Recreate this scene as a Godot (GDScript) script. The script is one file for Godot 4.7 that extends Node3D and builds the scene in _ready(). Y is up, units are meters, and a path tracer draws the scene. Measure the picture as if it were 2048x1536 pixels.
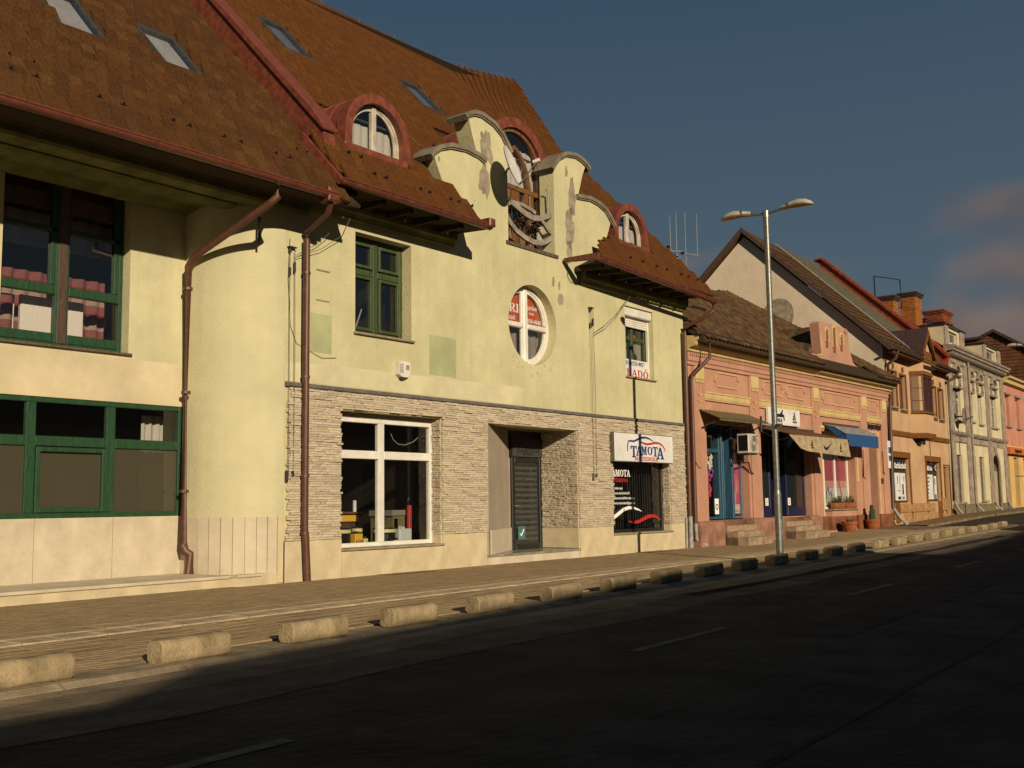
extends Node3D

# ---------------------------------------------------------------- helpers
const CAM := Vector3(0, 1.05, 12)
var M := {}
var TX := {}
var rng := RandomNumberGenerator.new()
var cam_t := Transform3D()

func lin(r: float, g: float, b: float) -> Color:
	return Color(r, g, b).linear_to_srgb()

func grain(sd: int, parts: Array, lo: float, hi: float, size := 512) -> Image:
	var acc := PackedFloat32Array()
	acc.resize(size * size)
	var n := 0
	for p in parts:
		var f := FastNoiseLite.new()
		f.seed = sd + n
		f.frequency = p[0]
		f.fractal_octaves = p[1]
		f.noise_type = FastNoiseLite.TYPE_SIMPLEX_SMOOTH
		var im := f.get_seamless_image(size, size)
		im.convert(Image.FORMAT_L8)
		var d := im.get_data()
		var w: float = p[2]
		for i in d.size():
			acc[i] += d[i] * w
		n += 1
	var a := 1e9
	var b := -1e9
	for v in acc:
		a = minf(a, v)
		b = maxf(b, v)
	var out := PackedByteArray()
	out.resize(size * size)
	for i in acc.size():
		out[i] = int(clampf(lo + (hi - lo) * (acc[i] - a) / (b - a), 0, 1) * 255.0)
	return Image.create_from_data(size, size, false, Image.FORMAT_L8, out)

func tex(im: Image) -> ImageTexture:
	return ImageTexture.create_from_image(im)

func bump(im: Image, k: float) -> ImageTexture:
	var c: Image = im.duplicate()
	c.convert(Image.FORMAT_RGBA8)
	c.bump_map_to_normal_map(k)
	return ImageTexture.create_from_image(c)

func mat(nm: String, r: float, g: float, b: float, rough := 0.8, t := "", sc := 1.0, nt := "", nsc := 1.0, metal := 0.0) -> StandardMaterial3D:
	var m := StandardMaterial3D.new()
	m.resource_name = nm
	m.albedo_color = lin(r, g, b)
	m.roughness = rough
	m.metallic_specular = 0.5 if rough < 0.7 else 0.22
	m.metallic = metal
	m.uv1_triplanar = true
	m.uv1_world_triplanar = true
	m.uv1_scale = Vector3.ONE * sc
	if t != "":
		m.albedo_texture = TX[t]
	if nt != "":
		m.normal_enabled = true
		m.normal_texture = TX[nt]
		m.normal_scale = nsc
	M[nm] = m
	return m

func glass(nm: String, r: float, g: float, b: float, a: float) -> void:
	var m := StandardMaterial3D.new()
	m.resource_name = nm
	m.albedo_color = Color(lin(r, g, b), a)
	m.transparency = BaseMaterial3D.TRANSPARENCY_ALPHA
	m.roughness = 0.03
	m.metallic_specular = 0.5
	M[nm] = m

func st() -> SurfaceTool:
	var s := SurfaceTool.new()
	s.begin(Mesh.PRIMITIVE_TRIANGLES)
	s.set_smooth_group(-1)
	return s

func tri(s: SurfaceTool, a: Vector3, b: Vector3, c: Vector3) -> void:
	s.add_vertex(a)
	s.add_vertex(b)
	s.add_vertex(c)

func quad(s: SurfaceTool, a: Vector3, b: Vector3, c: Vector3, d: Vector3) -> void:
	tri(s, a, b, c)
	tri(s, a, c, d)

func box(s: SurfaceTool, x0: float, y0: float, z0: float, x1: float, y1: float, z1: float) -> void:
	quad(s, Vector3(x0, y0, z1), Vector3(x0, y1, z1), Vector3(x1, y1, z1), Vector3(x1, y0, z1))
	quad(s, Vector3(x1, y0, z0), Vector3(x1, y1, z0), Vector3(x0, y1, z0), Vector3(x0, y0, z0))
	quad(s, Vector3(x1, y0, z1), Vector3(x1, y1, z1), Vector3(x1, y1, z0), Vector3(x1, y0, z0))
	quad(s, Vector3(x0, y0, z0), Vector3(x0, y1, z0), Vector3(x0, y1, z1), Vector3(x0, y0, z1))
	quad(s, Vector3(x0, y1, z1), Vector3(x0, y1, z0), Vector3(x1, y1, z0), Vector3(x1, y1, z1))
	quad(s, Vector3(x0, y0, z0), Vector3(x0, y0, z1), Vector3(x1, y0, z1), Vector3(x1, y0, z0))

# a box whose front edges are chamfered by c (towards +z) and whose top edge is too
func cbox(s: SurfaceTool, x0: float, y0: float, z0: float, x1: float, y1: float, z1: float, c := 0.01) -> void:
	var zc := z1 - c
	var f := [Vector3(x0 + c, y0 + c, z1), Vector3(x0 + c, y1 - c, z1), Vector3(x1 - c, y1 - c, z1), Vector3(x1 - c, y0 + c, z1)]
	var g := [Vector3(x0, y0, zc), Vector3(x0, y1, zc), Vector3(x1, y1, zc), Vector3(x1, y0, zc)]
	var h := [Vector3(x0, y0, z0), Vector3(x0, y1, z0), Vector3(x1, y1, z0), Vector3(x1, y0, z0)]
	quad(s, f[0], f[1], f[2], f[3])
	quad(s, h[3], h[2], h[1], h[0])
	for i in 4:
		var j := (i + 1) % 4
		quad(s, g[i], g[j], f[j], f[i])
		quad(s, h[i], h[j], g[j], g[i])

func signed_area(p: PackedVector2Array) -> float:
	var a := 0.0
	for i in p.size():
		var q := p[(i + 1) % p.size()]
		a += p[i].x * q.y - q.x * p[i].y
	return a * 0.5

const AX_Z := Transform3D(Vector3(1, 0, 0), Vector3(0, 1, 0), Vector3(0, 0, 1), Vector3.ZERO)

# extrude a polygon of the local xy plane from d0 to d1 along local z, then place it with t
func prism(s: SurfaceTool, poly: PackedVector2Array, d0: float, d1: float, t := AX_Z) -> void:
	var p := poly.duplicate()
	if signed_area(p) > 0:
		p.reverse()
	var idx := Geometry2D.triangulate_polygon(p)
	for k in range(0, idx.size(), 3):
		var a := p[idx[k]]
		var b := p[idx[k + 1]]
		var c := p[idx[k + 2]]
		if (b - a).cross(c - a) > 0:
			var w := b
			b = c
			c = w
		tri(s, t * Vector3(a.x, a.y, d1), t * Vector3(b.x, b.y, d1), t * Vector3(c.x, c.y, d1))
		tri(s, t * Vector3(a.x, a.y, d0), t * Vector3(c.x, c.y, d0), t * Vector3(b.x, b.y, d0))
	for i in p.size():
		var a := p[i]
		var b := p[(i + 1) % p.size()]
		quad(s, t * Vector3(a.x, a.y, d0), t * Vector3(b.x, b.y, d0), t * Vector3(b.x, b.y, d1), t * Vector3(a.x, a.y, d1))

# profile given as (z, y), extruded along x
func xprism(s: SurfaceTool, zy: Array, x0: float, x1: float) -> void:
	var p := PackedVector2Array()
	for v in zy:
		p.append(Vector2(-v[0], v[1]))
	prism(s, p, x0, x1, Transform3D(Vector3(0, 0, -1), Vector3(0, 1, 0), Vector3(1, 0, 0), Vector3.ZERO))

# like xprism, but every profile point has its own start along x
func xloft(s: SurfaceTool, zy: Array, xa: Array, x1: float) -> void:
	var n := zy.size()
	var a := []
	var b := []
	for i in n:
		a.append(Vector3(xa[i], zy[i][1], zy[i][0]))
		b.append(Vector3(x1, zy[i][1], zy[i][0]))
	for i in n:
		var j := (i + 1) % n
		quad(s, a[i], b[i], b[j], a[j])
	for i in range(1, n - 1):
		tri(s, a[0], a[i], a[i + 1])
		tri(s, b[0], b[i + 1], b[i])

# plan polygon given as (x, z), extruded along y
func yprism(s: SurfaceTool, xz: Array, y0: float, y1: float) -> void:
	var p := PackedVector2Array()
	for v in xz:
		p.append(Vector2(v[0], -v[1]))
	prism(s, p, y0, y1, Transform3D(Vector3(1, 0, 0), Vector3(0, 0, -1), Vector3(0, 1, 0), Vector3.ZERO))

func zprism(s: SurfaceTool, xy: Array, z0: float, z1: float) -> void:
	var p := PackedVector2Array()
	for v in xy:
		p.append(Vector2(v[0], v[1]))
	prism(s, p, z0, z1)

func arc(cx: float, cy: float, r: float, a0: float, a1: float, n: int) -> Array:
	var out := []
	for i in n + 1:
		var a := deg_to_rad(lerpf(a0, a1, float(i) / n))
		out.append([cx + r * cos(a), cy + r * sin(a)])
	return out

# ring between two polylines of equal length in xy, extruded in z
func band(s: SurfaceTool, outer: Array, inner: Array, z0: float, z1: float) -> void:
	for i in outer.size() - 1:
		var a := Vector2(outer[i][0], outer[i][1])
		var b := Vector2(outer[i + 1][0], outer[i + 1][1])
		var c := Vector2(inner[i + 1][0], inner[i + 1][1])
		var d := Vector2(inner[i][0], inner[i][1])
		var p := [a, b, c, d]
		if signed_area(PackedVector2Array(p)) > 0:
			p.reverse()
		var v := func(q: Vector2, z: float) -> Vector3: return Vector3(q.x, q.y, z)
		quad(s, v.call(p[0], z1), v.call(p[1], z1), v.call(p[2], z1), v.call(p[3], z1))
		quad(s, v.call(p[3], z0), v.call(p[2], z0), v.call(p[1], z0), v.call(p[0], z0))
		for k in 4:
			if k == 1 and i < outer.size() - 2 and false:
				continue
			var e: Vector2 = p[k]
			var f: Vector2 = p[(k + 1) % 4]
			var is_side: bool = (e == a and f == b) or (e == b and f == a) or (e == c and f == d) or (e == d and f == c)
			var first: bool = i == 0 and ((e == a and f == d) or (e == d and f == a))
			var last: bool = i == outer.size() - 2 and ((e == b and f == c) or (e == c and f == b))
			if is_side or first or last:
				quad(s, v.call(e, z0), v.call(f, z0), v.call(f, z1), v.call(e, z1))

# a strip of constant width along a polyline in xy
func ribbon(s: SurfaceTool, pts: Array, w: float, z0: float, z1: float, side := 0.0) -> void:
	var o := []
	var n := []
	for i in pts.size():
		var p := Vector2(pts[i][0], pts[i][1])
		var a := Vector2(pts[maxi(i - 1, 0)][0], pts[maxi(i - 1, 0)][1])
		var b := Vector2(pts[mini(i + 1, pts.size() - 1)][0], pts[mini(i + 1, pts.size() - 1)][1])
		var d := (b - a).normalized()
		var nn := Vector2(-d.y, d.x)
		var ww: float = pts[i][2] if pts[i].size() > 2 else w
		var q := p + nn * ww * (0.5 + side * 0.5)
		var r := p - nn * ww * (0.5 - side * 0.5)
		o.append([q.x, q.y])
		n.append([r.x, r.y])
	band(s, o, n, z0, z1)

func tube(s: SurfaceTool, pts: Array, r: float, n := 8) -> void:
	s.set_smooth_group(1)
	var rings := []
	for i in pts.size():
		var p: Vector3 = pts[i]
		var d0: Vector3 = (p - pts[i - 1]).normalized() if i > 0 else (pts[1] - p).normalized()
		var d1: Vector3 = (pts[i + 1] - p).normalized() if i < pts.size() - 1 else d0
		var d := (d0 + d1).normalized()
		var stretch := 1.0 / maxf(0.4, d.dot(d0))
		var u := d.cross(Vector3.UP if absf(d.y) < 0.95 else Vector3.BACK).normalized()
		var v := d.cross(u).normalized()
		var ring := []
		for k in n:
			var a := TAU * k / n
			ring.append(p + (u * cos(a) + v * sin(a)) * r)
		rings.append(ring)
	for i in rings.size() - 1:
		for k in n:
			var l := (k + 1) % n
			quad(s, rings[i][k], rings[i][l], rings[i + 1][l], rings[i + 1][k])
	s.set_smooth_group(-1)
	for k in n:
		var l := (k + 1) % n
		tri(s, pts[0], rings[0][l], rings[0][k])
		tri(s, pts[-1], rings[-1][k], rings[-1][l])

# turned shape: profile of [radius, y], about a vertical axis at c
func lathe(s: SurfaceTool, c: Vector3, prof: Array, n := 16) -> void:
	s.set_smooth_group(-1)
	for i in prof.size() - 1:
		for k in n:
			var a := TAU * k / n
			var b := TAU * (k + 1) / n
			var p0 := c + Vector3(cos(a) * prof[i][0], prof[i][1], sin(a) * prof[i][0])
			var p1 := c + Vector3(cos(b) * prof[i][0], prof[i][1], sin(b) * prof[i][0])
			var p2 := c + Vector3(cos(b) * prof[i + 1][0], prof[i + 1][1], sin(b) * prof[i + 1][0])
			var p3 := c + Vector3(cos(a) * prof[i + 1][0], prof[i + 1][1], sin(a) * prof[i + 1][0])
			if prof[i][0] < 1e-5:
				tri(s, p0, p2, p3)
			elif prof[i + 1][0] < 1e-5:
				tri(s, p0, p1, p2)
			else:
				quad(s, p0, p1, p2, p3)

# wall from z0 to z1 with rectangular holes [x0, y0, x1, y1]
func wall(s: SurfaceTool, x0: float, y0: float, x1: float, y1: float, z0: float, z1: float, holes: Array) -> void:
	var xs := [x0, x1]
	var ys := [y0, y1]
	for h in holes:
		for v in [h[0], h[2]]:
			if v > x0 and v < x1:
				xs.append(v)
		for v in [h[1], h[3]]:
			if v > y0 and v < y1:
				ys.append(v)
	xs.sort()
	ys.sort()
	var open := func(cx: float, cy: float) -> bool:
		if cx < x0 or cx > x1 or cy < y0 or cy > y1:
			return true
		for h in holes:
			if cx > h[0] and cx < h[2] and cy > h[1] and cy < h[3]:
				return true
		return false
	for i in xs.size() - 1:
		for j in ys.size() - 1:
			var a: float = xs[i]
			var b: float = xs[i + 1]
			var c: float = ys[j]
			var d: float = ys[j + 1]
			if b - a < 1e-6 or d - c < 1e-6:
				continue
			var mx := (a + b) * 0.5
			var my := (c + d) * 0.5
			if open.call(mx, my):
				continue
			quad(s, Vector3(a, c, z1), Vector3(a, d, z1), Vector3(b, d, z1), Vector3(b, c, z1))
			quad(s, Vector3(b, c, z0), Vector3(b, d, z0), Vector3(a, d, z0), Vector3(a, c, z0))
			var e := 1e-4
			if open.call(a - e, my):
				quad(s, Vector3(a, c, z0), Vector3(a, d, z0), Vector3(a, d, z1), Vector3(a, c, z1))
			if open.call(b + e, my):
				quad(s, Vector3(b, c, z1), Vector3(b, d, z1), Vector3(b, d, z0), Vector3(b, c, z0))
			if open.call(mx, d + e):
				quad(s, Vector3(a, d, z1), Vector3(a, d, z0), Vector3(b, d, z0), Vector3(b, d, z1))
			if open.call(mx, c - e):
				quad(s, Vector3(a, c, z0), Vector3(a, c, z1), Vector3(b, c, z1), Vector3(b, c, z0))

# a square panel with a round hole
func round_hole(s: SurfaceTool, x0: float, y0: float, x1: float, y1: float, cx: float, cy: float, r: float, z0: float, z1: float) -> void:
	var n := 48
	var inner := []
	var outer := []
	for i in n + 1:
		var a := TAU * i / n
		var d := Vector2(cos(a), sin(a))
		inner.append([cx + d.x * r, cy + d.y * r])
		var k := 1e9
		if d.x > 1e-6: k = minf(k, (x1 - cx) / d.x)
		if d.x < -1e-6: k = minf(k, (x0 - cx) / d.x)
		if d.y > 1e-6: k = minf(k, (y1 - cy) / d.y)
		if d.y < -1e-6: k = minf(k, (y0 - cy) / d.y)
		outer.append([cx + d.x * k, cy + d.y * k])
	band(s, outer, inner, z0, z1)
	for c in [[x0, y0], [x1, y0], [x1, y1], [x0, y1]]:
		# fill the corner that the rays cut off
		var best := 0
		for i in n:
			var p := Vector2(outer[i][0], outer[i][1])
			var q := Vector2(outer[i + 1][0], outer[i + 1][1])
			var cc := Vector2(c[0], c[1])
			if absf(p.x - q.x) > 1e-4 and absf(p.y - q.y) > 1e-4 and absf(p.x - cc.x) + absf(q.x - cc.x) < (x1 - x0) * 0.6 and absf(p.y - cc.y) + absf(q.y - cc.y) < (y1 - y0) * 0.6:
				best = i
				zprism(s, [outer[i], c, outer[i + 1]], z0, z1)

func put(nm: String, s: SurfaceTool, m: Material, par: Node = self) -> MeshInstance3D:
	s.generate_normals()
	var o := MeshInstance3D.new()
	o.name = nm
	o.mesh = s.commit()
	o.material_override = m
	par.add_child(o, true)
	return o

func inst(nm: String, mesh: Mesh, m: Material, par: Node, t: Transform3D) -> MeshInstance3D:
	var o := MeshInstance3D.new()
	o.name = nm
	o.mesh = mesh
	o.material_override = m
	o.transform = t
	par.add_child(o, true)
	return o

func pbox(nm: String, m: Material, par: Node, x0: float, y0: float, z0: float, x1: float, y1: float, z1: float, c := 0.0) -> MeshInstance3D:
	var s := st()
	if c > 0.0:
		cbox(s, x0, y0, z0, x1, y1, z1, c)
	else:
		box(s, x0, y0, z0, x1, y1, z1)
	return put(nm, s, m, par)

func ptube(nm: String, m: Material, par: Node, pts: Array, r: float, n := 8) -> MeshInstance3D:
	var s := st()
	tube(s, pts, r, n)
	return put(nm, s, m, par)

func thing(nm: String, label: String, cat: String, group := "") -> Node3D:
	var o := Node3D.new()
	o.name = nm
	add_child(o, true)
	tag(o, label, cat, group)
	return o

func tag(o: Node, label: String, cat: String, group := "") -> void:
	o.set_meta("label", label)
	o.set_meta("category", cat)
	if group != "":
		o.set_meta("group", group)

func struct(o: Node) -> Node:
	o.set_meta("kind", "structure")
	return o

# move a thing's origin to its base without moving its parts
func rebase(o: Node3D, at: Vector3) -> void:
	for c in o.get_children():
		c.position -= at
	o.position += o.basis * at

# rebase for a thing that is one mesh built in world coordinates
func rebase_mesh(o: MeshInstance3D) -> MeshInstance3D:
	var bb := o.mesh.get_aabb()
	var at := Vector3(bb.get_center().x, bb.position.y, bb.get_center().z)
	var s := SurfaceTool.new()
	s.begin(Mesh.PRIMITIVE_TRIANGLES)
	s.append_from(o.mesh, 0, Transform3D(Basis(), -at))
	o.mesh = s.commit()
	o.position = at
	return o

func text(nm: String, txt: String, par: Node, c: Vector3, height: float, m: Material, font := "Droid Sans", weight := 700, depth := 0.006, sx := 1.0) -> MeshInstance3D:
	var f := SystemFont.new()
	f.font_names = PackedStringArray([font])
	f.font_weight = weight
	var t := TextMesh.new()
	t.font = f
	t.text = txt
	t.font_size = 48
	t.pixel_size = height / 48.0 / 0.72
	t.depth = depth
	t.curve_step = 2.0
	t.horizontal_alignment = HORIZONTAL_ALIGNMENT_CENTER
	t.vertical_alignment = VERTICAL_ALIGNMENT_CENTER
	var o := MeshInstance3D.new()
	o.name = nm
	o.mesh = t
	o.material_override = m
	o.position = c
	o.scale = Vector3(sx, 1, 1)
	par.add_child(o, true)
	return o

# window: frame bars are one mesh (the part), panes its children
func window(par: Node, nm: String, x0: float, y0: float, x1: float, y1: float, z: float, fw: float, dep: float, fm: Material, gm: Material, vb := [], hb := [], bw := 0.0) -> MeshInstance3D:
	var s := st()
	if bw == 0.0:
		bw = fw
	cbox(s, x0, y0, z - dep, x0 + fw, y1, z, 0.008)
	cbox(s, x1 - fw, y0, z - dep, x1, y1, z, 0.008)
	cbox(s, x0 + fw, y0, z - dep, x1 - fw, y0 + fw, z, 0.008)
	cbox(s, x0 + fw, y1 - fw, z - dep, x1 - fw, y1, z, 0.008)
	var xs := [x0 + fw]
	var ys := [y0 + fw]
	for v in vb:
		cbox(s, v - bw / 2, y0 + fw, z - dep, v + bw / 2, y1 - fw, z, 0.008)
		xs.append(v - bw / 2)
		xs.append(v + bw / 2)
	xs.append(x1 - fw)
	for h in hb:
		ys.append(h - bw / 2)
		ys.append(h + bw / 2)
	ys.append(y1 - fw)
	for i in range(0, xs.size(), 2):
		for h in hb:
			cbox(s, xs[i], h - bw / 2, z - dep, xs[i + 1], h + bw / 2, z - 0.004, 0.008)
	var o := put(nm, s, fm, par)
	for i in range(0, xs.size(), 2):
		for j in range(0, ys.size(), 2):
			pbox("pane", gm, o, xs[i], ys[j], z - dep * 0.6, xs[i + 1], ys[j + 1], z - dep * 0.6 + 0.006)
	return o

# dark room behind an opening: five inner faces
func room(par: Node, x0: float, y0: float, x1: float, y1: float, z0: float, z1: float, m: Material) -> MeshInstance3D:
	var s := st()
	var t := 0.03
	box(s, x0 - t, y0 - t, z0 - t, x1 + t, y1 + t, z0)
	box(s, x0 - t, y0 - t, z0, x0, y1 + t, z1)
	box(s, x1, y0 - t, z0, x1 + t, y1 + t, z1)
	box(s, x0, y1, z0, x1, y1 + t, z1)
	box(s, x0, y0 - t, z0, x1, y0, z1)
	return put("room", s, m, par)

# hanging cloth: a wavy sheet
func curtain(par: Node, nm: String, x0: float, y0: float, x1: float, y1: float, z: float, m: Material, amp := 0.025, waves := 6.0) -> MeshInstance3D:
	var s := st()
	s.set_smooth_group(1)
	var n := int(waves * 6)
	for i in n:
		var a := float(i) / n
		var b := float(i + 1) / n
		var za := z + amp * sin(a * waves * TAU) + amp * 0.4 * sin(a * waves * 2.7 * TAU)
		var zb := z + amp * sin(b * waves * TAU) + amp * 0.4 * sin(b * waves * 2.7 * TAU)
		var xa := lerpf(x0, x1, a)
		var xb := lerpf(x0, x1, b)
		quad(s, Vector3(xa, y0, za), Vector3(xa, y1, za), Vector3(xb, y1, zb), Vector3(xb, y0, zb))
	return put(nm, s, m, par)

# half-round gutter along x
func gutter(s: SurfaceTool, x0: float, x1: float, y0: float, y1: float, z: float, r := 0.075) -> void:
	var n := 10
	s.set_smooth_group(1)
	for i in n:
		var a := PI + PI * i / n
		var b := PI + PI * (i + 1) / n
		for k in [[r, 0], [r - 0.012, 1]]:
			var p := Vector2(-cos(a) * k[0], sin(a) * k[0])
			var q := Vector2(-cos(b) * k[0], sin(b) * k[0])
			var A := Vector3(x0, y0 + p.y, z - p.x)
			var B := Vector3(x0, y0 + q.y, z - q.x)
			var C := Vector3(x1, y1 + q.y, z - q.x)
			var D := Vector3(x1, y1 + p.y, z - p.x)
			if k[1] == 0:
				quad(s, A, B, C, D)
			else:
				quad(s, D, C, B, A)
	s.set_smooth_group(-1)
	# rolled front lip and end plates
	tube(s, [Vector3(x0, y0 + 0.005, z + r), Vector3(x1, y1 + 0.005, z + r)], 0.014, 6)
	for e in [[x0, y0], [x1, y1]]:
		var cap := []
		for i in n + 1:
			var a := PI + PI * i / n
			cap.append([z + cos(a) * r, e[1] + sin(a) * r])
		xprism(s, cap, e[0] - 0.008, e[0] + 0.008)

func base_y(x: float) -> float:
	if x < 24: return 0.0
	if x < 36: return (x - 24) / 12.0 * 0.2
	if x < 44: return 0.2 + (x - 36) / 8.0 * 0.22
	if x < 54: return 0.42 + (x - 44) / 10.0 * 0.13
	return 0.55 + (x - 54) * 0.0109

func kerb_z(x: float) -> float:
	return 5.0 - 0.0444 * (x - 4.9)

func kerb_y(x: float) -> float:
	if x < 4.9: return -0.1
	if x < 22.9: return -0.1 + (x - 4.9) / 18.0 * 0.1
	if x < 35: return (x - 22.9) / 12.1 * 0.1
	if x < 45: return 0.1 + (x - 35) / 10.0 * 0.2
	if x < 55: return 0.3 + (x - 45) / 10.0 * 0.13
	return 0.43 + (x - 55) * 0.0109

func pave_y(x: float, z: float) -> float:
	return lerpf(base_y(x), kerb_y(x), clampf(z / kerb_z(x), -1, 1.05))

func in_view(p: Vector3) -> bool:
	var q := cam_t.affine_inverse() * p
	if q.z > -0.5:
		return false
	var k := tan(deg_to_rad(39.31 / 2))
	return absf(q.x / -q.z) < k * 4.0 / 3.0 * 1.02 and absf(q.y / -q.z) < k * 1.02

func stuff(nm: String, mesh: Mesh, m: Material, par: Node, ts: Array, cs: Array) -> void:
	if ts.is_empty():
		return
	var mm := MultiMesh.new()
	mm.transform_format = MultiMesh.TRANSFORM_3D
	mm.use_colors = true
	mm.mesh = mesh
	mm.instance_count = ts.size()
	for i in ts.size():
		mm.set_instance_transform(i, ts[i])
		mm.set_instance_color(i, cs[i])
	var o := MultiMeshInstance3D.new()
	o.name = nm
	o.multimesh = mm
	o.material_override = m
	o.set_meta("kind", "stuff")
	par.add_child(o, true)

# the pieces that show largest become parts; the rest one stuff part
func pieces(nm: String, many: String, mesh: Mesh, par: Node, list: Array, pal: Array, tx: String, scale: float, most := 300) -> void:
	# list of [Transform3D (in par space, par in world), palette index]
	var near := []
	var rest := []
	for e in list:
		if in_view(e[0].origin):
			near.append(e)
		else:
			rest.append(e)
	near.sort_custom(func(a, b): return a[0].origin.distance_squared_to(CAM) < b[0].origin.distance_squared_to(CAM))
	while near.size() > most:
		rest.append(near.pop_back())
	var ms := []
	for c in pal:
		ms.append(mat("%s_%d" % [nm, ms.size()], c[0], c[1], c[2], 0.85, tx, scale))
	for e in near:
		inst(nm, mesh, ms[e[1]], par, e[0])
	var wm := mat(nm + "_all", 1, 1, 1, 0.85, tx, scale)
	wm.vertex_color_use_as_albedo = true
	var ts := []
	var cs := []
	for e in rest:
		ts.append(e[0])
		var c: Array = pal[e[1]]
		cs.append(Color(c[0], c[1], c[2]))
	stuff(many, mesh, wm, par, ts, cs)

# ---------------------------------------------------------------- camera, sky, sun
func make_sky() -> Sky:
	var w := 1024
	var h := 512
	var f := FastNoiseLite.new()
	f.seed = 21
	f.frequency = 1.0
	f.fractal_octaves = 5
	f.noise_type = FastNoiseLite.TYPE_SIMPLEX_SMOOTH
	var im := Image.create(w, h, false, Image.FORMAT_RGBF)
	# low banks of cloud all round the horizon: [azimuth in degrees from -z towards +x, width, height]
	var banks := [[84.0, 16.0, 11.0], [128.0, 24.0, 9.0], [176.0, 30.0, 10.0], [232.0, 26.0, 8.0], [296.0, 28.0, 10.0], [338.0, 18.0, 7.0]]
	for j in h:
		var v := (j + 0.5) / h
		var el := 90.0 - 180.0 * v
		var t := clampf(el / 90.0, 0.0, 1.0)
		var hz := Color(0.098, 0.142, 0.168)
		var mid := Color(0.037, 0.071, 0.118)
		var top := Color(0.016, 0.036, 0.078)
		var c := hz.lerp(mid, clampf(el / 28.0, 0, 1)) if el < 28.0 else mid.lerp(top, (el - 28.0) / 62.0)
		if el < 0:
			c = hz.lerp(Color(0.05, 0.048, 0.045), clampf(-el / 6.0, 0, 1))
		for i in w:
			var az := (i + 0.5) / w * 360.0
			var cc := c
			if el > -2.0 and el < 26.0:
				var den := 0.0
				for b in banks:
					var da := fposmod(az - b[0] + 180.0, 360.0) - 180.0
					den = maxf(den, exp(-pow(da / b[1], 2.0) * 1.6) * clampf(1.4 - el / b[2], 0, 1))
				if den > 0.01:
					var ra := deg_to_rad(az)
					var re := deg_to_rad(el)
					var d := Vector3(sin(ra) * cos(re), sin(re) * 2.0, -cos(ra) * cos(re))
					var n := f.get_noise_3dv(d * 5.5) * 0.55 + 0.5
					var k := smoothstep(0.38, 0.78, n * 0.75 + den * 0.62)
					var lit := clampf(0.35 + f.get_noise_3dv(d * 5.5 + Vector3(0, 0.22, 0)) * -0.9 + el * 0.02, 0, 1)
					cc = c.lerp(Color(0.074, 0.068, 0.078).lerp(Color(0.24, 0.18, 0.155), lit), minf(1.0, k * 1.15))
			im.set_pixel(i, j, cc)
	var m := PanoramaSkyMaterial.new()
	m.panorama = ImageTexture.create_from_image(im)
	var sky := Sky.new()
	sky.sky_material = m
	return sky

func setup() -> void:
	var cam := Camera3D.new()
	cam.name = "camera"
	cam.fov = 39.314
	cam.far = 900.0
	cam.near = 0.1
	var yaw := deg_to_rad(52.6582)
	var pitch := deg_to_rad(6.3921)
	var roll := deg_to_rad(-0.8239)
	var fwd := Vector3(sin(yaw) * cos(pitch), sin(pitch), -cos(yaw) * cos(pitch))
	var right := Vector3(cos(yaw), 0, sin(yaw))
	var up := right.cross(fwd)
	var r2 := right * cos(roll) + up * sin(roll)
	var u2 := -right * sin(roll) + up * cos(roll)
	cam_t = Transform3D(r2, u2, -fwd, CAM)
	cam.transform = cam_t
	add_child(cam)
	cam.current = true
	var env := Environment.new()
	env.background_mode = Environment.BG_SKY
	env.sky = make_sky()
	env.ambient_light_source = Environment.AMBIENT_SOURCE_SKY
	env.tonemap_mode = Environment.TONE_MAPPER_LINEAR
	env.tonemap_exposure = 1.0
	env.sdfgi_enabled = true
	env.ssao_enabled = true
	env.ssil_enabled = true
	var we := WorldEnvironment.new()
	we.name = "world_environment"
	we.environment = env
	add_child(we)
	var sun := DirectionalLight3D.new()
	sun.name = "sun"
	sun.light_energy = 1.55
	sun.light_color = lin(1.0, 0.85, 0.62)
	sun.light_angular_distance = 0.5
	sun.shadow_enabled = true
	var to_sun := Vector3(-0.52, 0.385, 1.0).normalized()
	add_child(sun)
	sun.look_at_from_position(to_sun * 50.0, Vector3.ZERO)

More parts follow.
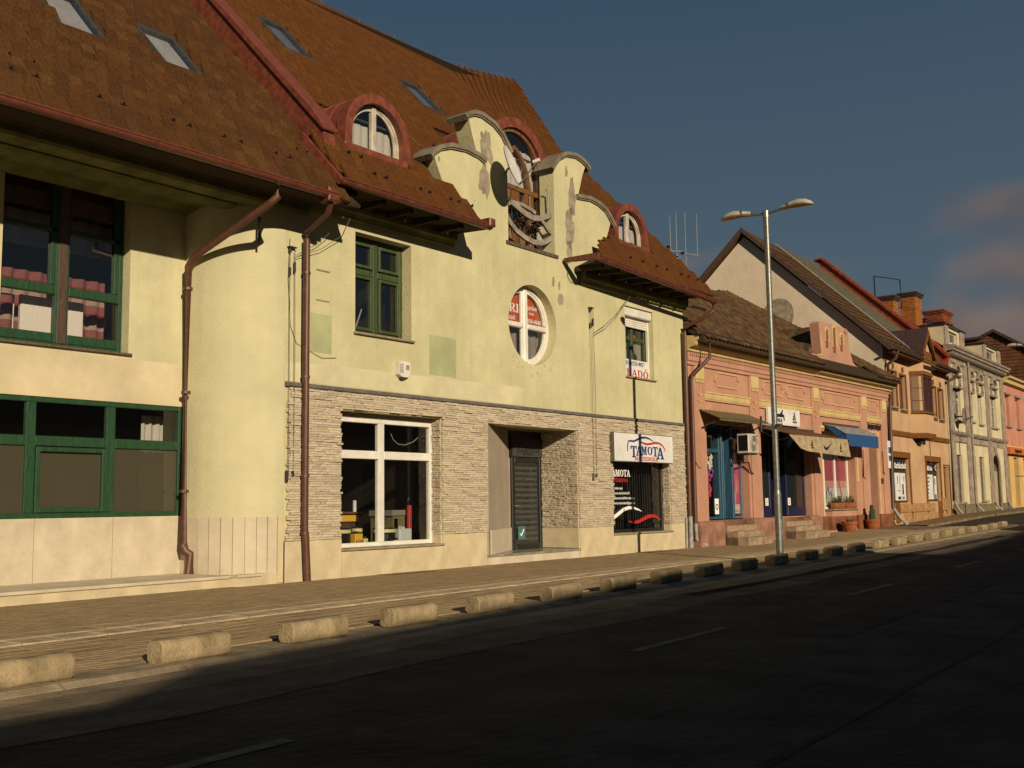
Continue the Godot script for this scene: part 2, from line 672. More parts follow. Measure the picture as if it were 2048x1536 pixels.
func materials() -> void:
	TX["plaster"] = tex(grain(1, [[0.004, 4, 1.0], [0.03, 3, 0.35], [0.2, 2, 0.25]], 0.86, 1.0))
	var g := grain(2, [[0.05, 3, 0.5], [0.22, 3, 1.0]], 0.3, 1.0)
	TX["fine"] = tex(grain(3, [[0.02, 3, 0.6], [0.25, 2, 1.0]], 0.72, 1.0))
	TX["dirt"] = tex(grain(4, [[0.006, 5, 1.0], [0.06, 4, 0.5], [0.25, 2, 0.3]], 0.62, 1.0))
	TX["asphalt"] = tex(grain(5, [[0.005, 4, 1.0], [0.3, 2, 0.7]], 0.55, 1.0))
	TX["lichen"] = tex(grain(6, [[0.02, 4, 1.0], [0.12, 3, 0.7]], 0.5, 1.0))
	TX["rust"] = tex(grain(7, [[0.015, 5, 1.0], [0.1, 3, 0.4]], 0.6, 1.0))
	# render: cloudy blotches, grain, and faint streaks washed downwards
	var base := grain(11, [[0.0035, 4, 1.0], [0.02, 3, 0.4], [0.22, 2, 0.22]], 0.0, 1.0, 1024)
	var bd := base.get_data()
	var sf := FastNoiseLite.new()
	sf.seed = 77
	sf.frequency = 0.02
	sf.fractal_octaves = 3
	for y in 1024:
		for x in 1024:
			var e := minf(1.0, minf(x, 1024 - x) / 60.0)
			var n := sf.get_noise_2d(x * 1.6, 1000.0 + absf(y - 512.0) * 0.09) * e
			var q := bd[y * 1024 + x] / 255.0
			bd[y * 1024 + x] = int(clampf(0.86 + 0.12 * q + 0.022 * n, 0, 1) * 255)
	TX["wall"] = tex(Image.create_from_data(1024, 1024, false, Image.FORMAT_L8, bd))
	TX["n_fine"] = bump(g, 2.0)
	TX["n_rough"] = bump(grain(8, [[0.03, 4, 1.0], [0.15, 2, 0.4]], 0.0, 1.0), 5.0)
	# wood: long streaks
	var wd := grain(9, [[0.01, 3, 1.0]], 0.0, 1.0, 256)
	var ws := PackedByteArray()
	ws.resize(256 * 256)
	var wf := FastNoiseLite.new()
	wf.seed = 5
	wf.frequency = 0.09
	wf.fractal_octaves = 3
	var wdd := wd.get_data()
	for y in 256:
		for x in 256:
			var n := wf.get_noise_2d(x + wdd[y * 256 + x] * 0.12, y * 0.035) * 0.5 + 0.5
			ws[y * 256 + x] = int(clampf(0.58 + 0.42 * n, 0, 1) * 255)
	TX["wood"] = tex(Image.create_from_data(256, 256, false, Image.FORMAT_L8, ws))
	mat("green_plaster", 0.60, 0.55, 0.325, 0.9, "wall", 0.16, "n_fine", 0.35)
	mat("green_plaster_low", 0.61, 0.56, 0.345, 0.9, "wall", 0.17, "n_fine", 0.35)
	mat("light_patch", 0.645, 0.585, 0.37, 0.9, "plaster", 0.4, "n_fine", 0.3)
	mat("green_patch", 0.42, 0.435, 0.235, 0.9, "plaster", 0.5, "n_fine", 0.3)
	mat("peeled", 0.44, 0.37, 0.275, 0.95, "dirt", 0.9, "n_rough", 0.6)
	mat("cream_plaster", 0.63, 0.53, 0.345, 0.9, "plaster", 0.35, "n_fine", 0.3)
	mat("plinth", 0.60, 0.495, 0.315, 0.9, "plaster", 0.9, "n_fine", 0.35)
	mat("clad_grey", 0.60, 0.51, 0.375, 0.7, "plaster", 0.8, "n_fine", 0.2)
	mat("sill", 0.42, 0.34, 0.235, 0.75, "dirt", 1.2, "n_fine", 0.3)
	mat("dark_sill", 0.16, 0.11, 0.07, 0.6, "rust", 1.2)
	mat("moulding", 0.20, 0.175, 0.16, 0.7, "dirt", 1.0)
	mat("olive", 0.235, 0.23, 0.085, 0.85, "dirt", 0.7, "n_fine", 0.3)
	mat("soffit", 0.075, 0.052, 0.032, 0.9, "wood", 1.0)
	mat("gutter", 0.21, 0.062, 0.032, 0.45, "rust", 0.9)
	mat("pipe", 0.15, 0.056, 0.03, 0.5, "rust", 1.1)
	mat("red_metal", 0.265, 0.068, 0.034, 0.5, "rust", 0.6)
	mat("coping", 0.30, 0.255, 0.185, 0.95, "dirt", 0.9, "n_rough", 0.7)
	mat("green_frame", 0.022, 0.085, 0.033, 0.5, "wood", 1.3)
	mat("green_frame_old", 0.066, 0.10, 0.028, 0.6, "wood", 1.3)
	mat("white_frame", 0.76, 0.72, 0.64, 0.4, "plaster", 0.8)
	mat("old_white", 0.66, 0.58, 0.46, 0.6, "dirt", 1.0)
	mat("brown_frame", 0.12, 0.07, 0.05, 0.5, "wood", 1.0)
	mat("honey_wood", 0.24, 0.105, 0.03, 0.5, "wood", 1.0)
	mat("dark_metal", 0.012, 0.012, 0.013, 0.4)
	mat("black_thing", 0.01, 0.009, 0.009, 0.3)
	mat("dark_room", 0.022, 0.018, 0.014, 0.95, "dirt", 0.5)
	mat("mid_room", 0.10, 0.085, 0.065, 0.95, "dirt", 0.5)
	mat("lace", 0.62, 0.58, 0.50, 0.95, "fine", 3.0)
	mat("grey_cloth", 0.30, 0.27, 0.22, 0.95, "fine", 2.0)
	mat("tile_red", 0.2, 0.075, 0.03, 0.9, "lichen", 1.5)
	mat("underlay", 0.045, 0.03, 0.02, 0.95)
	mat("lead", 0.44, 0.42, 0.38, 0.5, "rust", 1.0)
	mat("skylight_frame", 0.07, 0.065, 0.055, 0.45, "rust", 1.0)
	mat("blind", 0.46, 0.43, 0.39, 0.9, "plaster", 1.0)
	mat("blind_blue", 0.19, 0.175, 0.18, 0.9, "plaster", 1.0)
	mat("asphalt", 0.088, 0.073, 0.056, 0.95, "asphalt", 0.35, "n_rough", 0.5)
	mat("asphalt_dark", 0.068, 0.057, 0.045, 0.95, "asphalt", 0.5, "n_rough", 0.5)
	mat("road_paint", 0.20, 0.175, 0.13, 0.9, "dirt", 2.0)
	mat("earth", 0.12, 0.10, 0.07, 1.0, "dirt", 0.1)
	mat("paving_bed", 0.30, 0.215, 0.12, 0.95, "dirt", 0.5, "n_rough", 0.4)
	mat("kerb", 0.42, 0.325, 0.205, 0.95, "dirt", 0.8, "n_rough", 0.4)
	mat("block", 0.47, 0.355, 0.205, 0.95, "dirt", 1.4, "n_rough", 0.9)
	mat("galv", 0.30, 0.295, 0.265, 0.42, "rust", 1.6, "", 1.0, 0.6)
	mat("lamp_head", 0.60, 0.53, 0.43, 0.5, "dirt", 1.3)
	mat("lamp_glass", 0.26, 0.17, 0.11, 0.25)
	mat("wire", 0.12, 0.10, 0.07, 0.6)
	mat("dish", 0.70, 0.68, 0.63, 0.5, "plaster", 1.0)
	mat("white", 0.76, 0.74, 0.70, 0.5, "plaster", 0.6)
	mat("letter_blue", 0.02, 0.03, 0.16, 0.5)
	mat("letter_red", 0.42, 0.02, 0.022, 0.5)
	mat("letter_white", 0.78, 0.76, 0.72, 0.6)
	mat("letter_black", 0.014, 0.014, 0.018, 0.5)
	mat("banner_orange", 0.62, 0.115, 0.035, 0.7, "fine", 1.0)
	glass("pane", 0.02, 0.02, 0.02, 0.05)
	glass("pane_tint", 0.03, 0.035, 0.035, 0.35)
	glass("pane_frost", 0.075, 0.066, 0.042, 0.72)

# ---------------------------------------------------------------- ground
func ground() -> void:
	var xs := []
	var x := -40.0
	while x <= 150.0:
		xs.append(x)
		x += 2.0
	# earth sheet to the horizon
	var e := pbox("ground", M.earth, self, -400, -0.9, -400, 400, -0.5, 400)
	struct(e)
	# road
	var s := st()
	for i in xs.size() - 1:
		var a: float = xs[i]
		var b: float = xs[i + 1]
		var zs := [kerb_z(a) - 0.02, 8.0, 11.5, 16.2]
		var zt := [kerb_z(b) - 0.02, 8.0, 11.5, 16.2]
		for k in 3:
			var ya := kerb_y(a) - 0.035
			var yb := kerb_y(b) - 0.035
			quad(s, Vector3(a, ya, zs[k + 1]), Vector3(a, ya, zs[k]), Vector3(b, yb, zt[k]), Vector3(b, yb, zt[k + 1]))
		quad(s, Vector3(a, -0.6, 16.2), Vector3(a, kerb_y(a) - 0.035, 16.2), Vector3(b, kerb_y(b) - 0.035, 16.2), Vector3(b, -0.6, 16.2))
	var road := put("road", s, M.asphalt, self)
	struct(road)
	var ry := func(px: float) -> float: return kerb_y(px) - 0.035
	# worn centre dashes
	var d0 := 2.05 - 5.42 * 3
	for k in 16:
		var p := d0 + k * 5.42
		if p > 70: break
		var q := p + 1.75
		var sd := st()
		for j in 4:
			var u := lerpf(p, q, j / 4.0)
			var v := lerpf(p, q, (j + 1) / 4.0)
			var zu := 7.66 - 0.043 * (u - 3.0)
			var zv := 7.66 - 0.043 * (v - 3.0)
			quad(sd, Vector3(u, ry.call(u) + 0.004, zu + 0.05), Vector3(u, ry.call(u) + 0.004, zu - 0.05), Vector3(v, ry.call(v) + 0.004, zv - 0.05), Vector3(v, ry.call(v) + 0.004, zv + 0.05))
		put("lane_dash", sd, M.road_paint, road)
	# repaired strips of darker asphalt and a seam
	for r in [[-4.0, 3.2, 8.9, 9.7], [9.0, 19.0, 8.35, 8.95], [12.0, 31.0, 5.75, 6.2], [24.0, 44.0, 7.6, 8.4], [-6.0, 40.0, 10.02, 10.07]]:
		var sp := st()
		var u: float = r[0]
		while u < r[1]:
			var v: float = minf(u + 2.0, r[1])
			quad(sp, Vector3(u, ry.call(u) + 0.003, r[3] - 0.04 * u), Vector3(u, ry.call(u) + 0.003, r[2] - 0.04 * u), Vector3(v, ry.call(v) + 0.003, r[2] - 0.04 * v), Vector3(v, ry.call(v) + 0.003, r[3] - 0.04 * v))
			u = v
		put("asphalt_patch", sp, M.asphalt_dark, road)
	# dusty carriageway edge, its colour lightened to paint in the sunlit road
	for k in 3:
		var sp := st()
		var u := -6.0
		var dust_sun_paint := mat("dust_sun_paint_%d" % k, [0.40, 0.29, 0.17][k], [0.30, 0.22, 0.135][k], [0.19, 0.145, 0.095][k], 1.0, "dirt", 0.5, "n_rough", 0.3)
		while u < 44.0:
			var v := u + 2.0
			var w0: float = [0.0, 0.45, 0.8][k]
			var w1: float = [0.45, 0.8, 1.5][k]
			var ru: float = ry.call(u) + 0.005 - 0.001 * k
			var rv: float = ry.call(v) + 0.005 - 0.001 * k
			var wob := 0.10 * sin(u * 1.3 + k)
			var wov := 0.10 * sin(v * 1.3 + k)
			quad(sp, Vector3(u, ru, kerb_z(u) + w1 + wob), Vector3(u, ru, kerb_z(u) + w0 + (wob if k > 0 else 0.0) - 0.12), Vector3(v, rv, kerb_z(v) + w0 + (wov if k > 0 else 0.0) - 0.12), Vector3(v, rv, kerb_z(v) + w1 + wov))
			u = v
		put("road_dust_sun_paint", sp, dust_sun_paint, road)
	# kerb
	s = st()
	var kerb := Node3D.new()
	kerb.name = "kerb"
	add_child(kerb)
	struct(kerb)
	var kx := -6.0
	while kx < 38.0:
		var c := kx + 0.985
		var sk := st()
		var za := kerb_z(kx)
		var zb := kerb_z(c)
		var ya := kerb_y(kx) + 0.004 + 0.003 * sin(kx * 7.0)
		var yb := kerb_y(c) + 0.004 + 0.003 * sin(kx * 7.0)
		var o := [Vector3(kx, -0.5, za + 0.14), Vector3(kx, ya - 0.03, za + 0.14), Vector3(kx, ya, za + 0.07), Vector3(kx, ya, za - 0.3), Vector3(kx, -0.5, za - 0.3)]
		var w := [Vector3(c, -0.5, zb + 0.14), Vector3(c, yb - 0.03, zb + 0.14), Vector3(c, yb, zb + 0.07), Vector3(c, yb, zb - 0.3), Vector3(c, -0.5, zb - 0.3)]
		for k in 4:
			quad(sk, o[k], o[k + 1], w[k + 1], w[k])
		tri(sk, o[0], o[4], o[2])
		tri(sk, w[0], w[2], w[4])
		tri(sk, o[4], o[3], o[2])
		tri(sk, w[4], w[2], w[3])
		tri(sk, o[0], o[2], o[1])
		tri(sk, w[0], w[1], w[2])
		put("kerb_stone", sk, M.kerb, kerb)
		kx += 1.0
	# pavement bed
	s = st()
	x = -8.0
	while x < 36.0:
		var b := x + 1.0
		for k in 4:
			var f0 := k / 4.0
			var f1 := (k + 1) / 4.0
			var za0 := lerpf(-0.9, kerb_z(x) - 0.28, f0)
			var za1 := lerpf(-0.9, kerb_z(x) - 0.28, f1)
			var zb0 := lerpf(-0.9, kerb_z(b) - 0.28, f0)
			var zb1 := lerpf(-0.9, kerb_z(b) - 0.28, f1)
			quad(s, Vector3(x, pave_y(x, maxf(za1, 0)) - 0.012, za1), Vector3(x, pave_y(x, maxf(za0, 0)) - 0.012, za0), Vector3(b, pave_y(b, maxf(zb0, 0)) - 0.012, zb0), Vector3(b, pave_y(b, maxf(zb1, 0)) - 0.012, zb1))
		x += 1.0
	# farther on the pavement narrows beside a lay-by
	while x < 110.0:
		var b := x + 2.0
		for k in 2:
			var z0: float = [-1.5, 0.2][k]
			var z1: float = [0.2, 1.35][k]
			quad(s, Vector3(x, base_y(x) - 0.01, z1), Vector3(x, base_y(x) - 0.01, z0), Vector3(b, base_y(b) - 0.01, z0), Vector3(b, base_y(b) - 0.01, z1))
		quad(s, Vector3(x, base_y(x) - 0.3, 1.35), Vector3(x, base_y(x) - 0.01, 1.35), Vector3(b, base_y(b) - 0.01, 1.35), Vector3(b, base_y(b) - 0.3, 1.35))
		x += 2.0
	var pave := put("pavement", s, M.paving_bed, self)
	struct(pave)
	s = st()
	x = 36.0
	while x < 110.0:
		var b := x + 2.0
		quad(s, Vector3(x, base_y(x) - 0.09, 3.6), Vector3(x, base_y(x) - 0.09, 1.2), Vector3(b, base_y(b) - 0.09, 1.2), Vector3(b, base_y(b) - 0.09, 3.6))
		x += 2.0
	struct(put("lay_by_road", s, M.asphalt, self))
	# pavers: two fields of small stones and a band of slabs between them
	var unit := st()
	cbox(unit, -0.098, -0.046, 0.0, 0.0985, 0.0465, 0.03, 0.003)
	unit.generate_normals()
	var um := unit.commit()
	var ts := []
	var cs := []
	rng.seed = 77
	var gy := func(px: float, pz: float) -> Vector3:
		var n := Vector3(pave_y(px - 0.1, pz) - pave_y(px + 0.1, pz), 0.2, (pave_y(px, pz - 0.1) - pave_y(px, pz + 0.1))).normalized()
		return n
	var px := 1.6
	while px < 33.0:
		var zb := 2.40 - 0.012 * (px - 5)
		var row := 0
		var pz := zb - 0.06
		while pz > 0.08:
			var xx := px + (0.1 if row % 2 else 0.0)
			var n: Vector3 = gy.call(xx, pz)
			var bs := Basis(Vector3(1, 0, 0), Vector3(0, 0, -1), n)
			var r := rng.randf()
			ts.append(Transform3D(bs, Vector3(xx, pave_y(xx, pz) - 0.03 + rng.randf() * 0.0016, pz)))
			cs.append(Color(0.37, 0.262, 0.146) * (0.86 + 0.26 * r))
			pz -= 0.096
			row += 1
		px += 0.2
	px = 1.6
	while px < 36.0:
		var pz := 3.14 - 0.012 * (px - 5) + 0.115
		var row := 0
		while pz < kerb_z(px) - 0.34:
			var n: Vector3 = gy.call(px, pz)
			var bs := Basis(Vector3(0, 0, 1), Vector3(1, 0, 0), n)
			if (int(px / 0.4 + 0.01) + int(pz / 0.4)) % 2 == 0:
				bs = Basis(Vector3(1, 0, 0), Vector3(0, 0, -1), n)
			for k in 2:
				var off := Vector3((k - 0.5) * 0.098, 0, 0)
				if bs.x.x > 0.5:
					off = Vector3(0, 0, (k - 0.5) * 0.098)
				var q := Vector3(px, 0, pz) + off
				q.y = pave_y(q.x, q.z) - 0.03 + rng.randf() * 0.0016
				var tone := 1.0 + 0.13 * sin(px * 3.1 + floorf(pz / 0.4) * 2.3)
				ts.append(Transform3D(bs, q))
				cs.append(Color(0.40, 0.285, 0.162) * (tone * (0.9 + 0.2 * rng.randf())))
			pz += 0.2
			row += 1
		px += 0.2
	var pm := mat("paver", 1, 1, 1, 0.92, "fine", 1.5, "n_fine", 0.3)
	pm.vertex_color_use_as_albedo = true
	stuff("paving_stones", um, pm, pave, ts, cs)
	var slab := st()
	cbox(slab, -0.196, -0.176, 0.0, 0.196, 0.176, 0.03, 0.008)
	slab.generate_normals()
	var sm := slab.commit()
	var list := []
	px = -2.0
	while px < 36.0:
		for k in 2:
			var xx := px + 0.2 * k
			var pz := 2.40 + 0.185 + 0.365 * k - 0.012 * (px - 5)
			var n: Vector3 = gy.call(xx, pz)
			list.append([Transform3D(Basis(Vector3(1, 0, -0.012), Vector3(0, 0, -1), n), Vector3(xx, pave_y(xx, pz) - 0.027 + rng.randf() * 0.003, pz)), k * 3 + rng.randi() % 3])
		px += 0.4
	pieces("paving_slab", "paving_slabs", sm, pave, list, [[0.52, 0.39, 0.245], [0.55, 0.41, 0.255], [0.50, 0.375, 0.235], [0.66, 0.505, 0.32], [0.68, 0.52, 0.33], [0.63, 0.485, 0.305]], "dirt", 1.3)
	# iron covers and a dark gully by the house wall
	for c in [[12.1, 13.2, 0.1, 0.34], [19.9, 20.9, 0.06, 0.42], [28.0, 28.9, 0.9, 1.3]]:
		var sg := st()
		box(sg, c[0], pave_y(c[0], c[2]) - 0.03, c[2], c[1], pave_y(c[0], c[2]) + 0.005, c[3])
		put("iron_cover", sg, M.pipe, pave)
	# pavement on the near side
	s = st()
	box(s, -40, -0.6, 16.22, 120, -0.02, 18.0)
	struct(put("near_pavement", s, M.paving_bed, self))

func kerb_blocks() -> void:
	var nth := ["first", "second", "third", "fourth", "fifth", "sixth", "seventh", "eighth", "ninth", "tenth", "eleventh", "twelfth", "thirteenth", "fourteenth", "fifteenth", "sixteenth", "seventeenth", "eighteenth", "nineteenth", "twentieth", "twenty-first", "twenty-second", "twenty-third", "twenty-fourth", "twenty-fifth"]
	var at := [3.5, 4.87, 6.18, 7.46, 8.79, 10.2, 11.57, 12.93, 14.29, 15.66, 17.05, 18.5, 19.95, 21.4]
	for k in 10:
		at.append(23.0 + k * 1.46)
	# one rounded, slightly irregular block; rings of a squircle section along its length
	for v in at.size():
		var s := st()
		s.set_smooth_group(1)
		var rings := []
		var L := 0.66
		var f := FastNoiseLite.new()
		f.seed = 40 + v
		f.frequency = 5.0
		var lens := [0.0, 0.008, 0.03, 0.2, 0.35, 0.5, 0.63, 0.652, 0.66]
		var shr := [0.90, 0.965, 1.0, 1.01, 0.99, 1.01, 1.0, 0.965, 0.90]
		for i in lens.size():
			var ring := []
			for k in 16:
				var a := TAU * k / 16.0 + TAU / 32.0
				var c := cos(a)
				var d := sin(a)
				var m := pow(pow(absf(c), 7.0) + pow(absf(d), 7.0), -1.0 / 7.0)
				var p := Vector3(lens[i], d * m * 0.09 * shr[i], c * m * 0.095 * shr[i])
				p += Vector3(0, 1, 1) * f.get_noise_3d(p.x * 1.2, p.y * 2, p.z * 2) * 0.009
				ring.append(p + Vector3(0, 0.086, 0))
			rings.append(ring)
		for i in rings.size() - 1:
			for k in 16:
				var l := (k + 1) % 16
				quad(s, rings[i][l], rings[i][k], rings[i + 1][k], rings[i + 1][l])
		s.set_smooth_group(-1)
		for k in 16:
			var l := (k + 1) % 16
			tri(s, Vector3(-0.003, 0.086, 0), rings[0][k], rings[0][l])
			tri(s, Vector3(L + 0.003, 0.086, 0), rings[-1][l], rings[-1][k])
		var o := put("kerb_block", s, M.block, self)
		var x: float = at[v]
		o.position = Vector3(x, kerb_y(x) + 0.002, kerb_z(x) - 0.1)
		o.rotation = Vector3(0, 0.044 + 0.02 * sin(v * 2.1), 0.006)
		var where := "in the sun" if v < 4 or v > 13 else "partly in shade" if v < 7 else "in the shade"
		var extra := ""
		if v == 0: extra = ", cut by the picture edge"
		if v == 11: extra = " by the lamp post"
		tag(o, "%s concrete kerb block from the left, %s%s" % [nth[v], where, extra], "kerb block", "concrete blocks along the kerb")

# ---------------------------------------------------------------- roof tiles
func tile_mesh() -> ArrayMesh:
	# plain tile with a rounded tail; local x across, y normal to the roof, z down the slope
	var p := []
	p.append([-0.087, -0.21])
	p.append([-0.087, 0.12])
	for a in [200, 235, 270, 305, 340]:
		p.append([cos(deg_to_rad(a)) * 0.092, 0.135 - sin(deg_to_rad(a)) * 0.055])
	p.append([0.087, 0.12])
	p.append([0.087, -0.21])
	var s := st()
	yprism(s, p, 0.0, 0.038)
	s.generate_normals()
	return s.commit()

func main_dz(x: float, y: float) -> float:
	# the verge end of the roof is twisted forward towards its ridge
	return clampf((x - 20.4) / 2.1, 0, 1) * maxf(0, (y - 10.3) / 2.08) * 0.72

func tiles(roof: Node3D, x0: float, x1: float, ye: float, ze: float, slope: float, ytop: float, skip: Array, twist: bool, pal: Array, sd: int, most := 300) -> void:
	rng.seed = sd
	var sl := sqrt(1 + slope * slope)
	var down := Vector3(0, -slope, 1) / sl
	var nor := Vector3(0, 1, slope) / sl
	var pitch := 0.235
	var list := []
	var r := 0
	while true:
		var y := ye + r * pitch * slope / sl
		if y > ytop:
			break
		var z := ze - r * pitch / sl
		var x := x0 + (0.0 if r % 2 else 0.0905) + 0.09
		while x < x1 - 0.02:
			var out := false
			if twist and y < 6.9 and x > 16.0 and x < 17.66 + (0.75 - z) * 1.9:
				out = true
			for k in skip:
				if x > k[0] and x < k[1] and y > k[2] and y < k[3]:
					out = true
					break
			if not out:
				var n := nor.rotated(Vector3.RIGHT, 0.165)
				var d := down.rotated(Vector3.RIGHT, 0.165)
				var b := Basis(Vector3.RIGHT, n, d).rotated(nor, rng.randfn() * 0.018).rotated(down, rng.randfn() * 0.012)
				var dz := main_dz(x, y) if twist else 0.0
				var q := rng.randf()
				var c := 0
				if q < 0.30: c = 0
				elif q < 0.52: c = 1
				elif q < 0.70: c = 2
				elif q < 0.82: c = 3
				elif q < 0.90: c = 4
				elif q < 0.96: c = 5
				else: c = 6
				list.append([Transform3D(b, Vector3(x, y, z + dz) + nor * (0.026 + rng.randf() * 0.006)), c])
			x += 0.181
		r += 1
	pieces("roof_tile", "roof_tiles", tile_mesh(), roof, list, pal, "lichen", 2.0, most)

func snow_guards(roof: Node3D, spots: Array, slope: float) -> void:
	var s := st()
	box(s, -0.010, 0.0, -0.12, 0.010, 0.012, 0.02)
	box(s, -0.011, 0.0, 0.02, 0.011, 0.12, 0.036)
	box(s, -0.042, 0.07, 0.018, 0.042, 0.09, 0.038)
	s.generate_normals()
	var m := s.commit()
	var sl := sqrt(1 + slope * slope)
	for p in spots:
		inst("snow_guard", m, M.dark_metal, roof, Transform3D(Basis(Vector3.RIGHT, Vector3(0, 1, slope) / sl, Vector3(0, -slope, 1) / sl), Vector3(p[0], p[1], p[2]) + Vector3(0, 1, slope) / sl * 0.04))

func skylight(par: Node3D, x0: float, x1: float, y0: float, y1: float, d: float, slope: float, pane_back: Material) -> void:
	# frame lies on the roof plane y = d - slope * z
	var sl := sqrt(1 + slope * slope)
	var up := Vector3(0, slope, -1) / sl
	var nor := Vector3(0, 1, slope) / sl
	var len := (y1 - y0) * sl / slope
	var t := Transform3D(Vector3.RIGHT, up, nor, Vector3((x0 + x1) / 2, y0, (d - y0) / slope))
	var hw := (x1 - x0) / 2
	var s := st()
	var f := 0.075
	cbox(s, -hw, 0, -0.06, -hw + f, len, 0.085, 0.012)
	cbox(s, hw - f, 0, -0.06, hw, len, 0.085, 0.012)
	cbox(s, -hw + f, 0, -0.06, hw - f, f, 0.08, 0.012)
	cbox(s, -hw + f, len - f * 1.6, -0.06, hw - f, len, 0.095, 0.012)
	var o := put("skylight", s, M.skylight_frame, par)
	o.transform = t
	pbox("pane", M.pane, o, -hw + f, f, 0.05, hw - f, len - f * 1.6, 0.056)
	pbox("blind", pane_back, o, -hw + f, f + 0.12, 0.0, hw - f - 0.05, len - f * 1.6, 0.01)
	pbox("flashing", M.lead, o, -hw - 0.05, -0.17, 0.03, hw + 0.05, -0.005, 0.042)

# round-headed dormer: front at z, straight sides from y0 to yc, half circle of radius r above
func dormer(par: Node3D, cx: float, y0: float, yc: float, r: float, w: float, z: float, d: float, slope: float, with_window: bool) -> void:
	var s := st()
	var o := [[cx - r, y0]] + arc(cx, yc, r, 180, 0, 20) + [[cx + r, y0]]
	var n := [[cx - r + w, y0]] + arc(cx, yc, r - w, 180, 0, 20) + [[cx + r - w, y0]]
	band(s, o, n, z - 0.2, z)
	# barrel running back into the roof slope
	var zback := (d - (yc + r)) / slope - 0.1
	var o2 := []
	for p in o:
		o2.append([cx + (p[0] - cx) * 0.965, p[1] if p[1] <= yc else yc + (p[1] - yc) * 0.965])
	var i2 := []
	for p in o:
		i2.append([cx + (p[0] - cx) * 0.93, p[1] if p[1] <= yc else yc + (p[1] - yc) * 0.93])
	band(s, o2, i2, zback, z - 0.02)
	if with_window:
		cbox(s, cx - r - 0.02, y0 - 0.1, z - 0.2, cx + r + 0.02, y0 + 0.13, z + 0.025, 0.015)
	var m := put("dormer", s, M.red_metal, par)
	# standing seams on the barrel and the front band
	var ss := st()
	for k in 3:
		var zz := lerpf(z - 0.45, zback, k / 3.0)
		band(ss, arc(cx, yc, r * 0.965 + 0.018, 200, -20, 20), arc(cx, yc, r * 0.95, 200, -20, 20), zz - 0.012, zz)
	put("seam", ss, M.red_metal, m)
	if not with_window:
		return
	var ri := r - w + 0.01
	var zf := z - 0.12
	s = st()
	var yb := y0 + 0.12
	var fo := [[cx - ri, yb]] + arc(cx, yc, ri, 180, 0, 20) + [[cx + ri, yb]]
	var fi := [[cx - ri + 0.055, yb]] + arc(cx, yc, ri - 0.055, 180, 0, 20) + [[cx + ri - 0.055, yb]]
	band(s, fo, fi, zf - 0.06, zf)
	cbox(s, cx - 0.05, yb, zf - 0.06, cx + 0.05, yc + ri - 0.03, zf + 0.02, 0.012)
	cbox(s, cx - ri, yb, zf - 0.06, cx + ri, yb + 0.06, zf + 0.004, 0.01)
	# sash
	for sg in [-1, 1]:
		var so := []
		var si := []
		for k in 13:
			var a := deg_to_rad(90 - sg * k * 90 / 12.0)
			so.append([cx + cos(a) * (ri - 0.06), yc + sin(a) * (ri - 0.06)])
			si.append([cx + cos(a) * (ri - 0.11), yc + sin(a) * (ri - 0.11)])
		so.append([cx + sg * (ri - 0.06), yb + 0.06])
		si.append([cx + sg * (ri - 0.11), yb + 0.06])
		band(s, so, si, zf - 0.045, zf - 0.01)
	put("window_frame", s, M.old_white, m)
	for sg in [-1, 1]:
		s = st()
		var p := [[cx + sg * 0.04, yb], [cx + sg * ri, yb]]
		for k in 13:
			var a := deg_to_rad(90 - sg * (90 - k * 90 / 12.0)) if sg > 0 else deg_to_rad(180 - k * 90 / 12.0)
			p.append([cx + cos(a) * ri, yc + sin(a) * ri])
		p[-1][0] = cx + sg * 0.04
		zprism(s, p, zf - 0.03, zf - 0.024)
		put("pane", s, M.pane, m)
	curtain(m, "lace_curtain", cx - ri, yb, cx + ri, yc + ri * 0.42, zf - 0.13, M.lace, 0.012, 7)
	room(m, cx - ri + 0.04, y0 + 0.05, cx + ri - 0.04, yc + ri * 0.5, z - 0.6, z - 0.2, M.mid_room)

const TILES_MAIN := [[0.1747, 0.0642, 0.0164], [0.1666, 0.06, 0.0158], [0.1838, 0.0695, 0.0174], [0.1582, 0.0583, 0.0158], [0.1943, 0.0786, 0.0198], [0.1516, 0.0574, 0.0162], [0.1883, 0.0624, 0.0166]]
const TILES_LEFT := [[0.134, 0.0572, 0.0184], [0.1235, 0.0517, 0.0173], [0.1446, 0.0638, 0.0198], [0.1149, 0.0489, 0.017], [0.1615, 0.0764, 0.023], [0.1086, 0.0473, 0.017], [0.1556, 0.0572, 0.0189]]
const TILES_PINK := [[0.19, 0.115, 0.05], [0.16, 0.092, 0.043], [0.215, 0.135, 0.06], [0.13, 0.078, 0.04], [0.24, 0.155, 0.07], [0.11, 0.07, 0.038], [0.2, 0.095, 0.045]]

const SL := 1.03

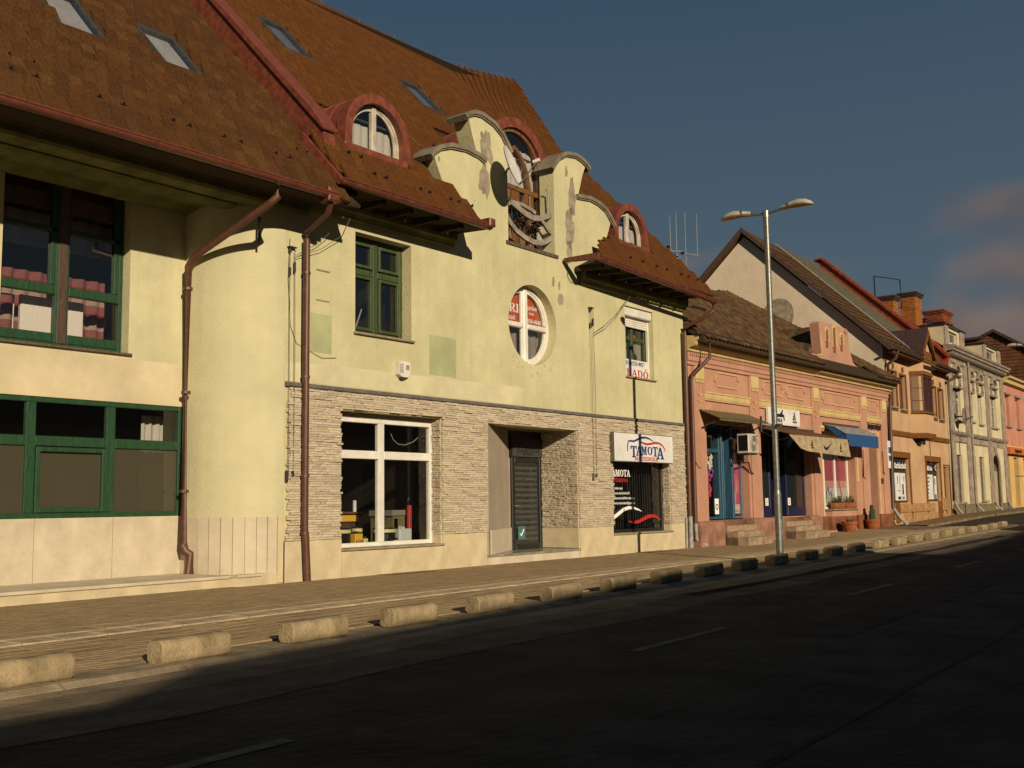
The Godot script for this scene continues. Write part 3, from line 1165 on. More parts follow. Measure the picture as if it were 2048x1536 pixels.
func strips(par: Node3D, most: int) -> void:
	# split-face ledge stone on the ground floor of the main house
	rng.seed = 501
	var shapes := []
	for k in 6:
		var s := st()
		var d := 0.012 + 0.005 * k
		var a := Vector3(-0.5, -0.5, 0)
		var f := []
		for q in [[-0.5, -0.5], [-0.5, 0.5], [0.5, 0.5], [0.5, -0.5]]:
			f.append(Vector3(q[0] * 0.985, q[1] * 0.90, d + rng.randf_range(-0.007, 0.007)))
		var mid := []
		for q in [-0.18, 0.2]:
			mid.append(Vector3(q, -0.45, d + rng.randf_range(-0.006, 0.008)))
			mid.append(Vector3(q, 0.45, d + rng.randf_range(-0.006, 0.008)))
		quad(s, f[0], f[1], mid[1], mid[0])
		quad(s, mid[0], mid[1], mid[3], mid[2])
		quad(s, mid[2], mid[3], f[2], f[3])
		var g := [Vector3(-0.49, -0.48, -0.02), Vector3(-0.49, 0.48, -0.02), Vector3(0.49, 0.48, -0.02), Vector3(0.49, -0.48, -0.02)]
		quad(s, g[0], g[1], f[1], f[0])
		quad(s, g[3], g[2], g[1], g[0])
		quad(s, g[2], g[3], f[3], f[2])
		quad(s, f[1], g[1], g[2], f[2])
		quad(s, g[0], f[0], f[3], g[3])
		s.generate_normals()
		shapes.append(s.commit())
	var pal := [[0.66, 0.555, 0.40], [0.60, 0.50, 0.36], [0.70, 0.595, 0.44], [0.54, 0.445, 0.325], [0.64, 0.52, 0.365]]
	var holes := [[11.40, 0.0, 13.72, 2.52], [14.93, 0.0, 17.85, 2.50], [19.12, 0.0, 21.55, 2.50]]
	var all := []
	var h := 0.037
	var rows := int((2.80 - 0.575) / h)
	for r in rows:
		var y := 0.575 + (r + 0.5) * h
		var x := 10.31 + rng.randf() * 0.1
		while x < 22.38:
			var l := rng.randf_range(0.10, 0.34)
			var a := x
			var b := minf(x + l, 22.38)
			for k in holes:
				if y > k[1] and y < k[3]:
					if a < k[0] and b > k[0]: b = k[0]
					elif a >= k[0] and a < k[2]: a = minf(k[2], b) ; b = maxf(b, a)
			x = maxf(b, x + 0.02)
			if b - a > 0.03:
				all.append([Transform3D(Basis.from_scale(Vector3(b - a, h, rng.randf_range(0.75, 1.3))), Vector3((a + b) / 2, y, 0.012)), rng.randi() % pal.size(), rng.randi() % 6])
		# right-hand reveals of the shop window, the doorway and the small window
		for v in [[13.72, 0.2, 2.52], [17.85, 0.9, 2.5], [21.55, 0.2, 2.5]]:
			if y > v[2]: continue
			var zz := 0.0
			while zz < v[1] - 0.02:
				var l: float = minf(rng.randf_range(0.08, 0.24), v[1] - zz)
				all.append([Transform3D(Basis(Vector3(0, 0, 1) * l, Vector3(0, h, 0), Vector3(-1, 0, 0)), Vector3(v[0] + 0.004, y, -zz - l / 2)), rng.randi() % pal.size(), rng.randi() % 6])
				zz += l
	var seenp := []
	var rest := []
	for e in all:
		if in_view(e[0].origin): seenp.append(e)
		else: rest.append(e)
	seenp.sort_custom(func(a, b): return a[0].origin.distance_squared_to(CAM) / a[0].basis.x.length() < b[0].origin.distance_squared_to(CAM) / b[0].basis.x.length())
	while seenp.size() > most:
		rest.append(seenp.pop_back())
	var ms := []
	for c in pal:
		ms.append(mat("stone_%d" % ms.size(), c[0], c[1], c[2], 0.95, "fine", 2.5, "n_rough", 0.5))
	for e in seenp:
		inst("stone_strip", shapes[e[2]], ms[e[1]], par, e[0])
	var wm := mat("stone_all", 1, 1, 1, 0.95, "fine", 2.5, "n_rough", 0.5)
	wm.vertex_color_use_as_albedo = true
	for k in 6:
		var ts := []
		var cs := []
		for e in rest:
			if e[2] == k:
				ts.append(e[0])
				var c: Array = pal[e[1]]
				cs.append(Color(c[0], c[1], c[2]))
		stuff("stone_strips", shapes[k], wm, par, ts, cs)

func patch(nm: String, m: Material, par: Node3D, pts: Array, z: float, th := 0.004) -> MeshInstance3D:
	var s := st()
	zprism(s, pts, z, z + th)
	return put(nm, s, m, par)

func blotch(m: Material, par: Node3D, cx: float, cy: float, rx: float, ry: float, sd: int, z: float) -> void:
	var f := FastNoiseLite.new()
	f.seed = sd
	f.frequency = 0.9
	var p := []
	for i in 36:
		var a := TAU * i / 36.0
		var k := 1.0 + 0.6 * f.get_noise_2d(cos(a) * 1.3 + sd, sin(a) * 1.3) + 0.10 * f.get_noise_2d(cos(a) * 4 + sd, sin(a) * 4)
		p.append([cx + cos(a) * rx * k, cy + sin(a) * ry * k])
	patch("peeled_patch", m, par, p, z, 0.003)

func main_house() -> void:
	var H := thing("town_house", "pale yellow-green two-storey house with curved parapets and stone-faced ground floor", "house")
	var s := st()
	# front wall
	var holes := [[11.71, 3.76, 13.0, 5.37], [15.58, 3.62, 17.26, 5.30], [15.68, 5.95, 17.2, 9.0], [11.40, 0.42, 13.72, 2.52], [14.93, 0.16, 17.85, 2.50], [19.12, 0.42, 21.55, 2.50], [19.8, 3.76, 21.0, 5.32]]
	wall(s, 10.3, -0.3, 22.42, 6.0, -0.35, 0.0, holes)
	round_hole(s, 15.58, 3.62, 17.26, 5.30, 16.42, 4.46, 0.775, -0.35, 0.0)
	# curved parapets above the eaves line
	var lp := [[14.35, 6.0], [14.1, 6.25], [13.86, 6.58], [13.66, 6.95], [13.6, 7.08], [13.75, 7.22], [14.02, 7.32], [14.43, 7.37], [14.78, 7.34], [14.76, 7.46], [14.64, 7.75], [14.54, 8.04], [14.7, 8.12], [14.9, 8.14], [15.24, 8.07], [15.52, 7.92], [15.68, 7.72], [15.68, 6.0]]
	zprism(s, lp, -0.35, 0.0)
	var rp := [[18.62, 6.0], [18.84, 6.24], [19.05, 6.52], [19.22, 6.85], [19.3, 7.03], [19.08, 7.24], [18.8, 7.32], [18.5, 7.35], [18.05, 7.31], [18.12, 7.5], [18.25, 7.85], [18.36, 8.05], [18.2, 8.12], [17.98, 8.15], [17.64, 8.10], [17.4, 7.96], [17.2, 7.74], [17.2, 6.0]]
	zprism(s, rp, -0.35, 0.0)
	# side and rear walls
	box(s, 10.3, -0.3, -10.6, 10.62, 6.0, -0.36)
	box(s, 22.1, -0.3, -10.6, 22.42, 6.0, -0.36)
	box(s, 10.62, -0.3, -10.6, 22.1, 6.0, -10.3)
	xprism(s, [[0.0, 5.95], [0.0, 6.28], [-5.55, 11.9], [-10.6, 6.6], [-10.6, 5.95]], 22.16, 22.42)
	xprism(s, [[-0.36, 5.95], [-0.36, 6.68], [-5.55, 11.9], [-10.6, 6.6], [-10.6, 5.95]], 10.9, 11.1)
	var W := put("wall", s, M.green_plaster, H)
	# copings
	var cp := st()
	for c in [[[13.5, 7.02], [13.6, 7.13], [13.75, 7.24], [14.02, 7.34], [14.43, 7.39], [14.8, 7.36], [14.98, 7.30]], [[14.44, 7.99], [14.56, 8.08], [14.7, 8.14], [14.9, 8.16], [15.24, 8.09], [15.5, 7.95], [15.66, 7.77], [15.74, 7.66]], [[17.14, 7.68], [17.24, 7.82], [17.4, 7.98], [17.64, 8.12], [17.98, 8.17], [18.2, 8.14], [18.36, 8.08], [18.48, 8.0]], [[18.0, 7.31], [18.5, 7.37], [18.8, 7.34], [19.08, 7.26], [19.26, 7.12], [19.42, 6.97]]]:
		cp = st()
		ribbon(cp, c, 0.075, -0.42, 0.06, 1.0)
		ribbon(cp, c, 0.03, -0.38, 0.035, -1.0)
		put("parapet_coping", cp, M.coping, H)
	
	# weathering of the render
	var zz := 0.0
	patch("repainted_patch", M.light_patch, W, [[10.302, 2.885], [10.302, 3.16], [11.4, 3.19], [16.07, 3.22], [16.06, 2.885]], 0.0)
	patch("repainted_patch", M.green_patch, W, [[10.78, 3.36], [10.78, 3.95], [11.21, 3.95], [11.21, 3.36]], 0.0)
	patch("repainted_patch", M.green_patch, W, [[13.44, 3.25], [13.44, 3.925], [14.14, 3.925], [14.13, 3.25]], 0.0)
	blotch(M.peeled, W, 15.05, 7.62, 0.16, 0.34, 3, 0.0)
	blotch(M.peeled, W, 14.98, 6.95, 0.15, 0.30, 4, 0.0)
	blotch(M.peeled, W, 17.86, 7.28, 0.13, 0.42, 5, 0.0)
	blotch(M.peeled, W, 17.74, 6.62, 0.16, 0.38, 6, 0.0)
	blotch(M.peeled, W, 17.72, 6.12, 0.10, 0.22, 7, 0.0)
	blotch(M.peeled, W, 17.66, 7.78, 0.05, 0.12, 8, 0.0)
	blotch(M.peeled, W, 17.12, 5.42, 0.045, 0.1, 9, 0.0)
	blotch(M.peeled, W, 17.32, 5.36, 0.04, 0.09, 10, 0.0)
	blotch(M.peeled, W, 17.36, 5.1, 0.10, 0.12, 11, 0.0)
	blotch(M.peeled, W, 13.72, 7.05, 0.03, 0.05, 12, 0.0)
	rng.seed = 900
	var chips := st()
	for k in 90:
		var x := rng.randf_range(13.8, 19.0)
		var y := rng.randf_range(5.5, 7.6) if k < 60 else rng.randf_range(3.3, 5.4)
		if absf(x - 16.44) < 0.95 and y > 5.2: continue
		if Vector2(x - 16.42, y - 4.46).length() < 0.85: continue
		if y > 6.3 and (x < 14.5 or x > 18.4): continue
		var r := rng.randf_range(0.004, 0.012)
		zprism(chips, [[x - r, y], [x - r * 0.3, y + r * 1.9], [x + r, y + r * 0.4], [x + r * 0.4, y - r * 1.7]], 0.0, 0.002)
	for k in 26:
		var a := deg_to_rad(rng.randf_range(225, 315))
		var x := 16.42 + cos(a) * rng.randf_range(0.8, 1.0)
		var y := 4.46 + sin(a) * rng.randf_range(0.8, 1.05)
		var r := rng.randf_range(0.005, 0.014)
		zprism(chips, [[x - r, y], [x, y + r * 2.4], [x + r, y], [x + r * 0.4, y - r * 1.5]], 0.0, 0.002)
	put("plaster_chips", chips, M.peeled, W)
	# holes of old fixings, in rows where signs once hung
	for p in [[14.55, 3.86], [14.75, 3.86], [14.55, 3.55], [14.5, 2.98], [14.72, 2.98], [14.3, 3.6], [10.9, 4.62], [11.16, 4.62], [10.9, 4.16], [11.16, 4.16], [12.2, 3.6], [18.9, 3.4], [17.4, 3.2], [21.9, 4.4], [16.9, 3.06], [19.1, 3.05]]:
		ptube("fixing_hole", M.peeled, W, [Vector3(p[0], p[1], -0.004), Vector3(p[0], p[1], 0.004)], 0.009, 6)
	for y in [4.62, 4.16]:
		pbox("old_sign_bracket", M.peeled, W, 10.9, y - 0.01, 0.0, 11.16, y + 0.01, 0.012)
	# moulding above the stone
	pbox("moulding", M.moulding, H, 10.3, 2.80, 0.0, 22.42, 2.865, 0.06, 0.012)
	# plinth slabs
	var px := [10.31, 10.72, 11.42, 12.55, 13.74, 14.92]
	for i in px.size() - 1:
		pbox("plinth_slab", M.plinth, H, px[i] + 0.003, -0.06, 0.0, px[i + 1] - 0.003, 0.415 if i > 1 and i < 4 else 0.57, 0.024, 0.004)
	px = [17.86, 18.5, 19.1, 20.3, 21.56, 22.41]
	for i in px.size() - 1:
		pbox("plinth_slab", M.plinth, H, px[i] + 0.003, -0.06, 0.0, px[i + 1] - 0.003, 0.415 if i > 1 and i < 4 else 0.57, 0.024, 0.004)
	for q in [[13.72, -0.2], [17.85, -0.9], [21.55, -0.2]]:
		pbox("plinth_slab", M.plinth, H, q[0] - 0.02, 0.18 if q[0] > 15 and q[0] < 18 else 0.42, q[1], q[0] + 0.0, 0.57, 0.0)
	var SC := pbox("stone_cladding", M.stone_bed, H, 10.3, 2.79, 0.0, 22.42, 2.80, 0.01)
	strips(SC, 300)
	# ---- eaves
	for e in [[10.76, 14.1, 5.80, 5.80], [17.6, 22.5, 5.86, 5.70]]:
		var so := st()
		if e[0] < 15:
			xprism(so, [[0.74, e[2] - 0.06], [0.0, e[2] - 0.02], [-0.3, e[2] + 0.12], [-0.3, e[2] + 0.55], [0.0, e[2] + 0.42], [0.76, e[2] - 0.02]], e[0], e[1])
		else:
			xloft(so, [[0.74, e[2] - 0.06], [0.0, e[2] - 0.02], [0.0, e[2] + 0.42], [0.76, e[2] - 0.02]], [17.6, 17.9, 18.9, 17.6], e[1])
		var so2 := put("eave_soffit", so, M.soffit, H)
		var n := int((e[1] - e[0]) / 0.62)
		for k in n:
			var x: float = e[0] + 0.3 + k * 0.62
			pbox("rafter_end", M.soffit, so2, x - 0.045, e[2] - 0.13, 0.02, x + 0.045, e[2] - 0.045, 0.66)
		for k in 3:
			var x: float = e[0] + 0.7 + k * 1.05
			pbox("roof_hook", M.lead, so2, x, e[2] - 0.16, 0.3, x + 0.03, e[2] - 0.13, 0.33)
	var g := st()
	gutter(g, 10.62, 14.12, 5.80, 5.80, 0.8)
	put("gutter", g, M.gutter, H)
	pbox("gutter_end", M.gutter, H, 13.97, 5.76, 0.69, 14.13, 5.90, 0.93, 0.02)
	g = st()
	gutter(g, 17.5, 22.55, 5.87, 5.70, 0.8)
	put("gutter", g, M.gutter, H)
	g = st()
	xprism(g, [[0.86, 5.80], [0.86, 5.93], [0.05, 5.93], [0.05, 5.86]], 17.42, 17.52)
	put("gutter_return", g, M.gutter, H)
	# olive cornice under the eaves
	for e in [[10.72, 14.02], [18.05, 22.42]]:
		var lg := st()
		xprism(lg, [[0.0, 5.50], [0.07, 5.52], [0.085, 5.56], [0.11, 5.60], [0.15, 5.63], [0.165, 5.68], [0.165, 5.84], [0.0, 5.86]], e[0], e[1])
		put("eave_cornice", lg, M.olive, H)
	# ---- roof
	var rs := st()
	var prof := [[0.70, 5.815], [0.70, 5.85], [-0.05, 6.62], [-5.6, 12.33], [-5.6, 12.2], [-0.36, 6.8], [-0.36, 6.5], [0.0, 6.28]]
	xprism(rs, prof, 11.1, 14.12)
	xprism(rs, [[0.70, 5.815], [0.70, 5.85], [-0.05, 6.62], [-0.05, 6.3], [0.0, 6.28]], 10.76, 11.1)
	xprism(rs, prof, 19.3, 20.4)
	xloft(rs, [[0.70, 5.815], [0.70, 5.85], [0.0, 6.57], [0.0, 6.28]], [17.62, 17.62, 19.0, 19.0], 19.3)
	xprism(rs, [[-0.36, 6.8], [-0.36, 6.93], [-5.6, 12.33], [-5.6, 12.2]], 14.12, 15.62)
	xprism(rs, [[-0.36, 6.8], [-0.36, 6.93], [-5.6, 12.33], [-5.6, 12.2]], 17.34, 19.3)
	xprism(rs, [[-1.75, 8.2], [-1.75, 8.35], [-5.6, 12.33], [-5.6, 12.2]], 15.62, 17.34)
	# twisted verge end
	for i in 6:
		var xa := lerpf(20.4, 22.5, i / 6.0)
		var xb := lerpf(20.4, 22.5, (i + 1) / 6.0)
		var ysl := [5.85, 7.5, 9.0, 10.3, 11.0, 11.7, 12.35]
		for k in ysl.size() - 1:
			var y0: float = ysl[k]
			var y1: float = ysl[k + 1]
			var v := func(x: float, y: float) -> Vector3: return Vector3(x, y, (6.57 - y) / SL + main_dz(x, y))
			quad(rs, v.call(xa, y0), v.call(xa, y1), v.call(xb, y1), v.call(xb, y0))
			if i == 5:
				var lo := Vector3(0, -0.16, -0.02)
				quad(rs, v.call(xb, y0), v.call(xb, y1), v.call(xb, y1) + lo, v.call(xb, y0) + lo)
	# rear slope
	quad(rs, Vector3(22.5, 6.4, -11.2), Vector3(22.5, 12.3, -5.1), Vector3(11.1, 12.3, -5.6), Vector3(11.1, 6.4, -11.2))
	var R := put("roof", rs, M.underlay, H)
	var skip := [[13.98, 17.66, 0.0, 6.90], [13.55, 19.36, 6.5, 6.98], [10.0, 11.2, 6.62, 20.0], [11.62, 13.06, 6.56, 7.82], [19.66, 21.1, 6.54, 7.78], [15.6, 17.5, 6.0, 8.66], [12.42, 13.2, 9.26, 10.26], [16.18, 17.0, 9.3, 10.22]]
	tiles(R, 10.74, 22.55, 5.93, 0.635, SL, 12.36, skip, true, TILES_MAIN, 1001)
	# ridge caps
	rng.seed = 31
	var x := 11.2
	var ri := 0
	while x < 22.5:
		var rc := st()
		var pr := arc(-5.62 + main_dz(x, 12.38), 12.30, 0.11 + 0.008 * (ri % 2), 0, 180, 8)
		pr += [[pr[-1][0] + 0.02, 12.28], [pr[0][0] - 0.02, 12.28]]
		xprism(rc, pr, x, x + 0.35)
		put("ridge_tile", rc, mat("ridge_%d" % (ri % 3), 0.23 + 0.03 * (ri % 3), 0.10, 0.04, 0.9, "lichen", 2.0), R)
		x += 0.33
		ri += 1
	# metal cheek where this roof steps above the neighbour's
	var ck := st()
	xprism(ck, [[0.74, 5.50], [0.74, 5.86], [-0.12, 6.74], [-0.12, 6.38]], 10.68, 10.76)
	put("cheek_flashing", ck, M.red_metal, R)
	# lightning wire on its holders
	var lw := st()
	var lp2 := []
	x = 11.3
	while x < 22.5:
		var zr := -5.62 + main_dz(x, 12.38)
		tube(lw, [Vector3(x, 12.38, zr), Vector3(x, 12.62, zr)], 0.008, 5)
		lp2.append(Vector3(x, 12.60, zr))
		lp2.append(Vector3(x + 0.6, 12.56, zr))
		x += 1.2
	tube(lw, lp2, 0.006, 5)
	put("lightning_wire", lw, M.wire, R)
	ptube("lightning_wire", M.wire, R, [Vector3(13.62, 9.05, -2.3), Vector3(13.9, 8.2, -1.45), Vector3(14.2, 7.55, -0.8), Vector3(14.3, 7.3, -0.45)], 0.006, 5)
	var sg := []
	for p in [11.55, 11.8, 12.6, 12.82, 13.35, 13.55, 13.9]:
		sg.append([p, 6.08, (6.57 - 6.08) / SL])
	for p in [11.35, 11.62]:
		sg.append([p, 6.45, (6.57 - 6.45) / SL])
	for p in [19.2, 19.7, 20.3, 20.75, 21.4, 21.75, 22.2]:
		sg.append([p, 6.12, (6.57 - 6.12) / SL])
	snow_guards(R, sg, SL)
	# skylights and dormers
	skylight(H, 12.46, 13.16, 9.30, 10.22, 6.60, SL, M.blind_blue)
	skylight(H, 16.22, 16.96, 9.35, 10.2, 6.60, SL, M.blind_blue)
	dormer(H, 12.34, 6.70, 7.05, 0.76, 0.16, -0.10, 6.57, SL, true)
	dormer(H, 20.37, 6.66, 6.98, 0.73, 0.16, -0.10, 6.57, SL, true)
	dormer(H, 16.5, 6.9, 7.62, 1.04, 0.2, -0.36, 6.57, SL, false)
	# raised party wall between the two roofs
	var fw := st()
	xprism(fw, [[0.12, 6.3], [-5.55, 12.1], [-5.7, 12.6], [-5.6, 12.78], [-0.12, 7.12], [0.12, 6.74]], 10.93, 11.16)
	var FW := put("party_wall", fw, M.red_metal, H)
	fw = st()
	xprism(fw, [[0.14, 6.78], [-5.62, 12.72], [-5.62, 12.82], [-0.11, 7.16], [0.16, 6.80]], 10.89, 11.2)
	put("wall_cap", fw, M.red_metal, FW)
	# ---- windows
	var sill := st()
	cbox(sill, 11.67, 3.73, -0.2, 13.04, 3.765, 0.06, 0.01)
	put("window_sill", sill, M.sill, H)
	var w1 := window(H, "window", 11.71, 3.765, 13.0, 5.37, -0.2, 0.075, 0.07, M.green_frame_old, M.pane, [12.36], [4.80], 0.1)
	var sash := st()
	for c in [[11.80, 12.29], [12.43, 12.91]]:
		for r in [[3.85, 4.74], [4.87, 5.28]]:
			for b in [[c[0], r[0], c[0] + 0.05, r[1]], [c[1] - 0.05, r[0], c[1], r[1]], [c[0] + 0.05, r[0], c[1] - 0.05, r[0] + 0.05], [c[0] + 0.05, r[1] - 0.05, c[1] - 0.05, r[1]]]:
				cbox(sash, b[0], b[1], -0.24, b[2], b[3], -0.185, 0.008)
	put("sash", sash, M.green_frame_old, w1)
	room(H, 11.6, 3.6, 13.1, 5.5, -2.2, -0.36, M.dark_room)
	ptube("stay", M.lead, w1, [Vector3(11.98, 3.82, -0.3), Vector3(12.24, 4.24, -0.4)], 0.014, 6)
	ptube("stay", M.lead, w1, [Vector3(12.56, 3.84, -0.3), Vector3(12.5, 4.02, -0.32), Vector3(12.62, 4.36, -0.4)], 0.012, 6)
	# right-hand window with roller shutter
	sill = st()
	cbox(sill, 19.76, 3.735, -0.2, 21.04, 3.77, 0.055, 0.01)
	put("window_sill", sill, M.sill, H)
	var w2 := window(H, "window", 19.8, 3.77, 21.0, 5.32, -0.2, 0.07, 0.06, M.green_frame_old, M.pane, [20.42], [4.66], 0.09)
	curtain(w2, "curtain", 20.46, 3.8, 20.95, 4.6, -0.3, M.grey_cloth, 0.02, 4)
	curtain(w2, "curtain", 19.85, 3.8, 20.36, 4.6, -0.3, M.grey_cloth, 0.02, 4)
	pbox("ornament", M.banner_orange, w2, 20.55, 4.74, -0.42, 20.85, 4.84, -0.38)
	room(H, 19.7, 3.6, 21.1, 5.4, -1.8, -0.36, M.dark_room)
	pbox("shutter_box", M.white_frame, H, 19.81, 5.12, -0.19, 20.99, 5.30, -0.03, 0.012)
	var sh := put("roller_shutter", _shutter(), M.white_frame, H)
	for q in [19.8, 20.95]:
		pbox("shutter_rail", M.white_frame, sh, q, 3.77, -0.17, q + 0.05, 5.12, -0.12)
	# round window
	s = st()
	band(s, arc(16.42, 4.46, 0.775, 0, 360, 48), arc(16.42, 4.46, 0.70, 0, 360, 48), -0.27, -0.19)
	for q in [[0, 90], [90, 180], [180, 270], [270, 360]]:
		var mx := 0.05 * (1.0 if q[0] == 0 or q[0] == 270 else -1.0)
		var my := 0.05 * (1.0 if q[0] < 180 else -1.0)
		band(s, arc(16.42 + mx * 0.6, 4.46 + my * 0.6, 0.67, q[0] + 4, q[1] - 4, 14), arc(16.42 + mx * 0.6, 4.46 + my * 0.6, 0.615, q[0] + 4, q[1] - 4, 14), -0.25, -0.205)
		cbox(s, minf(16.42 + mx * 1.0, 16.42 + mx * 2.0), minf(4.46, 4.46 + signf(my) * 0.66), -0.25, maxf(16.42 + mx * 1.0, 16.42 + mx * 2.0), maxf(4.46, 4.46 + signf(my) * 0.66), -0.2, 0.006)
	cbox(s, 16.36, 3.74, -0.27, 16.48, 5.18, -0.165, 0.02)
	cbox(s, 15.72, 4.41, -0.27, 16.36, 4.51, -0.175, 0.02)
	cbox(s, 16.48, 4.41, -0.27, 17.12, 4.51, -0.175, 0.02)
	var rw := put("round_window", s, M.white_frame, H)
	for q in 4:
		s = st()
		zprism(s, [[16.42, 4.46]] + arc(16.42, 4.46, 0.72, q * 90, q * 90 + 90, 14), -0.236, -0.23)
		put("pane", s, M.pane, rw)
	curtain(rw, "lace_curtain", 15.7, 3.75, 17.15, 4.46, -0.4, M.grey_cloth, 0.02, 7)
	room(H, 15.6, 3.5, 17.25, 5.4, -1.6, -0.36, M.dark_room)
	# ---- balcony door in the tall opening
	_balcony_door(H)
	# ---- shop window
	sill = st()
	cbox(sill, 11.40, 0.385, -0.2, 13.75, 0.42, 0.06, 0.01)
	put("window_sill", sill, M.sill, H)
	var sw := window(H, "shop_window", 11.36, 0.42, 13.72, 2.44, -0.19, 0.07, 0.08, M.white_frame, M.pane, [12.49], [1.865], 0.13)
	pbox("shutter_box", M.lead, H, 11.36, 2.44, -0.3, 13.72, 2.52, -0.185, 0.01)
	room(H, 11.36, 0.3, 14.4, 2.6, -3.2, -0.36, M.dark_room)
	ptube("lamp_cable", M.lead, H, [Vector3(13.0, 2.3, -0.5), Vector3(13.1, 2.16, -0.52), Vector3(13.25, 2.09, -0.55), Vector3(13.42, 2.08, -0.55), Vector3(13.6, 2.14, -0.52), Vector3(13.7, 2.22, -0.5)], 0.008, 6)
	# ---- entrance recess: splayed left wall, stone right jamb, step
	s = st()
	yprism(s, [[14.93, -0.001], [14.93, -1.2], [16.95, -1.2], [16.95, -0.95], [16.78, -0.92], [15.0, -0.001]], 0.16, 2.5)
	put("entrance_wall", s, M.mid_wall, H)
	s = st()
	yprism(s, [[15.03, 0.0], [16.8, -0.915], [16.83, -0.895], [15.08, 0.0]], 0.17, 0.6)
	put("entrance_dado", s, M.clad_grey, H)
	pbox("entrance_ceiling", M.olive, H, 14.9, 2.5, -1.3, 17.9, 2.56, -0.352)
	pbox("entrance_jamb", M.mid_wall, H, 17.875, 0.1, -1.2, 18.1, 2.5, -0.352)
	s = st()
	yprism(s, [[14.93, 0.035], [14.93, -0.35], [16.8, -1.2], [17.86, -1.2], [17.86, 0.035]], 0.13, 0.168)
	put("entrance_floor", s, M.floor_tile, H)
	px = [14.93, 15.7, 16.45, 17.2, 17.86]
	for i in px.size() - 1:
		pbox("step_riser", M.clad_grey, H, px[i] + 0.003, -0.06, -0.05, px[i + 1] - 0.003, 0.128, 0.018, 0.004)
	var dr := window(H, "entrance_door", 16.84, 0.17, 17.86, 1.98, -0.88, 0.10, 0.06, M.dark_metal, M.pane_tint)
	for k in 15:
		var y := 0.34 + k * 0.108
		pbox("blind_slat", M.grey_cloth, dr, 16.95, y, -0.96, 17.76, y + 0.055, -0.95)
	ptube("door_handle", M.galv, dr, [Vector3(16.89, 1.02, -0.87), Vector3(16.89, 1.02, -0.82), Vector3(17.02, 1.02, -0.82)], 0.012, 8)
	pbox("door_sticker", mat("sticker", 0.05, 0.13, 0.13, 0.5), dr, 17.0, 0.36, -0.876, 17.24, 0.62, -0.872)
	s = st()
	ribbon(s, [[17.06, 0.48], [17.1, 0.43], [17.19, 0.56]], 0.03, -0.871, -0.868)
	put("check_mark", s, M.letter_white, dr)
	pbox("door_transom", M.dark_metal, H, 16.80, 1.98, -0.93, 17.87, 2.5, -0.88)
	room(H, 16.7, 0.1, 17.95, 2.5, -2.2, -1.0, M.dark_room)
	# ---- small shop window under the sign
	sill = st()
	cbox(sill, 19.10, 0.385, -0.2, 21.58, 0.42, 0.06, 0.01)
	put("window_sill", sill, M.sill, H)
	var tw := window(H, "shop_window", 19.12, 0.42, 21.55, 2.48, -0.17, 0.07, 0.07, M.dark_metal, M.pane)
	for k in 22:
		var xx := 19.2 + k * 0.105
		if k > 17: xx += 0.0
		var t := Transform3D(Basis(Vector3.UP, 0.5), Vector3(xx, 0.5, -0.45))
		var bl := st()
		box(bl, -0.05, 0, -0.004, 0.05, 1.95, 0.004)
		var b := put("blind_lamella", bl, M.lamella, tw)
		b.transform = t
	room(H, 19.0, 0.3, 21.6, 2.55, -2.0, -0.36, M.dark_room)
	_window_lettering(tw)
	# ---- pipes and cables
	var dp := ptube("downpipe", M.pipe, H, [Vector3(10.42, 5.60, 0.80), Vector3(10.42, 5.38, 0.80), Vector3(10.5, 5.30, 0.68), Vector3(10.58, 5.12, 0.14), Vector3(10.6, 5.0, 0.115), Vector3(10.6, 0.72, 0.115), Vector3(10.62, 0.60, 0.115), Vector3(10.66, -0.03, 0.115)], 0.052, 10)
	for y in [4.5, 2.95, 1.5, 0.68]:
		var cl := st()
		lathe(cl, Vector3(10.6, y, 0.115), [[0.052, -0.02], [0.062, -0.02], [0.062, 0.02], [0.052, 0.02]], 10)
		put("pipe_clip", cl, M.pipe, dp)
	pbox("gutter_end", M.gutter, H, 10.3, 5.40, 0.69, 10.52, 5.60, 0.92, 0.02)
	var dp2 := ptube("downpipe", M.pipe, H, [Vector3(22.42, 5.66, 0.80), Vector3(22.42, 5.45, 0.80), Vector3(22.36, 5.34, 0.66), Vector3(22.28, 5.12, 0.14), Vector3(22.27, 5.0, 0.11), Vector3(22.27, 0.72, 0.11)], 0.05, 10)
	ptube("downpipe_foot", M.lead, H, [Vector3(22.27, 0.72, 0.11), Vector3(22.27, 0.0, 0.11)], 0.056, 10)
	ptube("cable_pipe", M.lead, H, [Vector3(22.17, 0.7, 0.06), Vector3(22.17, 0.0, 0.06)], 0.03, 8)
	# old cable hoists
	for c in [[10.34, 4.85, 1.52, 0.09], [18.36, 5.05, 1.60, 0.10]]:
		var hb := ptube("cable", M.wire, H, [Vector3(c[0], c[1], 0.05), Vector3(c[0] - 0.005, (c[1] + c[2]) / 2, 0.055), Vector3(c[0], c[2], 0.05)], 0.005, 5)
		ptube("cable", M.wire, H, [Vector3(c[0] + c[3], c[1] - 0.04, 0.05), Vector3(c[0] + c[3] + 0.006, (c[1] + c[2]) / 2, 0.06), Vector3(c[0] + c[3], c[2], 0.05)], 0.005, 5)
		pbox("bracket", M.dark_metal, hb, c[0] - 0.02, c[1], 0.0, c[0] + c[3] + 0.02, c[1] + 0.02, 0.07)
		pbox("bracket", M.dark_metal, hb, c[0] + 0.0, c[1] - 0.08, 0.0, c[0] + 0.02, c[1], 0.06)
		pbox("pulley", M.dark_metal, hb, c[0] - 0.04, c[2] - 0.10, 0.03, c[0] - 0.005, c[2] + 0.06, 0.07, 0.01)
		pbox("pulley", M.dark_metal, hb, c[0] + c[3] - 0.03, c[2] - 0.02, 0.03, c[0] + c[3] + 0.012, c[2] + 0.05, 0.07, 0.01)
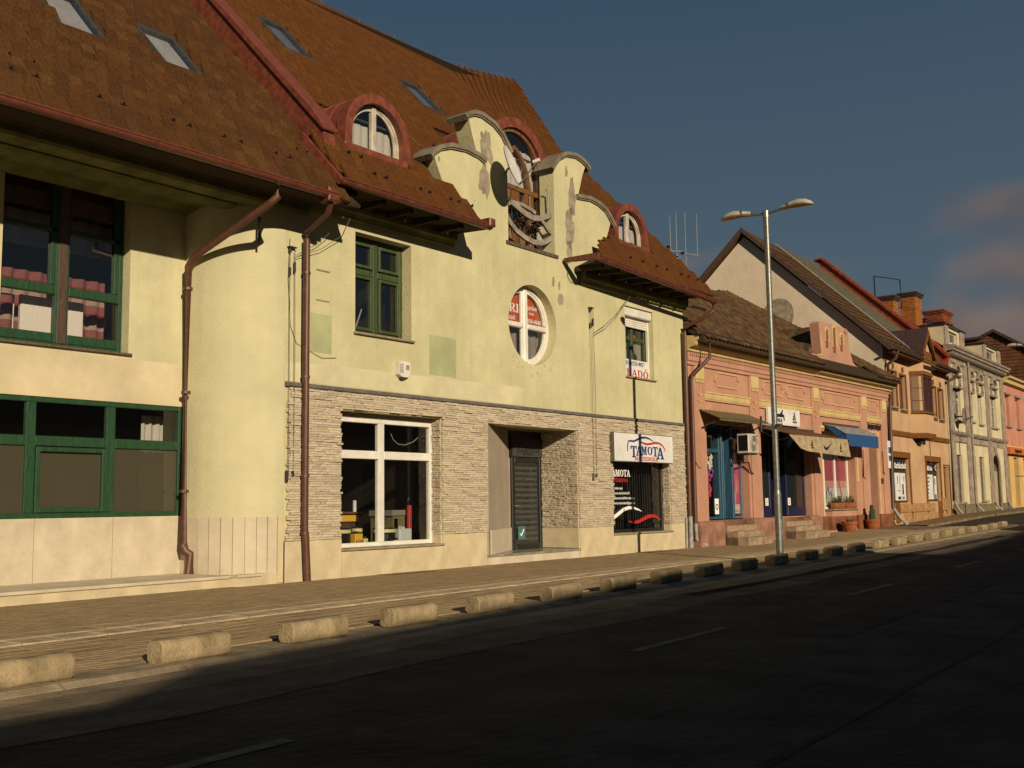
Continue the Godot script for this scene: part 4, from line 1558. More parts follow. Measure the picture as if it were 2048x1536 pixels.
		pbox("insulator", M.dark_metal, hb, c[0] - 0.014, c[1] - 0.42, 0.035, c[0] + 0.014, c[1] - 0.30, 0.066, 0.006)
		pbox("insulator", M.dark_metal, hb, c[0] + c[3] - 0.012, c[1] - 0.36, 0.035, c[0] + c[3] + 0.014, c[1] - 0.2, 0.066, 0.006)
	ptube("cable", M.wire, H, [Vector3(10.45, 4.75, 0.06), Vector3(10.8, 4.98, 0.12), Vector3(11.1, 5.25, 0.16), Vector3(11.35, 5.58, 0.2)], 0.005, 5)
	ptube("cable", M.wire, H, [Vector3(10.45, 4.72, 0.06), Vector3(10.9, 4.92, 0.1), Vector3(11.3, 5.2, 0.14), Vector3(11.42, 5.48, 0.18), Vector3(11.6, 5.9, 0.5), Vector3(11.75, 6.05, 0.6)], 0.005, 5)
	ptube("cable", M.wire, H, [Vector3(18.48, 4.55, 0.05), Vector3(18.85, 4.75, 0.09), Vector3(19.3, 5.06, 0.13), Vector3(19.75, 5.48, 0.18)], 0.005, 5)
	ptube("cable", M.wire, H, [Vector3(18.48, 4.5, 0.05), Vector3(18.9, 4.7, 0.08), Vector3(19.3, 5.0, 0.12), Vector3(19.72, 5.45, 0.17)], 0.005, 5)
	ptube("cable", M.wire, H, [Vector3(10.36, 5.0, 0.02), Vector3(10.33, 4.4, 0.02), Vector3(10.38, 3.7, 0.02), Vector3(10.5, 3.45, 0.02), Vector3(11.0, 3.28, 0.02), Vector3(11.3, 3.31, 0.02)], 0.004, 5)
	ptube("cable", M.wire, H, [Vector3(17.62, 5.95, 0.02), Vector3(17.6, 5.6, 0.02), Vector3(17.7, 5.5, 0.02), Vector3(18.0, 5.52, 0.05)], 0.006, 5)
	rebase(H, Vector3(16.3, 0, -5))

func _shutter() -> SurfaceTool:
	var s := st()
	for k in 5:
		cbox(s, 19.85, 4.90 + k * 0.046, -0.165, 20.95, 4.943 + k * 0.046, -0.135, 0.01)
	return s

func _balcony_door(H: Node3D) -> void:
	var B := pbox("balcony_floor", M.dark_sill, H, 15.6, 5.90, -0.9, 17.28, 5.965, 0.03)
	var z := -0.42
	var s := st()
	# outer arched frame
	var cx := 16.5
	var yc := 7.62
	var ro := 0.85
	var o := [[cx - ro, 5.97]] + arc(cx, yc, ro, 180, 0, 20) + [[cx + ro, 5.97]]
	var n := [[cx - ro + 0.09, 5.97]] + arc(cx, yc, ro - 0.09, 180, 0, 20) + [[cx + ro - 0.09, 5.97]]
	band(s, o, n, z - 0.08, z)
	# stiles, transom and leaning art-nouveau bars
	for x in [15.98, 16.2]:
		cbox(s, x - 0.045, 5.97, z - 0.07, x + 0.045, 7.2, z + 0.005, 0.01)
	cbox(s, 16.95, 5.97, z - 0.07, 17.08, 7.2, z + 0.005, 0.01)
	cbox(s, 15.7, 7.2, z - 0.07, 17.3, 7.3, z + 0.012, 0.01)
	ribbon(s, [[16.08, 7.3], [16.1, 7.55], [16.2, 7.82], [16.36, 8.02], [16.5, 8.08]], 0.09, z - 0.06, z + 0.008)
	ribbon(s, [[15.86, 8.12], [15.98, 7.95], [16.06, 7.72], [16.08, 7.45], [16.08, 7.3]], 0.08, z - 0.06, z + 0.004)
	ribbon(s, [[16.5, 8.08], [16.72, 7.9], [16.88, 7.65], [16.96, 7.3]], 0.08, z - 0.06, z + 0.006)
	ribbon(s, [[16.62, 5.97], [16.66, 6.5], [16.76, 6.9], [16.86, 7.2]], 0.13, z - 0.06, z + 0.006)
	cbox(s, 16.25, 6.85, z - 0.06, 16.62, 7.2, z - 0.005, 0.01)
	var D := put("balcony_door", s, M.honey_wood, H)
	s = st()
	zprism(s, [[cx - ro + 0.05, 5.98]] + arc(cx, yc, ro - 0.05, 180, 0, 20) + [[cx + ro - 0.05, 5.98]], z - 0.05, z - 0.044)
	put("pane", s, M.pane, D)
	curtain(D, "lace_curtain", cx - 0.75, 7.28, cx + 0.78, 8.1, z - 0.13, M.lace, 0.02, 9)
	room(H, 15.72, 5.9, 17.26, 7.95, -1.3, -0.52, M.mid_room)
	pbox("back_board", M.honey_wood, D, 15.69, 5.97, z + 0.012, 17.2, 6.0, z + 0.04)
	for k in 9:
		var x := 15.71 + k * 0.166
		if k > 5: continue
		pbox("plank", [M.honey_wood, M.plank_dark, M.plank_mid][k % 3], D, x, 5.97, z + 0.045, x + 0.155, 6.42 + 0.05 * (k % 2), z + 0.068, 0.006)
	# dark plants / rubbish behind the rail
	var f := FastNoiseLite.new()
	f.frequency = 2.5
	s = st()
	rng.seed = 8
	for k in 240:
		var p := Vector3(rng.randf_range(15.75, 16.95), rng.randf_range(6.3, 6.75), rng.randf_range(-0.34, -0.14))
		if absf(p.y - (6.62 - (p.x - 15.7) * 0.12)) > 0.2: continue
		var a := Vector3(rng.randfn(), rng.randfn(), rng.randfn()).normalized() * 0.05
		var b := Vector3(rng.randfn(), rng.randfn(), rng.randfn()).normalized() * 0.03
		quad(s, p - a, p + b, p + a, p - b)
	put("dry_plant", s, M.dry_leaf, D)
	pbox("side_board", M.old_white, D, 17.04, 5.97, -0.33, 17.19, 6.62, -0.29, 0.006)
	# flaking curved bands of the railing
	s = st()
	ribbon(s, [[15.69, 6.52], [15.83, 6.36], [16.02, 6.24], [16.28, 6.16], [16.55, 6.12], [16.8, 6.14], [17.0, 6.22], [17.19, 6.32]], 0.10, -0.10, -0.05)
	ribbon(s, [[15.69, 6.72], [15.86, 6.77], [16.04, 6.72], [16.28, 6.64], [16.55, 6.60], [16.8, 6.64], [17.0, 6.72], [17.19, 6.80]], 0.11, -0.10, -0.052)
	ribbon(s, [[15.92, 6.78], [16.2, 6.80], [16.5, 6.76], [16.66, 6.72]], 0.07, -0.104, -0.06)
	ribbon(s, [[16.82, 6.64], [16.95, 6.56], [17.08, 6.46], [17.19, 6.42]], 0.08, -0.104, -0.056)
	put("railing_band", s, M.flaked, D)
	s = st()
	tube(s, [Vector3(15.69, 6.9, -0.06), Vector3(15.8, 6.84, -0.07), Vector3(15.9, 6.7, -0.08), Vector3(15.92, 6.2, -0.08)], 0.008, 6)
	put("railing_wire", s, M.dark_metal, D)

func _window_lettering(W: Node3D) -> void:
	var z := -0.165
	text("lettering", "TAMOTA", W, Vector3(19.68, 1.68, z), 0.145, M.letter_white, "Droid Serif", 800, 0.003, 0.95)
	text("lettering", "AUTÓSISKOLA", W, Vector3(19.66, 1.53, z), 0.075, M.letter_red, "Droid Sans", 800, 0.003)
	var l := [["az iskola napi", 0.5], ["Tamota Autósiskola Kft.", 0.8], ["www.tamotakft@t-online.hu", 1.02], ["tamota.autosiskola@gmail.hu", 1.0]]
	for k in 4:
		text("lettering", l[k][0], W, Vector3(19.36 + l[k][1] / 2 - 0.02, 1.36 - k * 0.105, z), 0.05, M.letter_white, "Droid Sans", 500, 0.003, 0.95)
	var s := st()
	ribbon(s, [[19.2, 0.72, 0.075], [19.42, 0.75, 0.08], [19.62, 0.83, 0.08], [19.82, 0.91, 0.075], [20.02, 0.945, 0.07], [20.22, 0.94, 0.055], [20.42, 0.90, 0.035], [20.56, 0.86, 0.008]], 0.07, z, z + 0.003)
	put("lettering", s, M.letter_white, W)
	s = st()
	ribbon(s, [[19.98, 0.66, 0.008], [20.18, 0.625, 0.05], [20.4, 0.635, 0.07], [20.62, 0.69, 0.08], [20.84, 0.745, 0.08], [21.04, 0.755, 0.07], [21.22, 0.72, 0.05], [21.4, 0.66, 0.008]], 0.07, z, z + 0.003)
	put("lettering", s, M.letter_red, W)

# ---------------------------------------------------------------- things on and in the main house
func main_things() -> void:
	# school sign over the small window
	var S := thing("sign_board", "white driving-school sign with blue and red car outline above the small window", "sign")
	pbox("board", M.white, S, 19.0, 1.92, 0.045, 21.46, 2.51, 0.16, 0.006)
	pbox("edge", M.galv, S, 18.99, 1.91, 0.05, 21.47, 2.52, 0.15)
	var z := 0.161
	var T := "TAMOTA"
	var dy := [-0.012, 0.012, 0.022, 0.022, 0.012, -0.02]
	var ht := [0.235, 0.20, 0.175, 0.175, 0.20, 0.25]
	for k in 6:
		text("letter", T[k], S, Vector3(19.74 + k * 0.222 + (0.02 if k > 2 else 0.0), 2.14 + dy[k], z), ht[k] * 1.04, M.letter_blue, "Droid Serif", 900, 0.006, 1.16 if k != 2 else 1.0)
		text("letter", T[k], S, Vector3(19.752 + k * 0.222 + (0.02 if k > 2 else 0.0), 2.135 + dy[k], z - 0.001), ht[k] * 1.04, M.letter_blue, "Droid Serif", 900, 0.006, 1.16 if k != 2 else 1.0)
	text("lettering", "AUTÓSISKOLA", S, Vector3(20.28, 1.985, z), 0.085, M.letter_red, "Droid Sans", 900, 0.006, 1.25)
	var s := st()
	ribbon(s, [[19.5, 2.13, 0.02], [19.5, 2.25, 0.03], [19.54, 2.35, 0.03], [19.62, 2.355, 0.035], [19.76, 2.35, 0.04], [19.94, 2.40, 0.045], [20.1, 2.44, 0.045], [20.28, 2.45, 0.04], [20.44, 2.42, 0.03], [20.6, 2.37, 0.008]], 0.04, z, z + 0.006)
	put("car_outline", s, M.letter_blue, S)
	s = st()
	ribbon(s, [[19.98, 2.37, 0.008], [20.12, 2.33, 0.035], [20.3, 2.305, 0.045], [20.48, 2.32, 0.045], [20.66, 2.35, 0.045], [20.84, 2.345, 0.04], [20.98, 2.30, 0.035], [21.08, 2.22, 0.03], [21.1, 2.16, 0.012]], 0.04, z, z + 0.006)
	put("car_outline", s, M.letter_red, S)
	rebase(S, Vector3(20.23, 1.92, 0.1))
	# same school's sign above the entrance door
	S = thing("sign_board", "grey sign with black car outline above the dark entrance door", "sign")
	pbox("board", M.lamella, S, 16.83, 1.99, -0.876, 17.85, 2.36, -0.85)
	text("lettering", "TAMOTA", S, Vector3(17.34, 2.12, -0.846), 0.095, M.letter_black, "Droid Serif", 900, 0.004, 1.3)
	text("lettering", "AUTÓSISKOLA", S, Vector3(17.34, 2.045, -0.846), 0.035, M.letter_black, "Droid Sans", 500, 0.004, 1.1)
	s = st()
	ribbon(s, [[17.0, 2.2, 0.01], [17.1, 2.22, 0.014], [17.22, 2.26, 0.016], [17.36, 2.265, 0.016], [17.5, 2.23, 0.012], [17.66, 2.22, 0.012], [17.74, 2.16, 0.008]], 0.014, -0.849, -0.846)
	put("car_outline", s, M.letter_black, S)
	rebase(S, Vector3(17.34, 1.99, -0.86))
	# for-sale sign
	S = thing("for_sale_sign", "white for-sale notice with red lettering in the shuttered upper window", "sign")
	pbox("board", M.white, S, 19.82, 3.78, -0.14, 21.0, 4.18, -0.125)
	text("lettering", "06-20/253-9057", S, Vector3(20.36, 4.1, -0.122), 0.09, M.letter_blue, "Droid Serif", 800, 0.003, 0.98)
	text("lettering", "ELADÓ", S, Vector3(20.38, 3.88, -0.122), 0.17, M.letter_red, "Droid Serif", 900, 0.003, 1.35)
	rebase(S, Vector3(20.4, 3.78, -0.13))
	# orange banner behind the round window
	S = thing("banner", "orange advertising banner with white lettering behind the round window", "banner")
	s = st()
	zprism(s, [[15.74, 4.5], [17.1, 4.5], [17.1, 4.62], [16.96, 4.86], [16.74, 5.05], [16.42, 5.14], [16.1, 5.05], [15.88, 4.86], [15.74, 4.62]], -0.29, -0.285)
	put("cloth", s, M.banner_orange, S)
	text("lettering", "PRI", S, Vector3(16.1, 4.80, -0.283), 0.17, M.letter_white, "Droid Serif", 700, 0.002, 1.3)
	text("lettering", "ingatlan", S, Vector3(16.72, 4.86, -0.283), 0.08, M.letter_white, "Droid Sans", 700, 0.002)
	text("lettering", "iroda", S, Vector3(16.76, 4.75, -0.283), 0.05, M.letter_white, "Droid Sans", 700, 0.002)
	text("lettering", "ELADÓ", S, Vector3(16.08, 4.6, -0.283), 0.07, M.letter_white, "Droid Sans", 700, 0.002)
	text("lettering", "20/920-4640", S, Vector3(16.76, 4.6, -0.283), 0.08, M.letter_white, "Droid Sans", 700, 0.002)
	rebase(S, Vector3(16.42, 4.5, -0.287))
	# alarm box
	S = thing("alarm_box", "small cream alarm siren box on the wall above the shop window", "alarm")
	s = st()
	zprism(s, [[12.60, 3.17], [12.60, 3.385], [12.86, 3.385], [12.86, 3.17], [12.79, 3.13], [12.67, 3.13]], 0.0, 0.10)
	put("housing", s, M.white_frame, S)
	for k in 6:
		pbox("louvre", M.sill, S, 12.615, 3.20 + k * 0.026, 0.10, 12.70, 3.212 + k * 0.026, 0.106)
	pbox("flash_lens", M.sill, S, 12.76, 3.25, 0.10, 12.83, 3.33, 0.106)
	pbox("flash_lens", M.brown_frame, S, 12.68, 3.10, 0.02, 12.78, 3.13, 0.07)
	rebase(S, Vector3(12.73, 3.1, 0.0))
	# satellite dish
	S = thing("satellite_dish", "white satellite dish on the wall by the tall balcony opening", "satellite dish")
	var nrm := Vector3(0.32, 0.30, 0.90).normalized()
	var c := Vector3(15.2, 7.2, 0.5)
	var u := nrm.cross(Vector3.UP).normalized()
	var v := u.cross(nrm).normalized()
	s = st()
	s.set_smooth_group(1)
	var R := 0.37
	for side in 2:
		var off := -0.012 * side
		for i in 6:
			for k in 28:
				var p := []
				for q in [[i, k], [i, k + 1], [i + 1, k + 1], [i + 1, k]]:
					var r: float = R * q[0] / 6.0
					var a: float = TAU * q[1] / 28.0
					p.append(c + u * cos(a) * r + v * sin(a) * r * 1.06 + nrm * (0.35 * r * r - 0.05 + off))
				if side == 0: quad(s, p[0], p[1], p[2], p[3])
				else: quad(s, p[3], p[2], p[1], p[0])
	put("reflector", s, M.dish, S)
	var lnb := c + nrm * 0.42 - v * 0.12
	ptube("feed_arm", M.galv, S, [c - v * R * 1.02 - nrm * 0.02, c - v * R * 0.9 + nrm * 0.1, lnb], 0.012, 6)
	ptube("feed_horn", M.white, S, [lnb - nrm * 0.05 + v * 0.02, lnb + nrm * 0.08 + v * 0.02], 0.035, 10)
	ptube("mast", M.galv, S, [Vector3(15.62, 7.25, 0.02), Vector3(15.4, 7.22, 0.2), c - nrm * 0.05], 0.02, 8)
	ptube("cable", M.black_thing, S, [lnb, lnb + Vector3(0.05, -0.15, 0), Vector3(15.66, 6.9, 0.1), Vector3(15.69, 6.4, 0.02)], 0.005, 5)
	ptube("mast", M.galv, S, [Vector3(17.1, 7.3, -0.12), Vector3(17.14, 7.22, -0.1), Vector3(17.15, 6.75, -0.1)], 0.012, 6)
	rebase(S, Vector3(15.6, 6.9, 0.0))
	# rooftop antenna, standing on the next roof behind
	S = thing("antenna", "thin metal antenna with upright rods behind the roof verge", "antenna")
	ptube("mast", M.galv, S, [Vector3(25.0, 6.3, -1.5), Vector3(25.0, 7.62, -1.5)], 0.025, 8)
	ptube("boom", M.lead, S, [Vector3(24.72, 7.66, -1.6), Vector3(25.25, 7.72, -1.45)], 0.014, 6)
	ptube("boom", M.lead, S, [Vector3(24.62, 7.42, -1.2), Vector3(25.05, 7.58, -1.5), Vector3(25.25, 7.68, -1.7)], 0.016, 6)
	ptube("boom", M.lead, S, [Vector3(25.55, 7.72, -1.5), Vector3(26.15, 7.78, -1.5)], 0.014, 6)
	for p in [[24.68, 7.66, 8.6], [25.02, 7.7, 8.75], [25.52, 7.15, 8.85], [26.2, 7.78, 8.95]]:
		ptube("rod", M.lead, S, [Vector3(p[0], p[1], -1.5), Vector3(p[0], p[2], -1.5)], 0.008, 5)
	for p in [[24.55, 7.72], [25.32, 7.7]]:
		pbox("amplifier", M.dark_metal, S, p[0] - 0.035, p[1] - 0.035, -1.53, p[0] + 0.035, p[1] + 0.035, -1.46)
	ptube("rod", M.dark_metal, S, [Vector3(24.55, 7.3, -1.5), Vector3(24.55, 7.72, -1.5)], 0.012, 6)
	rebase(S, Vector3(25.0, 6.3, -1.5))
	shop_goods()

func drum(label: String, x: float, z: float, r: float, h: float) -> void:
	var D := thing("oil_drum", label, "drum", "drums in the shop window")
	var s := st()
	lathe(s, Vector3.ZERO, [[0.0, 0], [r, 0], [r, h * 0.3], [r * 1.03, h * 0.33], [r, h * 0.36], [r, h * 0.64], [r * 1.03, h * 0.67], [r, h * 0.7], [r, h], [r * 0.94, h], [r * 0.94, h - 0.01], [0, h - 0.01]], 22)
	put("shell", s, M.black_thing, D)
	s = st()
	lathe(s, Vector3.ZERO, [[r * 1.004, h * 0.74], [r * 1.012, h * 0.74], [r * 1.012, h * 0.93], [r * 1.004, h * 0.93]], 22)
	put("label_band", s, M.pale_yellow, D)
	D.position = Vector3(x, 0.421, z)

func can(label: String, x: float, z: float, w: float, h: float, m: Material, word: String) -> void:
	var D := thing("oil_can", label, "can", "cans in the shop window")
	pbox("body", m, D, -w / 2, 0, -0.06, w / 2, h, 0.06, 0.012)
	var s := st()
	lathe(s, Vector3(w * 0.15, h, 0), [[0.03, 0], [0.03, 0.035], [0, 0.035]], 10)
	put("cap", s, M.black_thing, D)
	pbox("handle", M.black_thing, D, -w * 0.42, h, -0.015, w * 0.0, h + 0.04, 0.015, 0.006)
	text("lettering", word, D, Vector3(0, h * 0.35, 0.062), 0.05, M.letter_black, "Droid Sans", 800, 0.002)
	D.position = Vector3(x, 0.421, z)

func shop_goods() -> void:
	pbox("shelf_step", M.black_thing, get_node("town_house"), 11.4 - 16.3, 0.303, -0.95 + 5, 13.7 - 16.3, 0.42, -0.37 + 5)
	var d := thing("desk", "wooden desk with yellow drawer fronts inside the shop window", "desk")
	pbox("top", M.honey_wood, d, 11.6, 0.93, -1.9, 13.06, 0.965, -1.15, 0.01)
	for x in [[12.2, 12.52], [12.58, 12.99]]:
		pbox("drawer", M.yellow, d, x[0], 0.80, -1.24, x[1], 0.91, -1.2, 0.01)
	pbox("frame", M.brown_frame, d, 11.65, 0.33, -1.85, 13.0, 0.93, -1.25)
	rebase(d, Vector3(12.3, 0.3, -1.5))
	var o := tag_box("monitor", "grey computer monitor on the desk inside the shop window", "monitor", 11.9, 1.06, -1.6, 12.68, 1.32, -1.55, M.grey_cloth)
	o = tag_box("paper_stack", "pale stack of paper under the monitor on the desk", "paper", 12.0, 0.966, -1.5, 12.66, 1.05, -1.3, M.lace)
	var s := st()
	lathe(s, Vector3.ZERO, [[0, 0], [0.035, 0], [0.035, 0.19], [0.012, 0.19], [0.012, 0.18], [0, 0.18]], 14)
	var r := put("paper_roll", s, M.white, self)
	r.position = Vector3(12.9, 0.966, -1.22)
	tag(r, "white paper roll standing on the desk's right end", "paper roll")
	drum("large black drum at the left edge of the shop window", 11.98, -0.68, 0.22, 0.29)
	drum("slim black drum with yellow band left of the white mullion", 12.40, -0.66, 0.09, 0.30)
	drum("black drum with yellow band just right of the white mullion", 13.03, -0.66, 0.19, 0.27)
	can("orange oil can with black cap in front of the left drum", 12.24, -0.5, 0.17, 0.20, M.yellow, "AGIP")
	can("narrow yellow can by the slim drum", 12.40, -0.5, 0.09, 0.12, M.pale_yellow, "oil")
	can("yellow can cut by the left frame of the shop window", 11.80, -0.5, 0.12, 0.20, M.yellow, "AGIP")
	can("low yellow can in front of the drum right of the mullion", 13.13, -0.5, 0.14, 0.07, M.pale_yellow, "oil")
	var j := thing("jerrycan", "milky white plastic canister in the right half of the shop window", "canister")
	pbox("body", M.canister, j, -0.155, 0, -0.08, 0.155, 0.25, 0.08, 0.03)
	s = st()
	lathe(s, Vector3(0, 0.25, 0), [[0.035, 0], [0.035, 0.03], [0, 0.03]], 12)
	put("cap", s, M.canister, j)
	ptube("handle", M.canister, j, [Vector3(-0.10, 0.25, 0), Vector3(-0.09, 0.285, 0), Vector3(-0.05, 0.285, 0), Vector3(-0.04, 0.25, 0)], 0.014, 6)
	j.position = Vector3(13.44, 0.42, -0.62)
	var c := thing("red_tool_case", "tall narrow red case standing behind the white canister", "case")
	pbox("body", M.letter_red, c, 0, 0, 0, 0.07, 0.64, 0.06, 0.012)
	pbox("clasp", M.galv, c, 0.02, 0.35, 0.06, 0.05, 0.42, 0.07)
	c.position = Vector3(13.58, 0.421, -0.66)
	var k := thing("cabinet", "olive cabinet with pale top at the back of the shop", "cabinet")
	pbox("body", M.olive, k, 13.86, 0.3, -1.8, 14.18, 0.88, -1.25)
	pbox("top", M.grey_cloth, k, 13.82, 0.88, -1.8, 14.22, 0.98, -1.22, 0.01)
	rebase(k, Vector3(14.0, 0.3, -1.5))

func tag_box(nm: String, label: String, cat: String, x0: float, y0: float, z0: float, x1: float, y1: float, z1: float, m: Material) -> MeshInstance3D:
	var o := rebase_mesh(pbox(nm, m, self, x0, y0, z0, x1, y1, z1, 0.012))
	tag(o, label, cat)
	return o

# ---------------------------------------------------------------- house at the left edge
func materials2() -> void:
	mat("stone_bed", 0.30, 0.24, 0.17, 0.95, "dirt", 1.0)
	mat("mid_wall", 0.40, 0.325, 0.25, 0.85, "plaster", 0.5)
	mat("floor_tile", 0.36, 0.33, 0.24, 0.25, "dirt", 0.8)
	mat("lamella", 0.07, 0.065, 0.055, 0.8, "fine", 1.0)
	mat("flaked", 0.40, 0.345, 0.29, 0.95, "dirt", 1.3, "n_rough", 0.5)
	mat("plank_dark", 0.16, 0.06, 0.022, 0.6, "wood", 1.0)
	mat("plank_mid", 0.27, 0.14, 0.035, 0.6, "wood", 1.0)
	mat("dry_leaf", 0.05, 0.035, 0.022, 1.0)
	mat("pale_yellow", 0.55, 0.52, 0.22, 0.5)
	mat("yellow", 0.62, 0.36, 0.03, 0.5)
	mat("canister", 0.46, 0.50, 0.46, 0.4)
	mat("radiator", 0.66, 0.60, 0.53, 0.5)
	mat("stripe_red", 0.24, 0.035, 0.04, 0.95, "fine", 2.0)
	mat("stripe_rose", 0.27, 0.10, 0.095, 0.95, "fine", 2.0)
	mat("sheer", 0.42, 0.42, 0.40, 0.95, "plaster", 1.0)
	mat("stripe_pale", 0.42, 0.28, 0.23, 0.95, "fine", 2.0)
	# pink house
	mat("pink", 0.49, 0.262, 0.178, 0.9, "plaster", 0.35, "n_fine", 0.35)
	mat("pink_dirty", 0.44, 0.215, 0.14, 0.95, "dirt", 0.7, "n_rough", 0.4)
	mat("plinth_red", 0.30, 0.115, 0.062, 0.9, "dirt", 0.8, "n_fine", 0.4)
	mat("plinth_pink", 0.42, 0.215, 0.15, 0.9, "dirt", 0.8, "n_fine", 0.4)
	mat("yellow_trim", 0.62, 0.47, 0.215, 0.85, "plaster", 0.8, "n_fine", 0.3)
	mat("peach_trim", 0.62, 0.37, 0.205, 0.85, "plaster", 0.8)
	mat("blue_frame", 0.03, 0.115, 0.20, 0.5, "wood", 1.0)
	mat("blue_grey", 0.13, 0.19, 0.27, 0.5, "wood", 1.0)
	mat("navy", 0.010, 0.012, 0.05, 0.4)
	mat("step_stone", 0.45, 0.32, 0.21, 0.9, "dirt", 1.2, "n_fine", 0.3)
	mat("plank_door", 0.055, 0.03, 0.018, 0.7, "wood", 1.2)
	mat("awning_brown", 0.20, 0.105, 0.055, 0.85, "dirt", 1.2)
	mat("awning_cream", 0.56, 0.43, 0.26, 0.9, "dirt", 1.0)
	mat("awning_blue", 0.035, 0.10, 0.26, 0.9, "fine", 2.0)
	mat("awning_grey", 0.36, 0.34, 0.34, 0.9, "dirt", 1.2)
	mat("canopy_sheet", 0.20, 0.155, 0.07, 0.6, "rust", 1.2)
	mat("ac_case", 0.62, 0.58, 0.48, 0.5, "fine", 0.8)
	mat("terracotta", 0.42, 0.13, 0.045, 0.85, "dirt", 1.5)
	mat("leaf", 0.045, 0.065, 0.03, 0.8)
	mat("leaf_dry", 0.16, 0.115, 0.035, 0.9)
	mat("poster_pink", 0.40, 0.035, 0.14, 0.6)
	mat("skin_print", 0.50, 0.24, 0.19, 0.6)
	mat("poster_red", 0.34, 0.05, 0.06, 0.6)
	mat("flower_white", 0.44, 0.40, 0.30, 0.7)
	mat("flower_pink", 0.34, 0.03, 0.10, 0.7)
	mat("flower_violet", 0.17, 0.06, 0.18, 0.7)
	# tan house and others
	mat("tan", 0.54, 0.34, 0.195, 0.9, "plaster", 0.35, "n_fine", 0.3)
	mat("gable_white", 0.74, 0.61, 0.45, 0.95, "plaster", 0.15, "n_fine", 0.4)
	mat("brown_trim", 0.25, 0.10, 0.026, 0.8, "dirt", 1.0)
	mat("window_brown", 0.115, 0.032, 0.022, 0.5, "wood", 1.0)
	mat("rubble", 0.52, 0.295, 0.135, 0.95, "dirt", 1.0, "n_rough", 0.9)
	mat("roof_smooth", 0.16, 0.085, 0.04, 0.9, "lichen", 0.8)
	mat("roof_moss", 0.19, 0.16, 0.10, 0.95, "lichen", 0.35)
	mat("bay_roof", 0.085, 0.045, 0.036, 0.6, "rust", 0.8)
	mat("red_cap", 0.38, 0.062, 0.022, 0.5, "rust", 0.5)
	mat("orange_brick", 0.42, 0.155, 0.04, 0.9, "dirt", 1.0)
	mat("red_brick", 0.30, 0.085, 0.05, 0.95, "dirt", 1.0)
	mat("cream_house", 0.62, 0.53, 0.34, 0.9, "plaster", 0.35)
	mat("stucco_grey", 0.42, 0.335, 0.265, 0.9, "dirt", 0.6)
	mat("stucco_dark", 0.30, 0.245, 0.19, 0.9, "dirt", 0.8)  # darker stucco tone for ornaments, fillets, lower frames and the dish
	mat("plinth_olive", 0.25, 0.20, 0.115, 0.9, "dirt", 0.8)
	mat("roof_red_far", 0.23, 0.072, 0.042, 0.9, "lichen", 0.6)
	mat("roof_dark_far", 0.09, 0.07, 0.055, 0.9, "lichen", 0.6)
	mat("far_pink", 0.54, 0.245, 0.165, 0.9, "plaster", 0.35)
	mat("far_yellow", 0.64, 0.42, 0.16, 0.9, "plaster", 0.35)
	mat("far_gable", 0.20, 0.085, 0.042, 0.95, "dirt", 0.4)
	mat("door_green", 0.06, 0.17, 0.02, 0.6, "wood", 1.0)
	mat("opp_wall", 0.40, 0.36, 0.28, 0.9, "plaster", 0.3)
	mat("far_orange", 0.48, 0.13, 0.03, 0.6)

